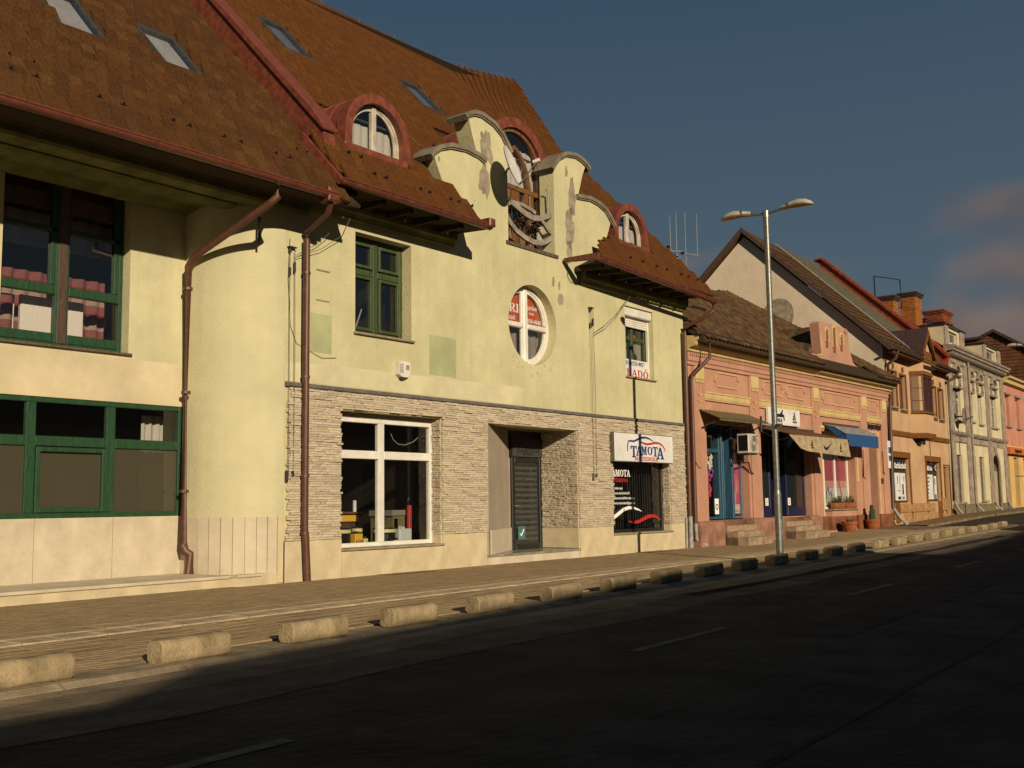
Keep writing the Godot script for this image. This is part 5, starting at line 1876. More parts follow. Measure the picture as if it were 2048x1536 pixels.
func left_house() -> void:
	var H := thing("town_house", "green-framed house with rounded bay wall, at the picture's left edge", "house")
	var zw := -1.15
	var s := st()
	wall(s, -6.0, -0.3, 9.4, 5.7, zw - 0.3, zw, [[6.67, 3.20, 8.49, 5.48], [2.2, 0.957, 9.41, 2.515], [2.0, 3.20, 6.05, 5.48]])
	# rounded bay running out to the neighbour's wall
	var pl := [[10.298, -1.15]]
	for k in 49:
		var a := deg_to_rad(90 + 90 * k / 48.0)
		pl.append([10.298 + cos(a) * 0.9, -1.15 + sin(a) * 1.15])
	yprism(s, pl, -0.1, 5.6)
	box(s, -6.0, -0.3, -10.0, -5.7, 5.6, zw - 0.301)
	box(s, -5.7, -0.3, -10.0, 10.29, 5.6, -9.7)
	var W := put("wall", s, M.green_plaster_low, H)
	pbox("repainted_patch", M.cream_plaster, W, -6.0, 2.517, zw, 9.399, 3.125, zw + 0.004)
	# cladding
	for k in 14:
		var x1 := 9.42 - k * 1.105
		pbox("cladding_slab", M.clad_grey, H, maxf(x1 - 1.101, -5.9), 0.13, zw, x1 - (0.0 if k == 0 else 0.004), 0.952, zw + 0.025, 0.004)
	for k in 9:
		var a0 := deg_to_rad(180 - k * 9.2)
		var a1 := deg_to_rad(180 - (k + 0.94) * 9.2)
		s = st()
		var p := []
		for q in [[a0, 0.0], [a1, 0.0], [a1, 0.024], [a0, 0.024]]:
			p.append([10.298 + cos(q[0]) * (0.9 + q[1]), -1.15 + sin(q[0]) * (1.15 + q[1])])
		yprism(s, p, 0.13, 0.93)
		put("cladding_strip", s, M.clad_grey, H)
	s = st()
	var pp := []
	for q in [[97.0, 0.0], [90.0, 0.0], [90.0, 0.022], [97.0, 0.022]]:
		pp.append([10.298 + cos(deg_to_rad(q[0])) * (0.9 + q[1]), -1.15 + sin(deg_to_rad(q[0])) * (1.15 + q[1])])
	yprism(s, pp, 0.0, 0.93)
	put("cladding_strip", s, M.plinth, H)
	s = st()
	yprism(s, [[9.9, 0.0], [9.9, -0.4], [10.296, -0.4], [10.296, 0.0]], -0.1, 0.15)
	put("plinth_slab", s, M.plinth, H)
	pbox("joint_cover", M.brown_frame, H, 10.285, 0.0, 0.012, 10.302, 0.57, 0.03)
	# step along the recess
	pbox("step", M.plinth, H, -6.0, -0.25, zw, 9.9, 0.105, 0.0)
	for k in 12:
		var x1 := 9.36 - k * 1.3
		pbox("step_slab", M.clad_grey, H, x1 - 1.297, 0.107, zw + 0.026, x1, 0.148, 0.025, 0.008)
	pbox("step_slab", M.clad_grey, H, 9.5, 0.107, -0.15, 9.9, 0.145, 0.025, 0.008)
	# ---- upper window
	pbox("window_sill", M.dark_sill, H, 6.6, 3.165, zw - 0.2, 8.53, 3.20, zw + 0.05, 0.008)
	var zf := zw - 0.17
	var u := window(H, "window", 6.67, 3.20, 8.49, 5.48, zf, 0.06, 0.07, M.green_frame, M.pane, [7.59], [], 0.19)
	pbox("mullion", M.brown_frame, u, 7.525, 3.25, zf - 0.04, 7.66, 5.45, zf + 0.012, 0.01)
	for c in [[6.73, 7.495], [7.685, 8.43]]:
		pbox("rail", M.green_frame, u, c[0], 3.26, zf - 0.06, c[1], 3.385, zf + 0.002, 0.01)
		pbox("rail", M.green_frame, u, c[0], 3.905, zf - 0.06, c[1], 4.035, zf + 0.008, 0.012)
		pbox("rail", M.green_frame, u, c[0], 4.745, zf - 0.05, c[1], 4.815, zf + 0.004, 0.01)
		pbox("stile", M.green_frame, u, c[1] - 0.08, 4.035, zf - 0.05, c[1], 5.4, zf + 0.004, 0.01)
	pbox("blind_roll", M.window_brown, u, 6.7, 5.07, zf - 0.14, 8.45, 5.44, zf - 0.09)
	room(H, 6.3, 3.0, 8.8, 5.6, -3.9, zw - 0.3, M.dark_room)
	# ---- second upper window, outside the picture
	window(H, "window", 2.0, 3.20, 6.05, 5.48, zf, 0.06, 0.07, M.green_frame, M.pane, [3.3, 4.6], [4.0], 0.15)
	room(H, 2.0, 3.0, 6.05, 5.6, -3.9, zw - 0.3, M.dark_room)
	# ---- lower band of windows
	var l := window(H, "window", 2.2, 0.957, 9.41, 2.515, zw - 0.01, 0.07, 0.07, M.green_frame, M.pane, [3.45, 4.68, 5.92, 7.14, 8.27], [1.95], 0.13)
	for c in l.get_children():
		var bb: AABB = c.mesh.get_aabb()
		if bb.position.y < 1.5:
			c.material_override = M.pane_frost
	for q in [[7.21, 8.2]]:
		pbox("casement", M.green_frame, l, q[0], 1.03, zw - 0.03, q[0] + 0.06, 1.87, zw + 0.012, 0.01)
		pbox("casement", M.green_frame, l, q[1] - 0.06, 1.03, zw - 0.03, q[1], 1.87, zw + 0.012, 0.01)
		pbox("casement", M.green_frame, l, q[0] + 0.06, 1.03, zw - 0.03, q[1] - 0.06, 1.09, zw + 0.012, 0.01)
		pbox("casement", M.green_frame, l, q[0] + 0.06, 1.81, zw - 0.03, q[1] - 0.06, 1.87, zw + 0.012, 0.01)
	room(H, 2.2, 0.9, 9.5, 2.62, -3.9, zw - 0.3, M.dark_room)
	# ---- eaves: soffit, cove cornice, gutter
	s = st()
	xprism(s, [[0.82, 5.44], [0.10, 5.60], [-1.2, 5.60], [-1.2, 5.9], [0.2, 6.0], [0.84, 5.48]], -6.0, 11.0)
	put("eave_soffit", s, M.soffit, H)
	s = st()
	xprism(s, [[-1.149, 5.42], [-0.06, 5.40], [0.02, 5.42], [0.05, 5.46], [0.055, 5.54], [0.075, 5.60], [-1.149, 5.60]], -6.0, 10.72)
	put("eave_cornice", s, M.olive, H)
	s = st()
	xprism(s, [[-1.08, 5.34], [-1.0, 5.36], [-0.9, 5.40], [-0.88, 5.42], [-1.149, 5.42], [-1.149, 5.34]], -6.0, 9.45)
	put("cove_moulding", s, M.olive, H)
	s = st()
	xprism(s, [[-0.5, 5.35], [-0.3, 5.35], [-0.24, 5.38], [-0.24, 5.42], [-0.56, 5.42]], -6.0, 9.6)
	put("soffit_moulding", s, M.olive, H)
	s = st()
	gutter(s, -6.0, 10.5, 5.49, 5.52, 0.85)
	put("gutter", s, M.gutter, H)
	# ---- roof
	s = st()
	xprism(s, [[0.80, 5.44], [0.80, 5.47], [-5.2, 11.6], [-5.2, 11.45], [-1.2, 7.2], [-1.2, 5.8]], -6.0, 10.74)
	xprism(s, [[-0.3, 6.55], [-0.3, 6.6], [-5.2, 11.6], [-5.2, 11.45]], 10.74, 10.94)
	quad(s, Vector3(10.95, 5.9, -10.6), Vector3(10.95, 11.6, -5.2), Vector3(-6, 11.6, -5.2), Vector3(-6, 5.9, -10.6))
	var R := put("roof", s, M.underlay, H)
	tiles(R, 2.0, 10.92, 5.59, 0.735, SL, 11.5, [[7.26, 8.02, 7.3, 8.3], [8.86, 9.62, 7.32, 8.3], [10.72, 12.0, 0.0, 6.7]], false, TILES_LEFT, 2002)
	skylight(H, 7.24, 8.0, 7.38, 8.36, 6.33, SL, M.blind)
	skylight(H, 8.86, 9.6, 7.42, 8.3, 6.33, SL, M.blind)
	var sg := []
	for p in [5.9, 6.2, 7.0, 7.33, 8.05, 8.3, 8.85, 9.13, 9.75, 10.0]:
		sg.append([p, 5.98, (6.29 - 5.98) / SL])
	for p in [6.0, 6.3, 10.35, 10.55]:
		sg.append([p, 6.25, (6.29 - 6.25) / SL])
	snow_guards(R, sg, SL)
	# metal edge where the tiles meet the neighbour's roof
	s = st()
	tube(s, [Vector3(10.86, 7.0, -0.62), Vector3(10.72, 6.2, 0.13), Vector3(10.6, 5.66, 0.68)], 0.02, 6)
	put("flashing", s, M.lead, R)
	# rainwater pipe across the corner
	var dp := ptube("downpipe", M.pipe, H, [Vector3(9.42, 5.47, 0.85), Vector3(9.42, 5.26, 0.85), Vector3(9.36, 5.16, 0.74), Vector3(9.30, 4.66, -0.80), Vector3(9.28, 4.52, -0.92), Vector3(9.28, 0.52, -0.92)], 0.055, 10)
	ptube("downpipe_foot", M.pipe, H, [Vector3(9.28, 0.56, -0.92), Vector3(9.30, 0.46, -0.90), Vector3(9.35, 0.42, -0.86), Vector3(9.35, 0.14, -0.86)], 0.062, 10)
	for y in [4.2, 2.7, 1.3]:
		s = st()
		lathe(s, Vector3(9.28, y, -0.92), [[0.055, -0.02], [0.066, -0.02], [0.066, 0.02], [0.055, 0.02]], 10)
		put("pipe_clip", s, M.pipe, dp)
	pbox("old_sign_bracket", M.dark_metal, H, 9.78, 4.78, 0.0, 9.8, 5.2, 0.03)
	rebase(H, Vector3(2.0, 0, -5))
	# ---- things seen through its windows
	var r := thing("radiator", "cream panel radiator behind the green upper window", "radiator")
	for q in [[7.2, 8.1]]:
		pbox("panel", M.radiator, r, q[0], 3.33, -1.70, q[1], 3.91, -1.64, 0.012)
		for k in 14:
			pbox("fin", M.radiator, r, q[0] + 0.03 + k * 0.061, 3.35, -1.64, q[0] + 0.05 + k * 0.061, 3.88, -1.635)
	ptube("pipe", M.radiator, r, [Vector3(6.5, 3.89, -1.68), Vector3(7.12, 3.89, -1.68), Vector3(7.12, 3.3, -1.68)], 0.014, 6)
	rebase(r, Vector3(7.65, 3.33, -1.67))
	var c := thing("curtain", "red and pale striped cafe curtains behind the radiator", "curtain")
	for k in 9:
		curtain(c, "stripe", 6.5, 3.25 + k * 0.118, 8.6, 3.25 + (k + 1) * 0.118, -1.95, M.stripe_pale if k % 3 == 0 else M.stripe_red if k % 3 == 1 else M.stripe_rose, 0.035, 10)
	curtain(c, "sheer", 6.5, 4.62, 8.6, 5.1, -1.8, M.sheer, 0.02, 8)
	rebase(c, Vector3(7.5, 3.25, -1.95))
	var w := curtain(self, "curtain", 9.02, 0.98, 9.38, 2.40, -1.6, M.lace, 0.025, 3)
	tag(rebase_mesh(w), "narrow white curtain at the right end of the ground-floor window band", "curtain")

# ---------------------------------------------------------------- pink single-storey house (own axes: x along the street, z out)
func frame_panel(s: SurfaceTool, x0: float, x1: float, y0: float, y1: float) -> void:
	# raised frame with notched, pointed ends
	var ym := (y0 + y1) / 2
	var p := [[x0 + 0.14, y0], [x1 - 0.14, y0], [x1 - 0.11, y0 + 0.1], [x1, ym - 0.03], [x1, ym + 0.03], [x1 - 0.11, y1 - 0.1], [x1 - 0.14, y1], [x0 + 0.14, y1], [x0 + 0.11, y1 - 0.1], [x0, ym + 0.03], [x0, ym - 0.03], [x0 + 0.11, y0 + 0.1], [x0 + 0.14, y0]]
	for i in p.size() - 1:
		ribbon(s, [p[i], p[i + 1]], 0.032, 0.0, 0.028)

func pink_house() -> Node3D:
	var H := thing("town_house", "pink single-storey shop house with yellow cornice and small stepped gablet", "house")
	H.position = Vector3(22.45, 0, 0)
	H.rotation.y = -deg_to_rad(1.3)
	var s := st()
	var W := 13.45
	wall(s, 0.03, -0.3, W, 4.9, -0.35, 0.0, [[0.65, 0.60, 3.12, 2.95], [3.70, 0.62, 7.0, 2.95], [7.85, 0.16, 10.35, 3.05], [11.35, 0.15, 12.2, 3.1]])
	box(s, 0.03, -0.3, -8.0, 0.4, 4.9, -0.36)
	box(s, 0.4, -0.3, -8.0, W - 0.3, 4.9, -7.7)
	# gablet
	zprism(s, [[7.15, 4.88], [7.16, 5.28], [7.6, 5.26], [7.98, 5.3], [7.9, 5.95], [7.86, 6.22], [8.0, 6.30], [10.0, 6.30], [10.16, 6.24], [10.14, 5.85], [10.25, 5.55], [10.42, 5.3], [10.6, 5.22], [11.3, 5.1], [11.32, 4.88]], -0.22, 0.06)
	var wl := put("wall", s, M.pink, H)
	blotch(M.pink_dirty, wl, 10.5, 5.05, 0.18, 0.14, 71, 0.061)
	blotch(M.pink_dirty, wl, 9.9, 6.18, 0.14, 0.07, 72, 0.061)
	# gablet slits with yellow surrounds
	s = st()
	for q in [[8.42, 5.72, 6.05], [8.98, 5.62, 6.16], [9.54, 5.72, 6.0]]:
		ribbon(s, [[q[0] - 0.14, q[1]], [q[0] - 0.14, q[2]], [q[0] - 0.09, q[2] + 0.07], [q[0], q[2] + 0.1], [q[0] + 0.09, q[2] + 0.07], [q[0] + 0.14, q[2]], [q[0] + 0.14, q[1]]], 0.05, 0.06, 0.09)
	ribbon(s, [[8.0, 5.95], [7.98, 5.5], [8.02, 5.3], [7.7, 5.27]], 0.04, 0.06, 0.08)
	put("gablet_trim", s, M.yellow_trim, H)
	for q in [[8.42, 5.55, 6.05], [8.98, 5.45, 6.2], [9.54, 5.55, 6.0]]:
		pbox("slit", M.plinth_red, H, q[0] - 0.09, q[1], 0.055, q[0] + 0.09, q[2], 0.068)
	# cornice, frieze and pilasters
	s = st()
	xprism(s, [[0.0, 4.58], [0.10, 4.60], [0.12, 4.66], [0.26, 4.70], [0.30, 4.74], [0.30, 4.80], [0.36, 4.84], [0.38, 4.92], [0.0, 4.96]], 0.0, 7.28)
	xprism(s, [[0.0, 4.58], [0.14, 4.60], [0.16, 4.66], [0.30, 4.70], [0.34, 4.74], [0.34, 4.80], [0.40, 4.84], [0.42, 4.92], [0.0, 4.96]], 7.28, 13.5)
	put("cornice", s, M.yellow_trim, H)
	s = st()
	xprism(s, [[0.0, 4.26], [0.05, 4.28], [0.05, 4.36], [0.08, 4.38], [0.08, 4.575], [0.0, 4.58]], 0.03, 13.45)
	put("architrave", s, M.pink, H)
	var dent := st()
	var x := 0.1
	while x < 13.4:
		box(dent, x, 4.50, 0.08, x + 0.05, 4.57, 0.115)
		x += 0.1
	put("dentils", dent, M.pink, H)
	for p in [[0.36, 0.80], [3.28, 3.72], [7.22, 7.64], [10.92, 11.38], [12.72, 13.12]]:
		pbox("pilaster", M.pink, H, p[0] - 0.05, 0.0, 0.0, p[1] + 0.05, 4.26, 0.05, 0.01)
		pbox("capital", M.yellow_trim, H, p[0] + 0.02, 3.96, 0.05, p[1] - 0.02, 4.27, 0.085, 0.01)
		for k in 4:
			pbox("capital_drop", M.yellow_trim, H, p[0] + 0.03 + k * 0.1, 3.88, 0.05, p[0] + 0.09 + k * 0.1, 3.955, 0.08)
	for p in [[0.84, 3.27], [3.75, 7.18], [7.68, 10.88], [11.42, 12.68]]:
		pbox("string_band", M.yellow_trim, H, p[0], 3.52, 0.0, p[1], 3.67, 0.035, 0.008)
		pbox("string_fillet", M.yellow_trim, H, p[0], 3.66, 0.0, p[1], 3.69, 0.06)
		pbox("string_fillet", M.peach_trim, H, p[0], 3.48, 0.0, p[1], 3.51, 0.05)
		s = st()
		x = p[0] + 0.08
		while x < p[1] - 0.08:
			box(s, x, 3.55, 0.035, x + 0.045, 3.635, 0.048)
			x += 0.1
		put("string_beads", s, M.yellow_trim, H)
	for q in [[1.40, 2.74], [4.04, 5.36], [5.48, 6.82], [7.98, 10.58], [11.5, 12.55]]:
		s = st()
		frame_panel(s, q[0], q[1], 3.87, 4.21)
		put("frieze_panel", s, M.peach_trim, H)
	for xx in [0.58, 3.5, 7.43]:
		s = st()
		ribbon(s, [[xx, 3.3], [xx, 3.82]], 0.03, 0.05, 0.075)
		ribbon(s, [[xx - 0.12, 3.62], [xx, 3.58], [xx + 0.12, 3.62]], 0.03, 0.05, 0.072)
		ribbon(s, [[xx - 0.12, 3.46], [xx, 3.42], [xx + 0.12, 3.46]], 0.03, 0.05, 0.07)
		put("ornament", s, M.peach_trim, H)
	# plinths and cheek walls of the steps
	for p in [[0.1, 1.3, 0.59, 0.22], [2.9, 4.6, 0.62, 0.22], [6.35, 7.08, 0.62, 0.24]]:
		s = st()
		xprism(s, [[-0.1, -0.1], [p[3], -0.1], [p[3], p[2] - 0.1], [p[3] - 0.04, p[2] - 0.02], [p[3] - 0.1, p[2]], [-0.1, p[2]]], p[0], p[1])
		put("plinth", s, M.plinth_pink, H)
	s = st()
	for q in [[0.6, 3.2], [3.65, 7.05]]:
		box(s, q[0], 0.0, -0.34, q[1], 0.60, 0.0)
	put("threshold", s, M.plinth_red, H)
	for p in [[7.1, 7.86], [10.33, 11.37], [12.2, 13.3]]:
		pbox("plinth", M.plinth_red, H, p[0], 0.0, 0.0, p[1], 0.58, 0.075, 0.02)
	pbox("plinth", M.plinth_red, H, 8.45, 0.05, -0.3, 10.35, 0.56, -0.02, 0.02)
	pbox("under_window", M.pink, H, 8.45, 0.56, -0.3, 10.35, 0.78, -0.022)
	var st1 := [[1.32, 2.86, 0.22, 0.45, 0.0], [1.32, 2.6, 0.22, 0.30, 0.30], [1.35, 2.3, 0.22, 0.17, 0.58]]
	for k in 3:
		var q: Array = st1[k]
		pbox("door_step", M.step_stone, H, 1.32, -0.05, -0.05, 2.86 - 0.12 * k, 0.47 - 0.14 * k, 0.28 + 0.27 * k, 0.012)
		pbox("door_step", M.step_stone, H, 4.62, -0.02, -0.05, 6.33 - 0.1 * k, 0.50 - 0.13 * k, 0.28 + 0.27 * k, 0.012)
	# ---- shop 1: blue joinery with a recessed door
	var sh := window(H, "shop_front", 0.65, 0.62, 1.98, 2.95, -0.2, 0.06, 0.07, M.blue_frame, M.pane, [], [2.3], 0.09)
	var s2 := window(H, "shop_front", 2.5, 0.62, 3.12, 2.95, -0.2, 0.055, 0.07, M.blue_grey, M.pane, [], [2.32], 0.09)
	var d1 := window(H, "shop_door", 1.98, 0.62, 2.5, 2.95, -0.35, 0.075, 0.06, M.blue_frame, M.pane, [], [2.3], 0.1)
	pbox("kick_board", M.blue_frame, d1, 2.05, 0.66, -0.4, 2.43, 0.82, -0.34, 0.01)
	pbox("jamb", M.blue_frame, d1, 1.93, 0.62, -0.4, 1.99, 2.95, -0.14, 0.01)
	pbox("jamb", M.blue_frame, d1, 2.46, 0.62, -0.4, 2.56, 2.95, -0.14, 0.01)
	room(H, 0.6, 0.5, 3.2, 3.0, -2.2, -0.42, M.dark_room)
	# print on the left pane: a spray of blossoms, flat sheets of film
	rng.seed = 66
	for k in 3:
		var fs := st()
		for i in 42:
			var u := rng.randf()
			var py := 2.22 - u * 1.3
			if k == 0: py = 2.22 - rng.randf() * 0.5
			elif k == 1: py = 1.85 - rng.randf() * 0.5
			else: py = 1.75 - rng.randf() * 0.8
			var wd := 0.62 - (2.2 - py) * 0.22
			var pxx := 0.74 + rng.randf() * wd * 1.55 + (0.1 if k > 0 else 0.0)
			if pxx > 1.88: continue
			var r := rng.randf_range(0.035, 0.065)
			var c := []
			for a in 7:
				c.append([pxx + cos(a * TAU / 7) * r * rng.randf_range(0.7, 1.1), py + sin(a * TAU / 7) * r * rng.randf_range(0.7, 1.1)])
			zprism(fs, c, -0.234 + 0.002 * k + i * 0.00003, -0.232 + 0.002 * k + i * 0.00003)
		put("blossom_print", fs, [M.flower_white, M.flower_violet, M.flower_pink][k], sh)
	pbox("door_sticker", M.letter_white, sh, 1.66, 0.74, -0.228, 1.86, 1.12, -0.224)
	s = st()
	ribbon(s, arc(1.76, 0.92, 0.06, 0, 360, 12), 0.03, -0.223, -0.221)
	put("print", s, M.blue_frame, sh)
	# ---- shop 2: navy joinery, deep doorway in the middle
	var g1 := window(H, "shop_front", 3.70, 0.64, 4.75, 2.95, -0.2, 0.05, 0.06, M.navy, M.pane_tint)
	pbox("kick_board", M.navy, g1, 3.75, 0.64, -0.25, 4.7, 0.86, -0.19, 0.01)
	var g2 := window(H, "shop_front", 5.75, 0.64, 7.0, 2.95, -0.2, 0.05, 0.06, M.navy, M.pane_tint)
	pbox("kick_board", M.navy, g2, 5.8, 0.64, -0.25, 6.95, 0.86, -0.19, 0.01)
	pbox("doorway", M.navy, H, 4.75, 0.62, -0.9, 4.8, 2.95, -0.2)
	pbox("doorway", M.navy, H, 5.70, 0.62, -0.9, 5.75, 2.95, -0.2)
	window(H, "shop_door", 4.8, 0.64, 5.7, 2.95, -0.85, 0.09, 0.06, M.navy, M.pane_tint, [], [2.5])
	pbox("sale_poster", M.poster_red, H, 5.0, 0.9, -1.0, 5.5, 1.6, -0.99)
	for q in [4.46, 5.86]:
		pbox("opening_hours", M.letter_white, H, q, 0.92, -0.222, q + 0.17, 1.12, -0.218)
		s = st()
		for k in 4:
			box(s, q + 0.05, 0.95 + k * 0.04, -0.218, q + 0.12, 0.97 + k * 0.04, -0.216)
		put("print", s, M.poster_red, H)
	room(H, 3.6, 0.5, 7.1, 3.0, -3.0, -0.95, M.blue_room)
	# ---- shop 3: white door and window
	var d3 := window(H, "shop_door", 7.85, 0.17, 8.47, 2.25, -0.24, 0.07, 0.06, M.white_frame, M.pane, [], [0.82], 0.08)
	pbox("door_panel", M.white_frame, d3, 7.92, 0.24, -0.27, 8.40, 0.78, -0.23, 0.012)
	pbox("fanlight", M.dark_metal, d3, 7.87, 2.25, -0.3, 8.47, 3.05, -0.25)
	pbox("notice", M.letter_white, d3, 8.1, 0.9, -0.262, 8.32, 1.2, -0.258)
	var w3 := window(H, "shop_window", 8.47, 0.78, 10.35, 3.05, -0.24, 0.06, 0.06, M.white_frame, M.pane, [9.35], [], 0.07)
	pbox("window_sill", M.sill, H, 8.40, 0.745, -0.3, 10.4, 0.782, 0.05, 0.008)
	pbox("poster", M.poster_red, w3, 8.55, 1.62, -0.292, 10.27, 3.0, -0.287)
	pbox("poster", M.skin_print, w3, 8.55, 1.4, -0.291, 10.27, 1.62, -0.286)
	pbox("poster", M.lace, w3, 8.55, 0.86, -0.292, 10.27, 1.4, -0.287)
	s = st()
	ribbon(s, [[9.65, 2.2, 0.04], [9.75, 1.9, 0.07], [9.7, 1.6, 0.05], [9.85, 1.2, 0.08], [9.8, 0.9, 0.04]], 0.06, -0.284, -0.281)
	put("print", s, M.flower_violet, w3)
	s = st()
	ribbon(s, [[8.6, 0.95], [8.72, 1.3], [8.82, 1.42], [8.95, 1.2], [9.05, 1.3], [9.15, 0.95]], 0.05, -0.284, -0.281)
	put("print", s, M.navy, w3)
	room(H, 7.8, 0.1, 10.4, 3.1, -1.2, -0.36, M.mid_room)
	s = st()
	ribbon(s, [[7.72, 0.6], [7.72, 3.17], [10.48, 3.17], [10.48, 1.6]], 0.12, 0.0, 0.03)
	put("surround", s, M.yellow_trim, H)
	# ---- side door
	s = st()
	ribbon(s, [[11.25, 0.58], [11.25, 3.18], [12.3, 3.18], [12.3, 0.58]], 0.16, 0.0, 0.035)
	put("surround", s, M.peach_trim, H)
	var sd := pbox("side_door", M.plank_door, H, 11.36, 0.16, -0.33, 12.2, 2.4, -0.27, 0.01)
	for k in 4:
		pbox("door_panel", M.plank_door, sd, 11.42 + (k % 2) * 0.4, 0.3 + (k / 2) * 1.05, -0.27, 11.76 + (k % 2) * 0.4, 1.25 + (k / 2) * 1.0, -0.25, 0.015)
	pbox("fanlight", M.window_brown, sd, 11.36, 2.4, -0.32, 12.2, 3.1, -0.27, 0.01)
	ptube("door_handle", M.galv, sd, [Vector3(12.1, 1.15, -0.26), Vector3(12.1, 1.15, -0.2), Vector3(12.0, 1.15, -0.2)], 0.014, 6)
	pbox("bell_box", M.dark_metal, H, 12.5, 1.55, 0.0, 12.6, 1.72, 0.05, 0.01)
	text("lettering", "borvár", H, Vector3(12.0, 3.37, 0.05), 0.2, M.letter_black, "Droid Serif", 800, 0.03, 1.3)
	# ---- roof
	var k2 := 0.62
	var d := 5.22
	s = st()
	var v := func(xx: float, zz: float, o: float) -> Vector3: return Vector3(xx, d - k2 * zz + o, zz)
	var pts := [[0.04, 0.5], [0.04, -1.5], [2.0, -2.1], [8.2, -3.9], [13.44, -5.5], [13.44, 0.5]]
	var top := PackedVector2Array()
	for p in pts: top.append(Vector2(p[0], -p[1]))
	var idx := Geometry2D.triangulate_polygon(top)
	for i in range(0, idx.size(), 3):
		var a: Array = pts[idx[i]]
		var b: Array = pts[idx[i + 1]]
		var c: Array = pts[idx[i + 2]]
		tri(s, v.call(a[0], a[1], 0.0), v.call(b[0], b[1], 0.0), v.call(c[0], c[1], 0.0))
		tri(s, v.call(c[0], c[1], -0.12), v.call(b[0], b[1], -0.12), v.call(a[0], a[1], -0.12))
	for i in pts.size():
		var a: Array = pts[i]
		var b: Array = pts[(i + 1) % pts.size()]
		quad(s, v.call(a[0], a[1], -0.12), v.call(a[0], a[1], 0.0), v.call(b[0], b[1], 0.0), v.call(b[0], b[1], -0.12))
	# far side of the hip
	quad(s, Vector3(0.4, 4.9, -7.9), v.call(2.0, -2.1, 0), v.call(13.44, -5.5, 0), Vector3(13.4, 4.9, -7.9))
	tri(s, Vector3(0.4, 4.9, -7.9), Vector3(0.04, 5.0, -1.5), v.call(2.0, -2.1, 0))
	var R := put("roof", s, M.underlay, H)
	rng.seed = 303
	var sl := sqrt(1 + k2 * k2)
	var nor := Vector3(0, 1, k2) / sl
	var down := Vector3(0, -k2, 1) / sl
	var list := []
	var r := 0
	while true:
		var zz := 0.42 - r * 0.225 / sl
		if zz < -5.6: break
		var xx := 0.12 + (0.0 if r % 2 else 0.1)
		while xx < 13.4:
			var inside := true
			var zlim := -1.3
			if xx < 2.0: zlim = lerpf(-1.3, -2.1, clampf((xx + 0.6) / 2.6, 0, 1))
			elif xx < 8.2: zlim = lerpf(-2.1, -3.9, (xx - 2.0) / 6.2)
			else: zlim = lerpf(-3.9, -5.5, (xx - 8.2) / 5.24)
			if zz < zlim: inside = false
			if xx > 7.05 and xx < 11.3 and zz > -0.48: inside = false
			if xx > 7.9 and xx < 10.1 and zz > -2.0 + absf(xx - 9.0) * 1.4: inside = false
			if inside:
				var b := Basis(Vector3.RIGHT, nor.rotated(Vector3.RIGHT, 0.14), down.rotated(Vector3.RIGHT, 0.14)).rotated(nor, rng.randfn() * 0.03)
				list.append([Transform3D(b, v.call(xx, zz, 0.03 + rng.randf() * 0.01)), mini(rng.randi() % 8, 6)])
			xx += 0.2
		r += 1
	# here the pieces are given in the house's own axes
	var wm := mat("pink_tiles", 1, 1, 1, 0.9, "lichen", 2.0)
	wm.vertex_color_use_as_albedo = true
	var ts := []
	var cs := []
	for e in list:
		ts.append(e[0])
		var c: Array = TILES_PINK[e[1]]
		cs.append(Color(c[0], c[1], c[2]))
	stuff("roof_tiles", tile_mesh(), wm, R, ts, cs)
	s = st()
	gutter(s, -0.05, 7.1, 5.0, 4.98, 0.44, 0.07)
	put("gutter", s, M.brown_frame, H)
	s = st()
	gutter(s, 11.3, 13.44, 4.98, 4.98, 0.46, 0.07)
	put("gutter", s, M.brown_frame, H)
	pbox("roof_hatch", M.dark_metal, H, 3.1, 6.16, -1.55, 3.75, 6.28, -1.4)
	# gablet roof: two slopes running back, with coarse ridge tiles
	s = st()
	var rt := [[7.75, 5.4], [9.0, 6.3], [10.25, 5.4], [10.25, 5.3], [9.0, 6.2], [7.75, 5.3]]
	zprism(s, rt, -2.0, -0.22)
	put("gablet_roof", s, M.roof_moss, R)
	for k in 9:
		for q in [-1, 1]:
			s = st()
			box(s, -1.45, 0, -0.09, 0.0, 0.05, 0.09)
			var b := put("gablet_tile", s, [M.roof_smooth, M.roof_moss, M.tile_red][k % 3], R)
			b.transform = Transform3D(Basis(Vector3(q, 0, 0).rotated(Vector3.BACK, -q * 0.62), Vector3(0, 1, 0).rotated(Vector3.BACK, -q * 0.62), Vector3(0, 0, q)), Vector3(9.0 + q * 1.26, 5.43, -0.34 - k * 0.2))
	# pipe at the left corner
	ptube("downpipe", M.pipe, H, [Vector3(0.42, 4.96, 0.44), Vector3(0.42, 4.45, 0.44), Vector3(0.3, 4.3, 0.36), Vector3(0.12, 4.0, 0.12), Vector3(0.1, 3.9, 0.1), Vector3(0.1, 0.55, 0.1)], 0.045, 8)
	ptube("downpipe_foot", M.lead, H, [Vector3(0.1, 0.55, 0.1), Vector3(0.1, 0.2, 0.1), Vector3(0.2, 0.08, 0.16), Vector3(0.36, 0.05, 0.22)], 0.05, 8)
	ptube("cable", M.wire, H, [Vector3(0.2, 3.0, 0.06), Vector3(0.25, 2.0, 0.06), Vector3(0.4, 1.85, 0.06), Vector3(0.5, 1.84, 0.06)], 0.012, 5)
	ptube("cable", M.dark_metal, H, [Vector3(10.9, 2.6, 0.06), Vector3(10.85, 1.75, 0.06), Vector3(11.0, 1.68, 0.06)], 0.012, 5)
	ptube("cable", M.dark_metal, H, [Vector3(12.62, 2.6, 0.06), Vector3(12.6, 1.95, 0.06), Vector3(12.7, 1.85, 0.06)], 0.012, 5)
	rebase(H, Vector3(6.7, 0, -4))
	return H

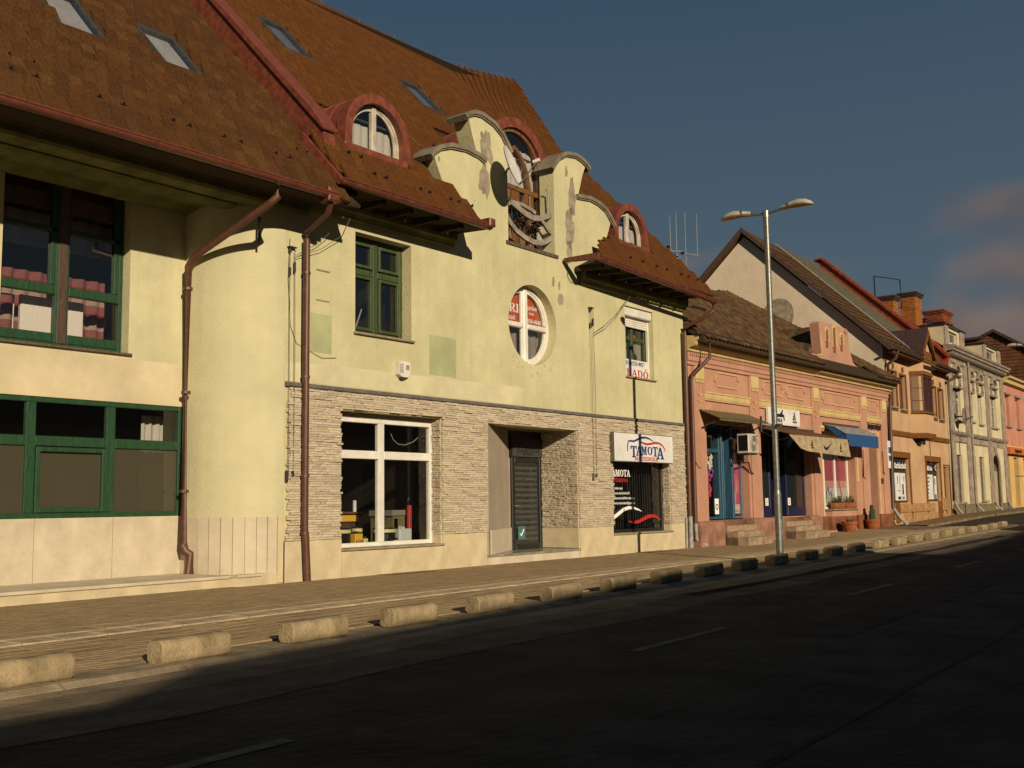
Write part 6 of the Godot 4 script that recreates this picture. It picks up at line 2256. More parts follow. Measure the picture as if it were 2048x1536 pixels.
func local(o: Node3D) -> void:
	# same axes as the pink house
	o.transform = Transform3D(Basis(Vector3.UP, -deg_to_rad(1.3)), Vector3(22.45, 0, 0))

func three_stripes(par: Node3D, cx: float, cy: float, h: float, z: float, word: bool, t := AX_Z) -> void:
	var s := st()
	var k := h
	for q in [[-0.50, -0.36, -0.30, 0.22], [-0.20, 0.05, 0.16, 0.58], [0.16, 0.46, 0.62, 1.0]]:
		# slanting bars rising to the right, cut off at the foot
		var w := 0.24 * k
		zprism(s, [[cx + q[0] * k, cy], [cx + q[0] * k + w, cy], [cx + q[0] * k + w - q[3] * k * 0.36, cy + q[3] * k], [cx + q[0] * k + w - q[3] * k * 0.36 - w * 0.85, cy + q[3] * k - w * 0.4]], z, z + 0.004)
	var o := put("stripe_logo", s, M.letter_black, par)
	o.transform = t
	if word:
		var tx := text("lettering", "adidas", par, Vector3(cx + 0.05 * k, cy - 0.22 * h, z + 0.002), 0.26 * h, M.letter_black, "Droid Sans", 800, 0.004, 1.1)
		tx.transform = t * tx.transform

func pink_things() -> void:
	var S := thing("sign_board", "white sports-shop sign with three-stripe logo above the cream awning", "sign")
	local(S)
	pbox("board", M.white, S, 4.15, 3.07, 0.04, 6.12, 3.52, 0.12, 0.008)
	three_stripes(S, 5.75, 3.24, 0.23, 0.121, true)
	var s := st()
	# leaping cat outline with a dark block beneath
	zprism(s, [[4.45, 3.30], [4.6, 3.36], [4.8, 3.36], [4.92, 3.42], [5.0, 3.5], [5.03, 3.46], [4.98, 3.38], [5.1, 3.34], [5.12, 3.2], [5.06, 3.2], [5.04, 3.29], [4.9, 3.28], [4.7, 3.28], [4.5, 3.24]], 0.121, 0.126)
	put("cat_outline", s, M.letter_black, S)
	text("lettering", "PUMA", S, Vector3(4.72, 3.19, 0.123), 0.11, M.letter_black, "Droid Sans", 900, 0.005, 1.2)
	rebase(S, Vector3(5.1, 3.07, 0.08))
	# ---- metal canopy
	var C := thing("canopy", "small corrugated metal canopy above the blue shop door", "canopy")
	local(C)
	s = st()
	for k in 24:
		var xa := 0.52 + k * 0.1105
		var up := 0.02 if k % 2 else 0.0
		quad(s, Vector3(xa, 2.99 + up, 0.62), Vector3(xa, 3.24 + up, 0.04), Vector3(xa + 0.1105, 3.24 + 0.02 - up, 0.04), Vector3(xa + 0.1105, 2.99 + 0.02 - up, 0.62))
		quad(s, Vector3(xa + 0.1105, 2.975 + 0.02 - up, 0.62), Vector3(xa + 0.1105, 3.225 + 0.02 - up, 0.04), Vector3(xa, 3.225 + up, 0.04), Vector3(xa, 2.975 + up, 0.62))
	put("sheet", s, M.canopy_sheet, C)
	pbox("front_edge", M.canopy_sheet, C, 0.5, 2.94, 0.6, 3.2, 2.985, 0.64)
	for x in [0.6, 1.85, 3.1]:
		ptube("bracket", M.brown_frame, C, [Vector3(x, 2.96, 0.6), Vector3(x, 2.9, 0.3), Vector3(x, 2.78, 0.02)], 0.018, 6)
	rebase(C, Vector3(1.8, 2.8, 0.0))
	# ---- cream awning with logos
	var A := thing("awning", "brown awning with a cream valance carrying sports logos", "awning")
	local(A)
	s = st()
	var pr := [[0.03, 2.98], [1.15, 2.70], [1.15, 2.685], [0.03, 2.96]]
	xprism(s, pr, 3.62, 7.1)
	put("cloth", s, M.awning_brown, A)
	s = st()
	quad(s, Vector3(3.1, 2.685, 1.15), Vector3(3.1, 2.69, 1.15), Vector3(7.1, 2.69, 1.15), Vector3(7.1, 2.685, 1.15))
	var f := PackedVector2Array()
	zprism(s, [[3.05, 2.69], [6.85, 2.70], [7.05, 2.22], [4.2, 2.30], [3.75, 2.36], [3.35, 2.55]], 1.15, 1.156)
	put("valance", s, M.awning_cream, A)
	three_stripes(A, 4.45, 2.44, 0.17, 1.157, true)
	three_stripes(A, 6.35, 2.40, 0.17, 1.157, true)
	s = st()
	ribbon(s, [[5.2, 2.53, 0.01], [5.22, 2.44, 0.06], [5.32, 2.39, 0.09], [5.46, 2.42, 0.07], [5.72, 2.56, 0.008]], 0.05, 1.157, 1.161)
	put("swoosh_logo", s, M.letter_black, A)
	for x in [3.66, 7.06]:
		ptube("arm", M.dark_metal, A, [Vector3(x, 2.9, 0.03), Vector3(x, 2.6, 0.6), Vector3(x, 2.68, 1.13)], 0.015, 6)
	pbox("roller", M.brown_frame, A, 3.6, 2.95, 0.0, 7.12, 3.03, 0.09, 0.01)
	rebase(A, Vector3(5.3, 2.2, 0.0))
	# ---- blue awning
	A = thing("awning", "grey awning with a blue valance over the white shop window", "awning")
	local(A)
	s = st()
	xprism(s, [[0.03, 3.26], [0.35, 3.17], [0.68, 2.95], [0.68, 2.935], [0.34, 3.15], [0.03, 3.24]], 7.98, 10.55)
	put("cloth", s, M.awning_grey, A)
	s = st()
	var p := [[7.98, 2.95], [10.55, 2.95]]
	for k in 27:
		p.append([10.55 - k * 2.57 / 26.0, 2.58 + (0.03 if k % 2 else 0.0)])
	zprism(s, p, 0.676, 0.684)
	put("valance", s, M.awning_blue, A)
	for x in [8.0, 10.53]:
		s = st()
		xprism(s, [[0.03, 3.24], [0.35, 3.15], [0.67, 2.93], [0.67, 2.6], [0.62, 2.62], [0.45, 2.85]], x - 0.004, x + 0.004)
		put("side_cloth", s, M.awning_blue, A)
		ptube("arm", M.dark_metal, A, [Vector3(x, 2.75, 0.03), Vector3(x, 2.95, 0.66)], 0.014, 6)
	pbox("roller", M.brown_frame, A, 7.95, 3.22, 0.0, 10.58, 3.31, 0.09, 0.01)
	rebase(A, Vector3(9.3, 2.6, 0.0))
	# ---- air conditioner
	var U := thing("air_conditioner", "cream air-conditioning unit on the wall right of the blue shop door", "air conditioner")
	local(U)
	pbox("case", M.ac_case, U, 2.30, 2.24, 0.12, 2.86, 2.72, 0.42, 0.015)
	s = st()
	band(s, arc(2.58, 2.48, 0.205, 0, 360, 24), arc(2.58, 2.48, 0.19, 0, 360, 24), 0.42, 0.44)
	for r in [0.05, 0.09, 0.13, 0.165]:
		band(s, arc(2.58, 2.48, r, 0, 360, 20), arc(2.58, 2.48, r - 0.012, 0, 360, 20), 0.425, 0.435)
	put("fan_grille", s, M.ac_case, U)
	s = st()
	zprism(s, arc(2.58, 2.48, 0.19, 0, 345, 23), 0.42, 0.423)
	put("fan_opening", s, M.black_thing, U)
	s = st()
	zprism(s, arc(2.58, 2.48, 0.045, 0, 330, 11), 0.424, 0.44)
	put("fan_hub", s, M.ac_case, U)
	pbox("side_grille", M.black_thing, U, 2.295, 2.29, 0.15, 2.30, 2.68, 0.40)
	pbox("badge", M.dark_metal, U, 2.74, 2.66, 0.42, 2.83, 2.69, 0.423)
	for x in [2.4, 2.75]:
		pbox("bracket", M.galv, U, x, 2.2, 0.0, x + 0.03, 2.24, 0.42)
	ptube("hose", M.black_thing, U, [Vector3(2.35, 2.24, 0.2), Vector3(2.3, 2.05, 0.15), Vector3(2.6, 2.0, 0.1), Vector3(3.0, 2.03, 0.06), Vector3(3.1, 1.8, 0.05), Vector3(3.25, 1.74, 0.05)], 0.018, 6)
	rebase(U, Vector3(2.58, 2.2, 0.2))
	# ---- poster with a hand in shop 1
	var P := thing("poster", "pink nail-studio poster with an open hand, right of the blue door", "poster")
	local(P)
	pbox("sheet", M.poster_pink, P, 2.57, 0.98, -0.262, 3.06, 2.25, -0.258)
	pbox("sheet", M.lace, P, 2.57, 0.74, -0.262, 3.06, 0.975, -0.258)
	s = st()
	for q in [[[2.78, 1.0, 0.14], [2.8, 1.2, 0.13], [2.83, 1.34, 0.12]], [[2.83, 1.3, 0.035], [2.85, 1.5, 0.03], [2.83, 1.6, 0.02]], [[2.87, 1.3, 0.035], [2.92, 1.55, 0.03], [2.93, 1.68, 0.02]], [[2.89, 1.28, 0.035], [2.98, 1.5, 0.03], [3.01, 1.6, 0.02]], [[2.89, 1.24, 0.03], [3.0, 1.38, 0.025], [3.04, 1.45, 0.018]], [[2.78, 1.2, 0.04], [2.68, 1.38, 0.03], [2.65, 1.46, 0.02]]]:
		ribbon(s, q, 0.04, -0.258, -0.255)
	put("hand_print", s, M.skin_print, P)
	text("lettering", "Nails", P, Vector3(2.80, 1.98, -0.256), 0.12, M.lace, "Droid Serif", 400, 0.002, 0.8)
	for k in 3:
		pbox("text_line", M.skin_print, P, 2.6, 1.58 + k * 0.06, -0.258, 2.8 + 0.06 * k, 1.60 + k * 0.06, -0.256)
	text("lettering", "06 30 / 264 37 98", P, Vector3(2.81, 0.80, -0.256), 0.045, M.poster_pink, "Droid Sans", 700, 0.002, 0.9)
	rebase(P, Vector3(2.8, 0.74, -0.26))
	# ---- flower pots
	var lab := ["terracotta pot with a low spiky plant beside the white shop door", "terracotta pot with a tall cactus left of the brown side door"]
	for k in 2:
		var T := thing("flower_pot", lab[k], "flower pot", "pots on the pavement")
		s = st()
		lathe(s, Vector3.ZERO, [[0, 0], [0.16, 0], [0.21, 0.22], [0.235, 0.22], [0.235, 0.30], [0.20, 0.30], [0.19, 0.26], [0, 0.26]], 20)
		put("pot", s, M.terracotta, T)
		s = st()
		rng.seed = 50 + k
		if k == 0:
			for i in 40:
				var a := rng.randf() * TAU
				var l := rng.randf_range(0.1, 0.2)
				var d := Vector3(cos(a) * rng.randf_range(0.2, 0.9), 1, sin(a) * 0.6).normalized()
				var w := d.cross(Vector3.UP).normalized() * 0.014
				var b := Vector3(cos(a), 0, sin(a)) * 0.06 + Vector3(0, 0.26, 0)
				tri(s, b - w, b + d * l, b + w)
		else:
			for q in [[0.0, 0.0, 0.46, 0.07], [0.07, 0.03, 0.34, 0.05], [-0.07, -0.02, 0.3, 0.05], [-0.12, 0.02, 0.22, 0.035]]:
				for i in 10:
					var a := TAU * i / 10
					var b := TAU * (i + 0.5) / 10
					var e := TAU * (i + 1) / 10
					var c := Vector3(q[0], 0.25, q[1])
					var r0: Vector3 = Vector3(cos(a), 0, sin(a)) * q[3]
					var r1: Vector3 = Vector3(cos(b), 0, sin(b)) * q[3] * 0.75
					var r2: Vector3 = Vector3(cos(e), 0, sin(e)) * q[3]
					var h := Vector3(0, q[2], 0)
					quad(s, c + r0, c + r0 * 0.8 + h, c + r1 * 0.8 + h, c + r1)
					quad(s, c + r1, c + r1 * 0.8 + h, c + r2 * 0.8 + h, c + r2)
					tri(s, c + r0 * 0.8 + h, c + h * 1.08, c + r2 * 0.8 + h)
		put("cactus" if k else "plant", s, M.leaf, T)
		var px: float = [31.2, 33.15][k]
		T.position = Vector3(px, pave_y(px, 0.55) + 0.002, 0.55)
	# ---- window boxes
	lab = ["left terracotta trough with dark leafy plants on the white window's sill", "right terracotta trough with yellowing plants on the white window's sill"]
	for k in 2:
		var T := thing("flower_trough", lab[k], "flower box", "troughs on the shop sill")
		local(T)
		var x0: float = [8.62, 9.5][k]
		pbox("trough", M.terracotta, T, x0, 0.785, -0.14, x0 + 0.72, 0.96, 0.03, 0.02)
		for m in 2:
			s = st()
			rng.seed = 80 + k * 2 + m
			for i in 150:
				var c := Vector3(x0 + 0.05 + rng.randf() * 0.62, 0.95 + absf(rng.randfn()) * 0.09, -0.055 + rng.randfn() * 0.04)
				var a := Vector3(rng.randfn(), rng.randfn(), rng.randfn()).normalized() * 0.032
				var b := Vector3(rng.randfn(), rng.randfn(), rng.randfn()).normalized() * 0.018
				quad(s, c - a, c + b, c + a, c - b)
			put("leaves", s, M.leaf if m == 0 or k == 0 else M.leaf_dry, T)
		rebase(T, Vector3(x0 + 0.36, 0.785, -0.05))
	# ---- house number plate on the corner, white with dark figures
	var N := thing("wall_sign", "tall white wall sign with dark figures at the pink house's right corner", "sign")
	local(N)
	pbox("plate", M.white, N, 13.0, 2.05, 0.06, 13.35, 2.95, 0.09)
	for q in [[2.55, 0.12], [2.3, 0.1]]:
		pbox("figure", M.letter_black, N, 13.06, q[0], 0.09, 13.28, q[0] + q[1] * 1.6, 0.13, 0.02)
	rebase(N, Vector3(13.17, 2.05, 0.07))

# ---------------------------------------------------------------- tan two-storey house with a bay (own axes)
func tan_house() -> void:
	var H := thing("town_house", "tan two-storey house with brown window surrounds, bay window and white side gable", "house")
	H.position = Vector3(35.73, 0, 0.3)
	H.rotation.y = deg_to_rad(1.9)
	var s := st()
	wall(s, 0.02, -0.2, 8.0, 6.12, -0.35, 0.0, [[0.66, 4.16, 1.28, 5.36], [1.78, 4.14, 2.42, 5.32], [5.8, 4.1, 6.42, 5.24], [6.86, 4.08, 7.46, 5.22], [0.34, 0.92, 2.34, 2.44], [4.54, 0.94, 6.44, 2.4], [7.14, 0.4, 7.72, 2.25]])
	box(s, 0.3, -0.2, -9.6, 8.0, 6.1, -9.3)
	box(s, 7.8, -0.2, -9.3, 8.0, 6.1, -0.36)
	put("wall", s, M.tan, H)
	s = st()
	xprism(s, [[0.0, -0.2], [0.0, 6.12], [-4.75, 10.6], [-9.5, 6.12], [-9.5, -0.2]], 0.0, 0.25)
	var G := put("side_gable", s, M.gable_white, H)
	s = st()
	var gp := []
	var f := FastNoiseLite.new()
	f.seed = 4
	for i in 30:
		var a := TAU * i / 30.0
		gp.append([-3.55 + cos(a) * (0.55 + 0.1 * f.get_noise_1d(i * 9.0)), 7.55 + sin(a) * (0.62 + 0.12 * f.get_noise_1d(i * 7.0))])
	xprism(s, gp, -0.006, 0.0)
	put("peeled_patch", s, M.peeled, G)
	# verge, roof
	s = st()
	xprism(s, [[0.42, 5.86], [0.42, 5.98], [-4.75, 10.86], [-10.0, 5.9], [-10.0, 5.78], [-4.75, 10.7]], -0.2, 8.05)
	var R := put("roof", s, M.roof_smooth, H)
	s = st()
	xprism(s, [[0.45, 5.78], [0.45, 5.99], [-4.75, 10.9], [-10.05, 5.88], [-10.05, 5.72], [-4.75, 10.72]], -0.23, -0.18)
	put("verge_board", s, M.brown_frame, R)
	s = st()
	xprism(s, [[-1.0, 7.32], [-1.0, 7.36], [-4.7, 10.87], [-4.75, 10.86], [-4.72, 10.80]], 3.2, 8.0)
	put("mossy_slabs", s, M.roof_moss, R)
	s = st()
	xprism(s, [[0.45, 5.99], [-4.75, 10.9], [-4.75, 10.94], [0.45, 6.03]], 3.0, 3.16)
	put("joint_strip", s, M.lead, R)
	var rs := st()
	for k in 16:
		var yy := 6.2 + k * 0.26
		var zz := 0.42 - (yy - 5.98) / 0.945
		box(rs, -0.19, yy + 0.01, zz - 0.01, 3.0, yy + 0.035, zz + 0.02)
	put("tile_course", rs, M.roof_smooth, R)
	var sg := []
	for k in 6:
		sg.append([0.3 + k * 0.55, 6.25, 0.12])
	snow_guards(R, sg, 0.945)
	# red metal party wall with cap
	s = st()
	xprism(s, [[0.15, 6.2], [-4.6, 10.75], [-4.8, 11.05], [-4.6, 11.1], [-0.1, 6.85], [0.2, 6.5]], 7.75, 8.1)
	var pw := put("party_wall", s, M.red_cap, H)
	s = st()
	xprism(s, [[0.22, 6.52], [-0.08, 6.87], [-4.6, 11.12], [-4.9, 11.08], [-4.9, 11.16], [-4.55, 11.2], [-0.02, 6.95], [0.28, 6.58]], 7.65, 8.2)
	put("wall_cap", s, M.red_cap, pw)
	# eaves
	s = st()
	gutter(s, -0.4, 3.1, 6.0, 5.98, 0.48, 0.07)
	put("gutter", s, M.brown_frame, H)
	s = st()
	gutter(s, 5.1, 8.1, 6.0, 5.98, 0.48, 0.07)
	put("gutter", s, M.brown_frame, H)
	s = st()
	xprism(s, [[0.0, 5.80], [0.06, 5.82], [0.10, 5.9], [0.36, 5.94], [0.0, 6.1]], -0.02, 3.0)
	xprism(s, [[0.0, 5.80], [0.06, 5.82], [0.10, 5.9], [0.36, 5.94], [0.0, 6.1]], 4.6, 8.0)
	put("eave_cornice", s, M.brown_trim, H)
	# windows with surrounds
	for q in [[0.66, 4.16, 1.28, 5.36], [1.78, 4.14, 2.42, 5.32], [5.8, 4.1, 6.42, 5.24], [6.86, 4.08, 7.46, 5.22]]:
		var w := window(H, "window", q[0], q[1], q[2], q[3], -0.09, 0.06, 0.06, M.window_brown, M.pane_tint, [(q[0] + q[2]) / 2], [q[3] - 0.35], 0.06)
		pbox("room", M.dark_room, w, q[0], q[1], -0.34, q[2], q[3], -0.32)
		pbox("curtain", M.lace, w, q[0] + 0.05, q[1] + 0.3, -0.31, q[0] + 0.28, q[3] - 0.1, -0.3)
		s = st()
		ribbon(s, [[q[0], q[1]], [q[0], q[3]], [q[2], q[3]], [q[2], q[1]]], 0.12, 0.0, 0.03, 1.0)
		var cx: float = (q[0] + q[2]) / 2
		zprism(s, [[cx - 0.06, q[3] + 0.1], [cx + 0.06, q[3] + 0.1], [cx + 0.05, q[3] + 0.28], [cx - 0.05, q[3] + 0.28]], 0.0, 0.05)
		cbox(s, q[0] - 0.1, q[1] - 0.14, 0.0, q[2] + 0.1, q[1] - 0.06, 0.03, 0.01)
		put("surround", s, M.brown_trim, H)
		pbox("window_sill", M.sill, H, q[0] - 0.05, q[1] - 0.06, -0.1, q[2] + 0.05, q[1], 0.08, 0.01)
	# bay
	var bx := [[2.98, 0.0], [3.2, 0.42], [4.35, 0.42], [4.6, 0.0]]
	s = st()
	yprism(s, bx, 3.3, 4.08)
	yprism(s, bx, 5.5, 6.28)
	yprism(s, [[2.99, 0.0], [3.2, 0.41], [3.26, 0.41], [3.05, 0.0]], 4.08, 5.5)
	yprism(s, [[4.3, 0.41], [4.34, 0.41], [4.59, 0.0], [4.5, 0.0]], 4.08, 5.5)
	var bay := put("bay", s, M.tan, H)
	s = st()
	yprism(s, [[2.95, 0.0], [3.17, 0.47], [4.38, 0.47], [4.65, 0.0]], 5.42, 5.55)
	yprism(s, [[2.97, 0.0], [3.19, 0.44], [4.36, 0.44], [4.62, 0.0]], 5.92, 6.0)
	yprism(s, [[2.92, 0.0], [3.15, 0.49], [4.4, 0.49], [4.68, 0.0]], 4.04, 4.10)
	put("bay_band", s, M.brown_trim, bay)
	s = st()
	for q in [[3.22, 3.32], [3.72, 3.82], [4.24, 4.34]]:
		box(s, q[0], 4.1, 0.3, q[1], 5.42, 0.43)
	box(s, 3.22, 4.1, 0.3, 4.34, 4.18, 0.425)
	box(s, 3.22, 5.34, 0.3, 4.34, 5.42, 0.425)
	put("bay_frame", s, M.window_brown, bay)
	pbox("pane", M.pane_tint, bay, 3.32, 4.18, 0.36, 3.72, 5.34, 0.366)
	pbox("pane", M.pane_tint, bay, 3.82, 4.18, 0.36, 4.24, 5.34, 0.366)
	pbox("room", M.dark_room, bay, 3.2, 4.1, 0.02, 4.35, 5.42, 0.06)
	# left cheek of the bay: glazed, facing the viewer
	var t := Transform3D(Basis(Vector3(0.464, 0, 0.886), Vector3.UP, Vector3(-0.886, 0, 0.464)), Vector3(2.98, 0, 0.0))
	var ck := window(bay, "bay_window", 0.02, 4.1, 0.47, 5.42, 0.012, 0.05, 0.04, M.window_brown, M.pane_tint, [], [4.5, 4.95], 0.02)
	ck.transform = t
	s = st()
	box(s, 0.0, 4.1, -0.06, 0.47, 5.42, -0.05)
	var rb := put("room", s, M.dark_room, ck)
	# bay gablet roof
	s = st()
	zprism(s, [[3.0, 6.28], [3.72, 7.0], [4.5, 6.28]], -0.6, 0.42)
	put("bay_gablet", s, M.tan, bay)
	s = st()
	zprism(s, [[2.72, 6.05], [2.78, 6.02], [3.74, 7.0], [4.72, 6.05], [4.76, 6.1], [3.74, 7.16]], -1.6, 0.55)
	put("bay_roof", s, M.bay_roof, bay)
	s = st()
	zprism(s, [[2.85, 6.12], [3.74, 7.05], [4.62, 6.12], [4.55, 6.05], [3.74, 6.88], [2.95, 6.05]], 0.5, 0.58)
	yprism(s, [[2.93, 0.0], [3.16, 0.46], [4.4, 0.46], [4.66, 0.0]], 6.0, 6.3)
	put("bay_band", s, M.brown_trim, bay)
	s = st()
	xprism(s, [[0.42, 5.66], [0.52, 5.68], [0.56, 5.74], [0.42, 5.78]], 3.3, 4.45)
	put("bay_lamp_ledge", s, M.bay_roof, bay)
	# string band, curving under the bay
	pbox("string_band", M.brown_trim, H, 0.05, 3.17, 0.0, 2.92, 3.35, 0.06, 0.012)
	pbox("string_band", M.brown_trim, H, 4.66, 3.17, 0.0, 8.0, 3.35, 0.06, 0.012)
	s = st()
	yprism(s, [[2.92, 0.0], [3.15, 0.46], [4.4, 0.46], [4.68, 0.0]], 3.17, 3.35)
	put("string_band", s, M.brown_trim, H)
	pbox("wall_lamp", M.dark_metal, H, 3.5, 2.98, 0.0, 3.95, 3.14, 0.2, 0.03)
	# shop fronts
	for q in [[0.34, 0.92, 2.34, 2.44, 0.85], [4.54, 0.94, 6.44, 2.4, 5.86]]:
		s = st()
		ribbon(s, [[q[0], q[1] - 0.55], [q[0], q[3]], [q[2], q[3]], [q[2], q[1] - 0.55]], 0.14, 0.0, 0.035, 1.0)
		cbox(s, q[0] - 0.13, q[3], 0.0, q[2] + 0.13, q[3] + 0.2, 0.045, 0.01)
		put("surround", s, M.brown_trim, H)
		var w := window(H, "shop_window", q[0], q[1], q[2], q[3], -0.1, 0.08, 0.08, M.window_brown, M.pane_tint, [q[4]], [2.0], 0.1)
		pbox("room", M.dark_room, w, q[0], q[1], -0.34, q[2], q[3], -0.32)
	pbox("door_post", M.brown_trim, H, 0.5, 0.25, 0.0, 0.9, 0.92, 0.05, 0.01)
	pbox("door_post", M.brown_trim, H, 5.95, 0.3, 0.0, 6.42, 0.94, 0.05, 0.01)
	s = st()
	ribbon(s, [[7.1, 0.35], [7.1, 2.3], [7.78, 2.3], [7.78, 0.35]], 0.1, 0.0, 0.035, 1.0)
	put("surround", s, M.brown_trim, H)
	var d := pbox("side_door", M.window_brown, H, 7.14, 0.36, -0.2, 7.72, 2.25, -0.14, 0.01)
	for k in 2:
		pbox("door_panel", M.window_brown, d, 7.22, 0.5 + k * 0.88, -0.14, 7.64, 1.25 + k * 0.86, -0.12, 0.015)
	# rubble base, stone by stone
	rng.seed = 12
	for r in 2:
		var x := 0.05
		while x < 7.05:
			var w := rng.randf_range(0.42, 0.8)
			var x1 := minf(x + w, 7.05)
			var y0 := 0.0 if r == 0 else 0.58
			var y1 := 0.575 if r == 0 else 0.9
			if (x < 0.9 and x1 > 0.5) or (x < 6.42 and x1 > 5.95):
				x = x1
				continue
			s = st()
			cbox(s, x + 0.008, y0, -0.02, x1 - 0.008, y1 - 0.008, rng.randf_range(0.03, 0.06), 0.03)
			put("base_stone", s, M.rubble, H)
			x = x1
	for y in [0.0, 0.58]:
		pbox("base_stone", M.rubble, H, 6.45, y, -0.02, 7.04, y + 0.5, 0.05, 0.03)
	# rainwater pipes
	ptube("downpipe", M.brown_frame, H, [Vector3(0.05, 5.94, 0.48), Vector3(0.05, 5.7, 0.4), Vector3(0.12, 5.5, 0.1), Vector3(0.1, 4.0, 0.1), Vector3(-0.1, 0.75, 0.1)], 0.06, 8)
	ptube("downpipe_foot", M.lead, H, [Vector3(-0.1, 0.75, 0.1), Vector3(0.05, 0.45, 0.25), Vector3(0.25, 0.22, 0.42)], 0.06, 8)
	ptube("downpipe", M.brown_frame, H, [Vector3(8.08, 5.94, 0.48), Vector3(8.08, 5.75, 0.4), Vector3(7.98, 5.6, 0.12), Vector3(7.96, 0.95, 0.1)], 0.06, 8)
	ptube("downpipe_foot", M.lead, H, [Vector3(7.96, 0.95, 0.1), Vector3(8.05, 0.65, 0.2), Vector3(8.15, 0.46, 0.34)], 0.05, 8)
	ptube("cable", M.wire, H, [Vector3(5.2, 3.9, 0.02), Vector3(5.2, 2.8, 0.02), Vector3(5.22, 2.3, 0.02)], 0.012, 5)
	rebase(H, Vector3(4.0, 0.25, -4.5))
	# signs in its windows
	var P := Transform3D(Basis(Vector3.UP, deg_to_rad(1.9)), Vector3(35.73, 0, 0.3))
	var S := thing("shop_sign", "black fascia with white lettering above the left poster of the tan house", "sign")
	S.transform = P
	pbox("board", M.dark_metal, S, 0.43, 2.04, -0.10, 0.82, 2.36, -0.08)
	pbox("board", M.dark_metal, S, 0.9, 2.04, -0.10, 2.26, 2.36, -0.08)
	text("lettering", "Barkácsbolt", S, Vector3(1.58, 2.17, -0.076), 0.19, M.letter_white, "Droid Sans", 800, 0.004, 0.92)
	pbox("print", M.letter_white, S, 0.46, 2.09, -0.08, 0.79, 2.28, -0.077)
	rebase(S, Vector3(1.3, 2.04, -0.09))
	S = thing("shop_sign", "black fascia with white figures and arrow above the list poster", "sign")
	S.transform = P
	pbox("board", M.dark_metal, S, 4.63, 2.04, -0.10, 5.78, 2.33, -0.08)
	pbox("board", M.dark_metal, S, 5.94, 2.04, -0.10, 6.36, 2.33, -0.08)
	text("lettering", "1000 áru", S, Vector3(5.2, 2.15, -0.076), 0.17, M.letter_white, "Droid Sans", 800, 0.004, 1.0)
	s = st()
	ribbon(s, [[6.24, 2.28], [6.06, 2.2], [6.26, 2.08]], 0.05, -0.08, -0.076)
	put("arrow", s, M.letter_white, S)
	rebase(S, Vector3(5.4, 2.04, -0.09))
	S = thing("poster", "white poster with tool pictures in the tan house's left shop window", "poster")
	S.transform = P
	pbox("sheet", M.white, S, 0.95, 0.98, -0.12, 2.2, 1.93, -0.105)
	for q in [[1.2, 1.55, 0.1, 0.28], [1.25, 1.3, 0.3, 0.04], [1.78, 1.2, 0.16, 0.36], [1.95, 1.62, 0.1, 0.2], [1.25, 1.03, 0.32, 0.1], [1.72, 1.03, 0.3, 0.1], [1.5, 1.4, 0.06, 0.4]]:
		pbox("print", M.letter_black if q[2] * q[3] > 0.03 else M.awning_grey, S, q[0], q[1], -0.105, q[0] + q[2], q[1] + q[3], -0.102)
	rebase(S, Vector3(1.6, 0.98, -0.11))
	S = thing("poster", "white poster with a printed list in the tan house's right shop window", "poster")
	S.transform = P
	pbox("sheet", M.white, S, 4.63, 0.98, -0.12, 5.8, 1.93, -0.105)
	var words := ["VILLAMOSSÁG", "SZERSZÁMOK", "FESTÉKEK", "KAZÁNOK", "CSAVAR", "KULCS"]
	for k in 6:
		text("lettering", words[k], S, Vector3(5.1 - k * 0.02, 1.8 - k * 0.14, -0.104), 0.065, M.letter_black, "Droid Sans", 700, 0.003, 0.9)
	rebase(S, Vector3(5.2, 0.98, -0.11))
	S = thing("poster", "narrow white poster at the right edge of the tan house's right window", "poster")
	S.transform = P
	pbox("sheet", M.white, S, 5.98, 0.98, -0.12, 6.3, 1.88, -0.105)
	pbox("print", M.letter_black, S, 6.02, 1.55, -0.105, 6.12, 1.8, -0.102)
	pbox("print", M.letter_black, S, 6.02, 1.0, -0.105, 6.2, 1.2, -0.102)
	rebase(S, Vector3(6.1, 0.98, -0.11))

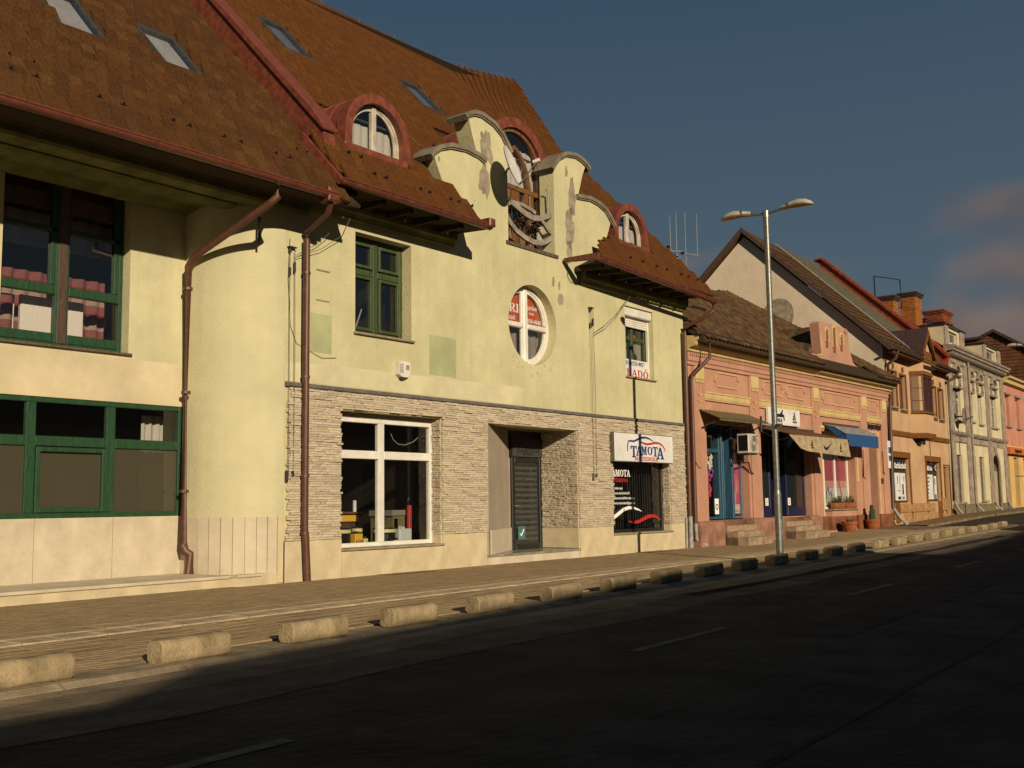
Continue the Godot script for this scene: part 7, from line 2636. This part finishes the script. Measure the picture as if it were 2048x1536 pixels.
# ---------------------------------------------------------------- ornate cream house with attic windows (own axes)
func cream_house() -> void:
	var H := thing("town_house", "cream two-storey house with grey pilasters, arched gateway and attic dormers", "house")
	H.position = Vector3(43.92, 0, 0.03)
	H.rotation.y = deg_to_rad(1.6)
	var s := st()
	var ups := [[0.95, 4.18, 2.15, 5.45], [3.5, 4.26, 4.22, 5.45], [5.19, 4.22, 5.86, 5.45], [7.6, 4.2, 8.72, 5.58]]
	var los := [[0.93, 0.88, 1.84, 2.78], [3.35, 0.85, 4.2, 2.8], [4.85, 0.93, 5.68, 2.8]]
	wall(s, 0.0, -0.2, 10.2, 6.7, -0.35, 0.0, ups + los + [[7.05, 0.4, 8.55, 3.0]])
	box(s, 0.0, -0.2, -10.0, 0.3, 7.3, -0.36)
	box(s, 9.9, -0.2, -10.0, 10.2, 7.3, -0.36)
	put("wall", s, M.cream_house, H)
	# arched gateway
	s = st()
	var sp := [[7.05, 2.25]] + arc(7.8, 2.25, 0.745, 180, 0, 16) + [[8.55, 2.25], [8.55, 3.0], [7.05, 3.0]]
	zprism(s, sp, -0.35, 0.0)
	put("arch_head", s, M.stucco_grey, H)
	s = st()
	ribbon(s, [[6.98, 0.55], [6.98, 2.25]] + arc(7.8, 2.25, 0.82, 180, 0, 16) + [[8.62, 2.25], [8.62, 0.55]], 0.24, 0.0, 0.05)
	zprism(s, [[7.66, 2.98], [7.94, 2.98], [8.0, 3.3], [7.6, 3.3]], 0.0, 0.09)
	put("arch_surround", s, M.stucco_grey, H)
	pbox("gate", M.door_green, H, 7.06, 0.5, -0.3, 7.55, 2.3, -0.26)
	pbox("gate", M.stucco_grey, H, 7.55, 1.4, -0.6, 8.54, 2.3, -0.55)
	pbox("gate", M.peeled, H, 7.55, 0.5, -0.6, 8.54, 1.4, -0.55)
	room(H, 7.0, 0.4, 8.6, 3.0, -2.5, -0.62, M.dark_room)
	# pilasters, bands, cornice
	for p in [[0.08, 0.72], [2.72, 3.28], [6.62, 7.2], [9.7, 10.22]]:
		pbox("pilaster", M.stucco_grey, H, p[0], 0.4, 0.0, p[1], 6.55, 0.07, 0.012)
	pbox("frieze", M.stucco_grey, H, 0.08, 6.48, 0.0, 10.2, 6.74, 0.05)
	s = st()
	xprism(s, [[0.0, 6.46], [0.08, 6.47], [0.1, 6.53], [0.0, 6.55]], 0.05, 10.22)
	put("architrave", s, M.stucco_grey, H)
	s = st()
	xprism(s, [[0.0, 6.72], [0.08, 6.74], [0.1, 6.84], [0.36, 6.87], [0.38, 6.95], [0.44, 6.98], [0.46, 7.06], [0.0, 7.12]], -0.1, 10.3)
	put("cornice", s, M.stucco_grey, H)
	var x := 0.1
	s = st()
	while x < 10.1:
		box(s, x, 6.73, 0.05, x + 0.12, 6.86, 0.3)
		x += 0.24
	put("modillions", s, M.stucco_dark, H)
	x = 3.5
	while x < 6.5:
		s = st()
		zprism(s, arc(x, 6.62, 0.07, 0, 320, 8), 0.05, 0.07)
		put("frieze_ornament", s, M.stucco_dark, H)
		x += 0.24
	s = st()
	xprism(s, [[0.0, 3.52], [0.08, 3.55], [0.14, 3.62], [0.16, 3.70], [0.0, 3.74]], 0.05, 10.25)
	put("string_course", s, M.stucco_grey, H)
	pbox("string_band", M.stucco_grey, H, 0.08, 3.3, 0.0, 10.2, 3.52, 0.03)
	pbox("string_fillet", M.stucco_dark, H, 0.08, 3.28, 0.0, 6.9, 3.31, 0.05)
	pbox("plinth", M.plinth_olive, H, 0.0, 0.1, 0.0, 6.95, 0.8, 0.09, 0.015)
	pbox("plinth", M.plinth_olive, H, 8.65, 0.1, 0.0, 10.22, 0.8, 0.09, 0.015)
	# upper windows with bracketed pediments
	for q in ups:
		var w := window(H, "window", q[0], q[1], q[2], q[3], -0.08, 0.06, 0.06, M.old_white, M.pane_tint, [(q[0] + q[2]) / 2], [q[3] - 0.42], 0.06)
		pbox("room", M.dark_room, w, q[0], q[1], -0.34, q[2], q[3], -0.32)
		var cx: float = (q[0] + q[2]) / 2
		s = st()
		band(s, arc(cx, 6.02, 0.52, 165, 15, 12), arc(cx, 6.02, 0.36, 165, 15, 12), 0.0, 0.14)
		zprism(s, arc(cx, 6.05, 0.34, 180, 0, 12), 0.0, 0.04)
		cbox(s, cx - 0.56, 5.95, 0.0, cx + 0.56, 6.05, 0.16, 0.02)
		for sd in [-1, 1]:
			zprism(s, [[cx + sd * 0.52, 5.95], [cx + sd * 0.38, 5.95], [cx + sd * 0.40, 5.66], [cx + sd * 0.48, 5.56]], 0.0, 0.1)
		put("pediment", s, M.stucco_grey, H)
		cbox_part("hood", H, q[0] - 0.06, q[3], q[2] + 0.06, q[3] + 0.1, 0.12, M.stucco_grey)
		cbox_part("window_sill", H, q[0] - 0.08, q[1] - 0.08, q[2] + 0.08, q[1], 0.1, M.stucco_grey)
		if q == ups[0]:
			pbox("roller_shutter", M.clad_grey, w, q[0] + 0.06, 4.85, -0.155, q[2] - 0.06, 5.42, -0.14)
		elif q == ups[1] or q == ups[2]:
			pbox("roller_shutter", M.clad_grey, w, q[0] + 0.06, 5.08, -0.155, q[2] - 0.06, 5.42, -0.14)
	for q in los:
		var w := window(H, "window", q[0], q[1], q[2], q[3], -0.08, 0.06, 0.06, M.stucco_dark, M.pane_tint, [], [q[3] - 0.5], 0.06)
		pbox("room", M.dark_room, w, q[0], q[1], -0.34, q[2], q[3], -0.32)
		cbox_part("window_sill", H, q[0] - 0.08, q[1] - 0.07, q[2] + 0.08, q[1], 0.12, M.stucco_grey)
	# attic: cream dormer fronts between red roof
	for q in [[0.15, 3.2, 7.92], [6.75, 10.15, 7.9]]:
		s = st()
		wall(s, q[0], 7.05, q[1], q[2], -0.9, -0.02, [[q[0] + 0.75, 7.3, q[1] - 0.85, 7.78]])
		var at := put("attic_dormer", s, M.cream_house, H)
		for p in [[q[0], q[0] + 0.5], [q[1] - 0.6, q[1]]]:
			pbox("attic_pier", M.stucco_grey, at, p[0], 7.05, -0.02, p[1], q[2], 0.06, 0.012)
		var aw := window(at, "window", q[0] + 0.75, 7.3, q[1] - 0.85, 7.78, -0.12, 0.08, 0.06, M.old_white, M.pane_tint, [q[0] + 1.3])
		pbox("room", M.dark_room, aw, q[0] + 0.75, 7.3, -0.5, q[1] - 0.85, 7.78, -0.45)
		pbox("parapet_cap", M.dark_metal, at, q[0] - 0.08, q[2], -0.95, q[1] + 0.08, q[2] + 0.06, 0.12, 0.02)
	s = st()
	xprism(s, [[0.0, 7.05], [-0.1, 7.12], [-4.2, 10.0], [-9.0, 7.0]], 0.02, 10.2)
	put("roof", s, M.roof_red_far, H)
	for q in [[0.12, 0.34], [9.78, 10.1]]:
		pass
	ptube("downpipe", M.stucco_grey, H, [Vector3(3.3, 6.9, 0.12), Vector3(3.3, 0.8, 0.12)], 0.05, 8)
	for xx in [3.36, 6.95, 9.6]:
		ptube("downpipe_foot", M.lead, H, [Vector3(xx - 0.1, 0.85, 0.12), Vector3(xx, 0.65, 0.2), Vector3(xx + 0.12, 0.5, 0.34)], 0.05, 8)
	rebase(H, Vector3(5.1, 0.4, -4.5))
	var D := thing("satellite_dish", "small grey satellite dish under the cream house's left upper window", "satellite dish")
	D.transform = Transform3D(Basis(Vector3.UP, deg_to_rad(1.6)), Vector3(43.92, 0, 0.03))
	s = st()
	zprism(s, arc(1.2, 4.3, 0.34, 0, 345, 23), 0.32, 0.35)
	put("reflector", s, M.stucco_dark, D)
	ptube("arm", M.dark_metal, D, [Vector3(1.2, 4.3, 0.0), Vector3(1.2, 4.3, 0.33)], 0.03, 6)
	ptube("arm", M.dark_metal, D, [Vector3(1.3, 4.15, 0.33), Vector3(1.9, 4.32, 0.5)], 0.02, 6)
	rebase(D, Vector3(1.2, 4.0, 0.0))

func cbox_part(nm: String, par: Node3D, x0: float, y0: float, x1: float, y1: float, z: float, m: Material) -> void:
	pbox(nm, m, par, x0, y0, -0.1, x1, y1, z, 0.015)

# ---------------------------------------------------------------- farther houses
func far_houses() -> void:
	var H := thing("town_house", "far pink upper-floor house with yellow ground floor at the right edge", "house")
	H.position = Vector3(54.06, 0, -0.25)
	H.rotation.y = deg_to_rad(1.2)
	var s := st()
	var holes := []
	for k in 8:
		var x := 0.62 + k * 2.28
		holes.append([x, 4.42, x + 0.78, 5.86])
	wall(s, 0.0, 3.5, 24.0, 6.5, -0.35, 0.0, holes)
	put("upper_wall", s, M.far_pink, H)
	s = st()
	wall(s, 0.0, -0.1, 24.0, 3.5, -0.35, 0.0, [[0.1, 0.6, 0.75, 2.98], [1.7, 0.6, 2.75, 2.96], [3.9, 0.6, 4.9, 2.96], [6.0, 0.6, 7.0, 2.96]])
	box(s, 0.0, -0.1, -10.0, 0.3, 6.4, -0.36)
	box(s, 23.7, -0.1, -10.0, 24.0, 6.4, -0.36)
	put("lower_wall", s, M.far_yellow, H)
	for q in holes:
		var w := window(H, "window", q[0], q[1], q[2], q[3], -0.14, 0.07, 0.06, M.old_white, M.pane_tint, [], [q[3] - 0.45], 0.06)
		pbox("curtain", M.lace, w, q[0], q[1], -0.34, q[2], q[3], -0.32)
		cbox_part("hood", H, q[0] - 0.15, q[3] + 0.05, q[2] + 0.15, q[3] + 0.16, 0.12, M.stucco_grey)
		cbox_part("window_sill", H, q[0] - 0.08, q[1] - 0.08, q[2] + 0.08, q[1], 0.12, M.stucco_grey)
	for q in [[0.1, 0.6, 0.75, 2.98], [1.7, 0.6, 2.75, 2.96], [3.9, 0.6, 4.9, 2.96], [6.0, 0.6, 7.0, 2.96]]:
		var w := window(H, "shop_window", q[0], q[1], q[2], q[3], -0.3, 0.06, 0.06, M.old_white if q[0] < 1 else M.window_brown, M.pane_tint, [], [1.1, 2.2] if q[0] < 1 else [])
		pbox("room", M.dark_room, w, q[0], q[1], -0.5, q[2], q[3], -0.48)
	pbox("fascia", M.far_orange, H, 0.05, 3.08, 0.0, 8.0, 3.4, 0.25, 0.02)
	text("lettering", "Gyógyszertár", H, Vector3(1.6, 3.24, 0.26), 0.17, M.letter_black, "Droid Serif", 800, 0.01, 1.0)
	s = st()
	xprism(s, [[0.0, 6.4], [0.2, 6.45], [0.25, 6.6], [0.4, 6.65], [0.4, 6.75], [0.0, 6.8]], 0.0, 24.0)
	put("cornice", s, M.yellow_trim, H)
	s = st()
	xprism(s, [[0.42, 6.72], [-4.5, 9.2], [-9.8, 6.4]], -0.02, 24.0)
	put("roof", s, M.roof_dark_far, H)
	s = st()
	zprism(s, arc(1.85, 2.05, 0.2, 0, 340, 17), 0.5, 0.54)
	var rs := put("hanging_sign", s, M.dark_metal, H)
	ptube("bracket", M.dark_metal, rs, [Vector3(1.85, 2.05, 0.0), Vector3(1.85, 2.05, 0.52)], 0.02, 6)
	rebase(H, Vector3(12, 0.5, -4.5))
	# tall brick-coloured gable behind
	var G := thing("house", "tall brown roofed house rising behind the cream house", "house")
	s = st()
	xprism(s, [[3.4, -0.2], [3.4, 6.2], [-2.7, 10.3], [-3.4, 9.98], [-9.0, 9.9], [-14.0, 6.0], [-14.0, -0.2]], 64.0, 64.3)
	xprism(s, [[-1.0, -0.2], [-1.0, 5.0], [-13.7, 5.0], [-13.7, -0.2]], 64.3, 76.0)
	put("gable_wall", s, M.far_gable, G)
	s = st()
	xprism(s, [[3.6, 6.05], [3.6, 6.2], [-2.7, 10.45], [-3.5, 10.1], [-9.2, 10.02], [-14.3, 6.1], [-14.3, 5.95], [-9.0, 9.88], [-3.4, 9.96], [-2.7, 10.28]], 63.8, 76.0)
	put("roof", s, M.roof_dark_far, G)
	pbox("window", M.dark_metal, G, 63.97, 7.35, 0.2, 64.0, 8.1, 0.9)
	for r in 24:
		pbox("tile_course", M.far_gable, G, 63.97, 5.6 + r * 0.19, maxf(-13.0, -13.4 + maxf(0, r * 0.19 - 0.5) * 1.3), 64.0, 5.64 + r * 0.19, 3.2 - maxf(0.0, r * 0.19 - 0.7) * 1.5)
	pbox("window_frame", M.old_white, G, 63.95, 7.3, 0.9, 63.99, 8.15, 1.25)
	rebase(G, Vector3(70, 0, -5))
	# chimneys that rise behind the roofs
	var lab := ["short orange brick chimney behind the red party wall", "tall orange brick chimney with flared cap behind the tan house", "stepped red brick chimney above the cream house's left attic", "small grey-topped chimney between the two taller chimneys"]
	var dat := [[49.75, 50.45, -4.3, -3.7, 7.4, 10.5, "orange_brick"], [52.75, 53.75, -4.3, -3.6, 7.2, 11.1, "orange_brick"], [57.3, 58.9, -4.5, -3.6, 7.0, 10.85, "red_brick"], [54.9, 55.8, -4.4, -3.8, 7.2, 10.1, "red_brick"]]
	for k in 4:
		var q: Array = dat[k]
		var C := thing("chimney", lab[k], "chimney", "chimneys on the far roofs")
		var m: Material = M[q[6]]
		s = st()
		box(s, q[0], q[4], q[2], q[1], q[5] - 0.3, q[3])
		put("shaft", s, m, C)
		var courses := 14
		for r in courses:
			var y: float = q[5] - 0.3 - (r + 1) * 0.13
			s = st()
			box(s, q[0] - 0.012, y + 0.012, q[2] - 0.012, q[1] + 0.012, y + 0.115, q[3] + 0.012)
			put("brick_course", s, m, C)
		s = st()
		var e := 0.0
		for r in 3:
			e = 0.04 + 0.05 * r
			box(s, q[0] - e, q[5] - 0.3 + r * 0.08, q[2] - e, q[1] + e, q[5] - 0.222 + r * 0.08, q[3] + e)
		put("cap", s, M.bay_roof if k != 2 else m, C)
		if k == 2:
			s = st()
			for r in 2:
				box(s, q[0] - 0.1, q[5] - 1.1 + r * 0.38, q[2] - 0.1, q[1] + 0.1, q[5] - 1.0 + r * 0.38, q[3] + 0.1)
			put("ledge", s, m, C)
		rebase(C, Vector3((q[0] + q[1]) / 2, q[4], (q[2] + q[3]) / 2))
	var A := thing("antenna", "thin rectangular wire frame aerial standing over the red party wall", "antenna")
	ptube("mast", M.dark_metal, A, [Vector3(48.2, 8.8, -4.0), Vector3(48.2, 11.12, -4.0), Vector3(51.9, 11.55, -4.0), Vector3(51.95, 10.15, -4.0), Vector3(50.9, 10.1, -4.0)], 0.03, 6)
	rebase(A, Vector3(50, 8.8, -4))

func lamp(label: String, x: float, z: float, y0: float, h: float, yaw: float, signs: bool) -> void:
	var L := thing("street_lamp", label, "street lamp", "street lamps")
	L.position = Vector3(x, y0, z)
	L.rotation.y = yaw
	ptube("pole", M.galv, L, [Vector3(0, -0.1, 0), Vector3(0, 1.4, 0), Vector3(0.0, h * 0.6, 0), Vector3(0.0, h, 0)], 0.052, 14)
	var s := st()
	lathe(s, Vector3.ZERO, [[0.066, -0.05], [0.066, 1.2], [0.052, 1.26]], 14)
	put("pole_sleeve", s, M.galv, L)
	pbox("inspection_door", M.galv, L, -0.03, 0.45, 0.055, 0.03, 0.75, 0.07, 0.006)
	ptube("arm", M.galv, L, [Vector3(0, h - 0.03, -0.02), Vector3(0, h + 0.0, -0.36)], 0.024, 8)
	ptube("arm", M.galv, L, [Vector3(0, h - 0.03, 0.02), Vector3(0, h + 0.02, 0.36)], 0.024, 8)
	s = st()
	lathe(s, Vector3(0, h, 0), [[0.06, -0.1], [0.06, 0.02], [0.0, 0.03]], 12)
	put("pole_cap", s, M.galv, L)
	for sg in [-1, 1]:
		# lamp head: lofted shell, narrow at the arm, broad and drooping at the tip
		s = st()
		s.set_smooth_group(1)
		var prof := [[0.28, 0.03, 0.03, 0.0], [0.32, 0.05, 0.05, 0.0], [0.46, 0.075, 0.075, 0.01], [0.62, 0.105, 0.10, 0.015], [0.76, 0.10, 0.085, 0.005], [0.86, 0.06, 0.05, -0.015], [0.90, 0.012, 0.012, -0.03]]
		var rings := []
		var rings2 := []
		for q in prof:
			var r1 := []
			var r2 := []
			for k in 9:
				var a := PI * k / 8.0
				r1.append(Vector3(cos(a) * q[1], h + 0.02 + q[3] + sin(a) * q[2], sg * q[0]))
				r2.append(Vector3(cos(a) * q[1] * 0.97, h + 0.018 + q[3] - sin(a) * q[2] * (0.55 if q[0] > 0.45 else 0.9), sg * q[0]))
			rings.append(r1)
			rings2.append(r2)
		for i in rings.size() - 1:
			for k in 8:
				if sg > 0:
					quad(s, rings[i][k + 1], rings[i][k], rings[i + 1][k], rings[i + 1][k + 1])
				else:
					quad(s, rings[i][k], rings[i][k + 1], rings[i + 1][k + 1], rings[i + 1][k])
		var hd := put("lamp_head", s, M.lamp_head, L)
		s = st()
		s.set_smooth_group(1)
		for i in rings2.size() - 1:
			for k in 8:
				if sg < 0:
					quad(s, rings2[i][k + 1], rings2[i][k], rings2[i + 1][k], rings2[i + 1][k + 1])
				else:
					quad(s, rings2[i][k], rings2[i][k + 1], rings2[i + 1][k + 1], rings2[i + 1][k])
		put("lamp_bowl", s, M.lamp_glass, hd)
		pbox("hinge_band", M.galv, hd, -0.078, h + 0.02, sg * 0.45 - 0.012, 0.078, h + 0.105, sg * 0.45 + 0.012)
	if signs:
		# bracket clamp for a small flag or sign, part way up the pole
		ptube("clamp", M.lead, L, [Vector3(-0.12, 2.41, 0.2), Vector3(-0.05, 2.42, 0.07), Vector3(0.06, 2.42, 0.06), Vector3(0.2, 2.40, 0.02)], 0.018, 6)
		ptube("clamp", M.lead, L, [Vector3(-0.3, 2.42, -0.12), Vector3(-0.05, 2.41, -0.065), Vector3(0.07, 2.41, -0.05)], 0.018, 6)
		ptube("clamp", M.dark_metal, L, [Vector3(-0.3, 2.56, -0.12), Vector3(-0.3, 2.28, -0.12)], 0.02, 6)

func opposite_houses() -> void:
	# the row across the street, whose roofs shade the road
	var dat := [[-30.0, -4.3, [[-30, 21.4], [-4.3, 21.45]], 5.86, "long low house across the street to the far left, behind the viewer"], [-4.3, 13.1, [[-4.3, 23.26], [-0.2, 22.8], [6, 21.93], [13.1, 21.6]], 6.90, "ridge-roofed house across the street, directly behind the viewer"], [13.1, 26.0, [[13.1, 22.35], [17, 22.1], [24.5, 21.05], [26, 20.9]], 6.34, "lower house across the street, right behind the viewer's shoulder"], [26.0, 44.0, [[26, 21.2], [44, 20.4]], 6.85, "taller house across the street, farther along on the right"], [44.0, 70.0, [[44, 20.4], [70, 19.4]], 6.9, "last tall house across the street, at the far right"]]
	for q in dat:
		var H := thing("house", q[4], "house", "houses across the street")
		var xa: float = q[0]
		var xb: float = q[1]
		var line: Array = q[2]
		var n := line.size() - 1
		var s := st()
		var r := st()
		for i in n:
			var a: float = line[i][0]
			var b: float = line[i + 1][0]
			var za: float = line[i][1]
			var zb: float = line[i + 1][1]
			var zr := 0.0
			var h: float = q[3]
			var ha := h
			var hb := h
			var zf := 18.4
			for w in [[zf, 0.0, zf, 3.9]]:
				quad(s, Vector3(b, -0.2, zf), Vector3(b, 3.9, zf), Vector3(a, 3.9, zf), Vector3(a, -0.2, zf))
			quad(s, Vector3(a, -0.2, 26.5), Vector3(a, 3.9, 26.5), Vector3(b, 3.9, 26.5), Vector3(b, -0.2, 26.5))
			quad(r, Vector3(b, 3.8, zf - 0.4), Vector3(b, hb, zr + zb), Vector3(a, ha, zr + za), Vector3(a, 3.8, zf - 0.4))
			quad(r, Vector3(a, 3.8, 26.9), Vector3(a, ha, zr + za), Vector3(b, hb, zr + zb), Vector3(b, 3.8, 26.9))
			if i == 0:
				quad(s, Vector3(a, -0.2, 26.5), Vector3(a, 3.9, 26.5), Vector3(a, 3.9, zf), Vector3(a, -0.2, zf))
				tri(s, Vector3(a, 3.85, zf - 0.2), Vector3(a, ha - 0.05, zr + za), Vector3(a, 3.85, 26.7))
			if i == n - 1:
				quad(s, Vector3(b, -0.2, zf), Vector3(b, 3.9, zf), Vector3(b, 3.9, 26.5), Vector3(b, -0.2, 26.5))
				tri(s, Vector3(b, 3.85, 26.7), Vector3(b, hb - 0.05, zr + zb), Vector3(b, 3.85, zf - 0.2))
		put("wall", s, M.opp_wall, H)
		put("roof", r, M.tile_red, H)
		var k := 0
		var x: float = xa + 1.5
		while x < xb - 2.0:
			pbox("window", M.dark_metal, H, x, 1.0, 18.37, x + 1.1, 2.7, 18.42)
			x += 3.0
		rebase(H, Vector3((xa + xb) / 2, 0, 22))

func _ready() -> void:
	setup()
	materials()
	materials2()
	mat("blue_room", 0.035, 0.06, 0.10, 0.6, "fine", 1.0)
	ground()
	main_house()
	left_house()
	pink_house()
	tan_house()
	cream_house()
	far_houses()
	opposite_houses()
	kerb_blocks()
	lamp("galvanised double-headed street lamp at the kerb before the pink house", 17.95, 4.15, -0.03, 6.28, 0.0, true)
	lamp("distant pale street lamp above the far pink house, at the right edge", 43.8, 3.2, 0.15, 6.6, 0.0, false)
	main_things()
	pink_things()
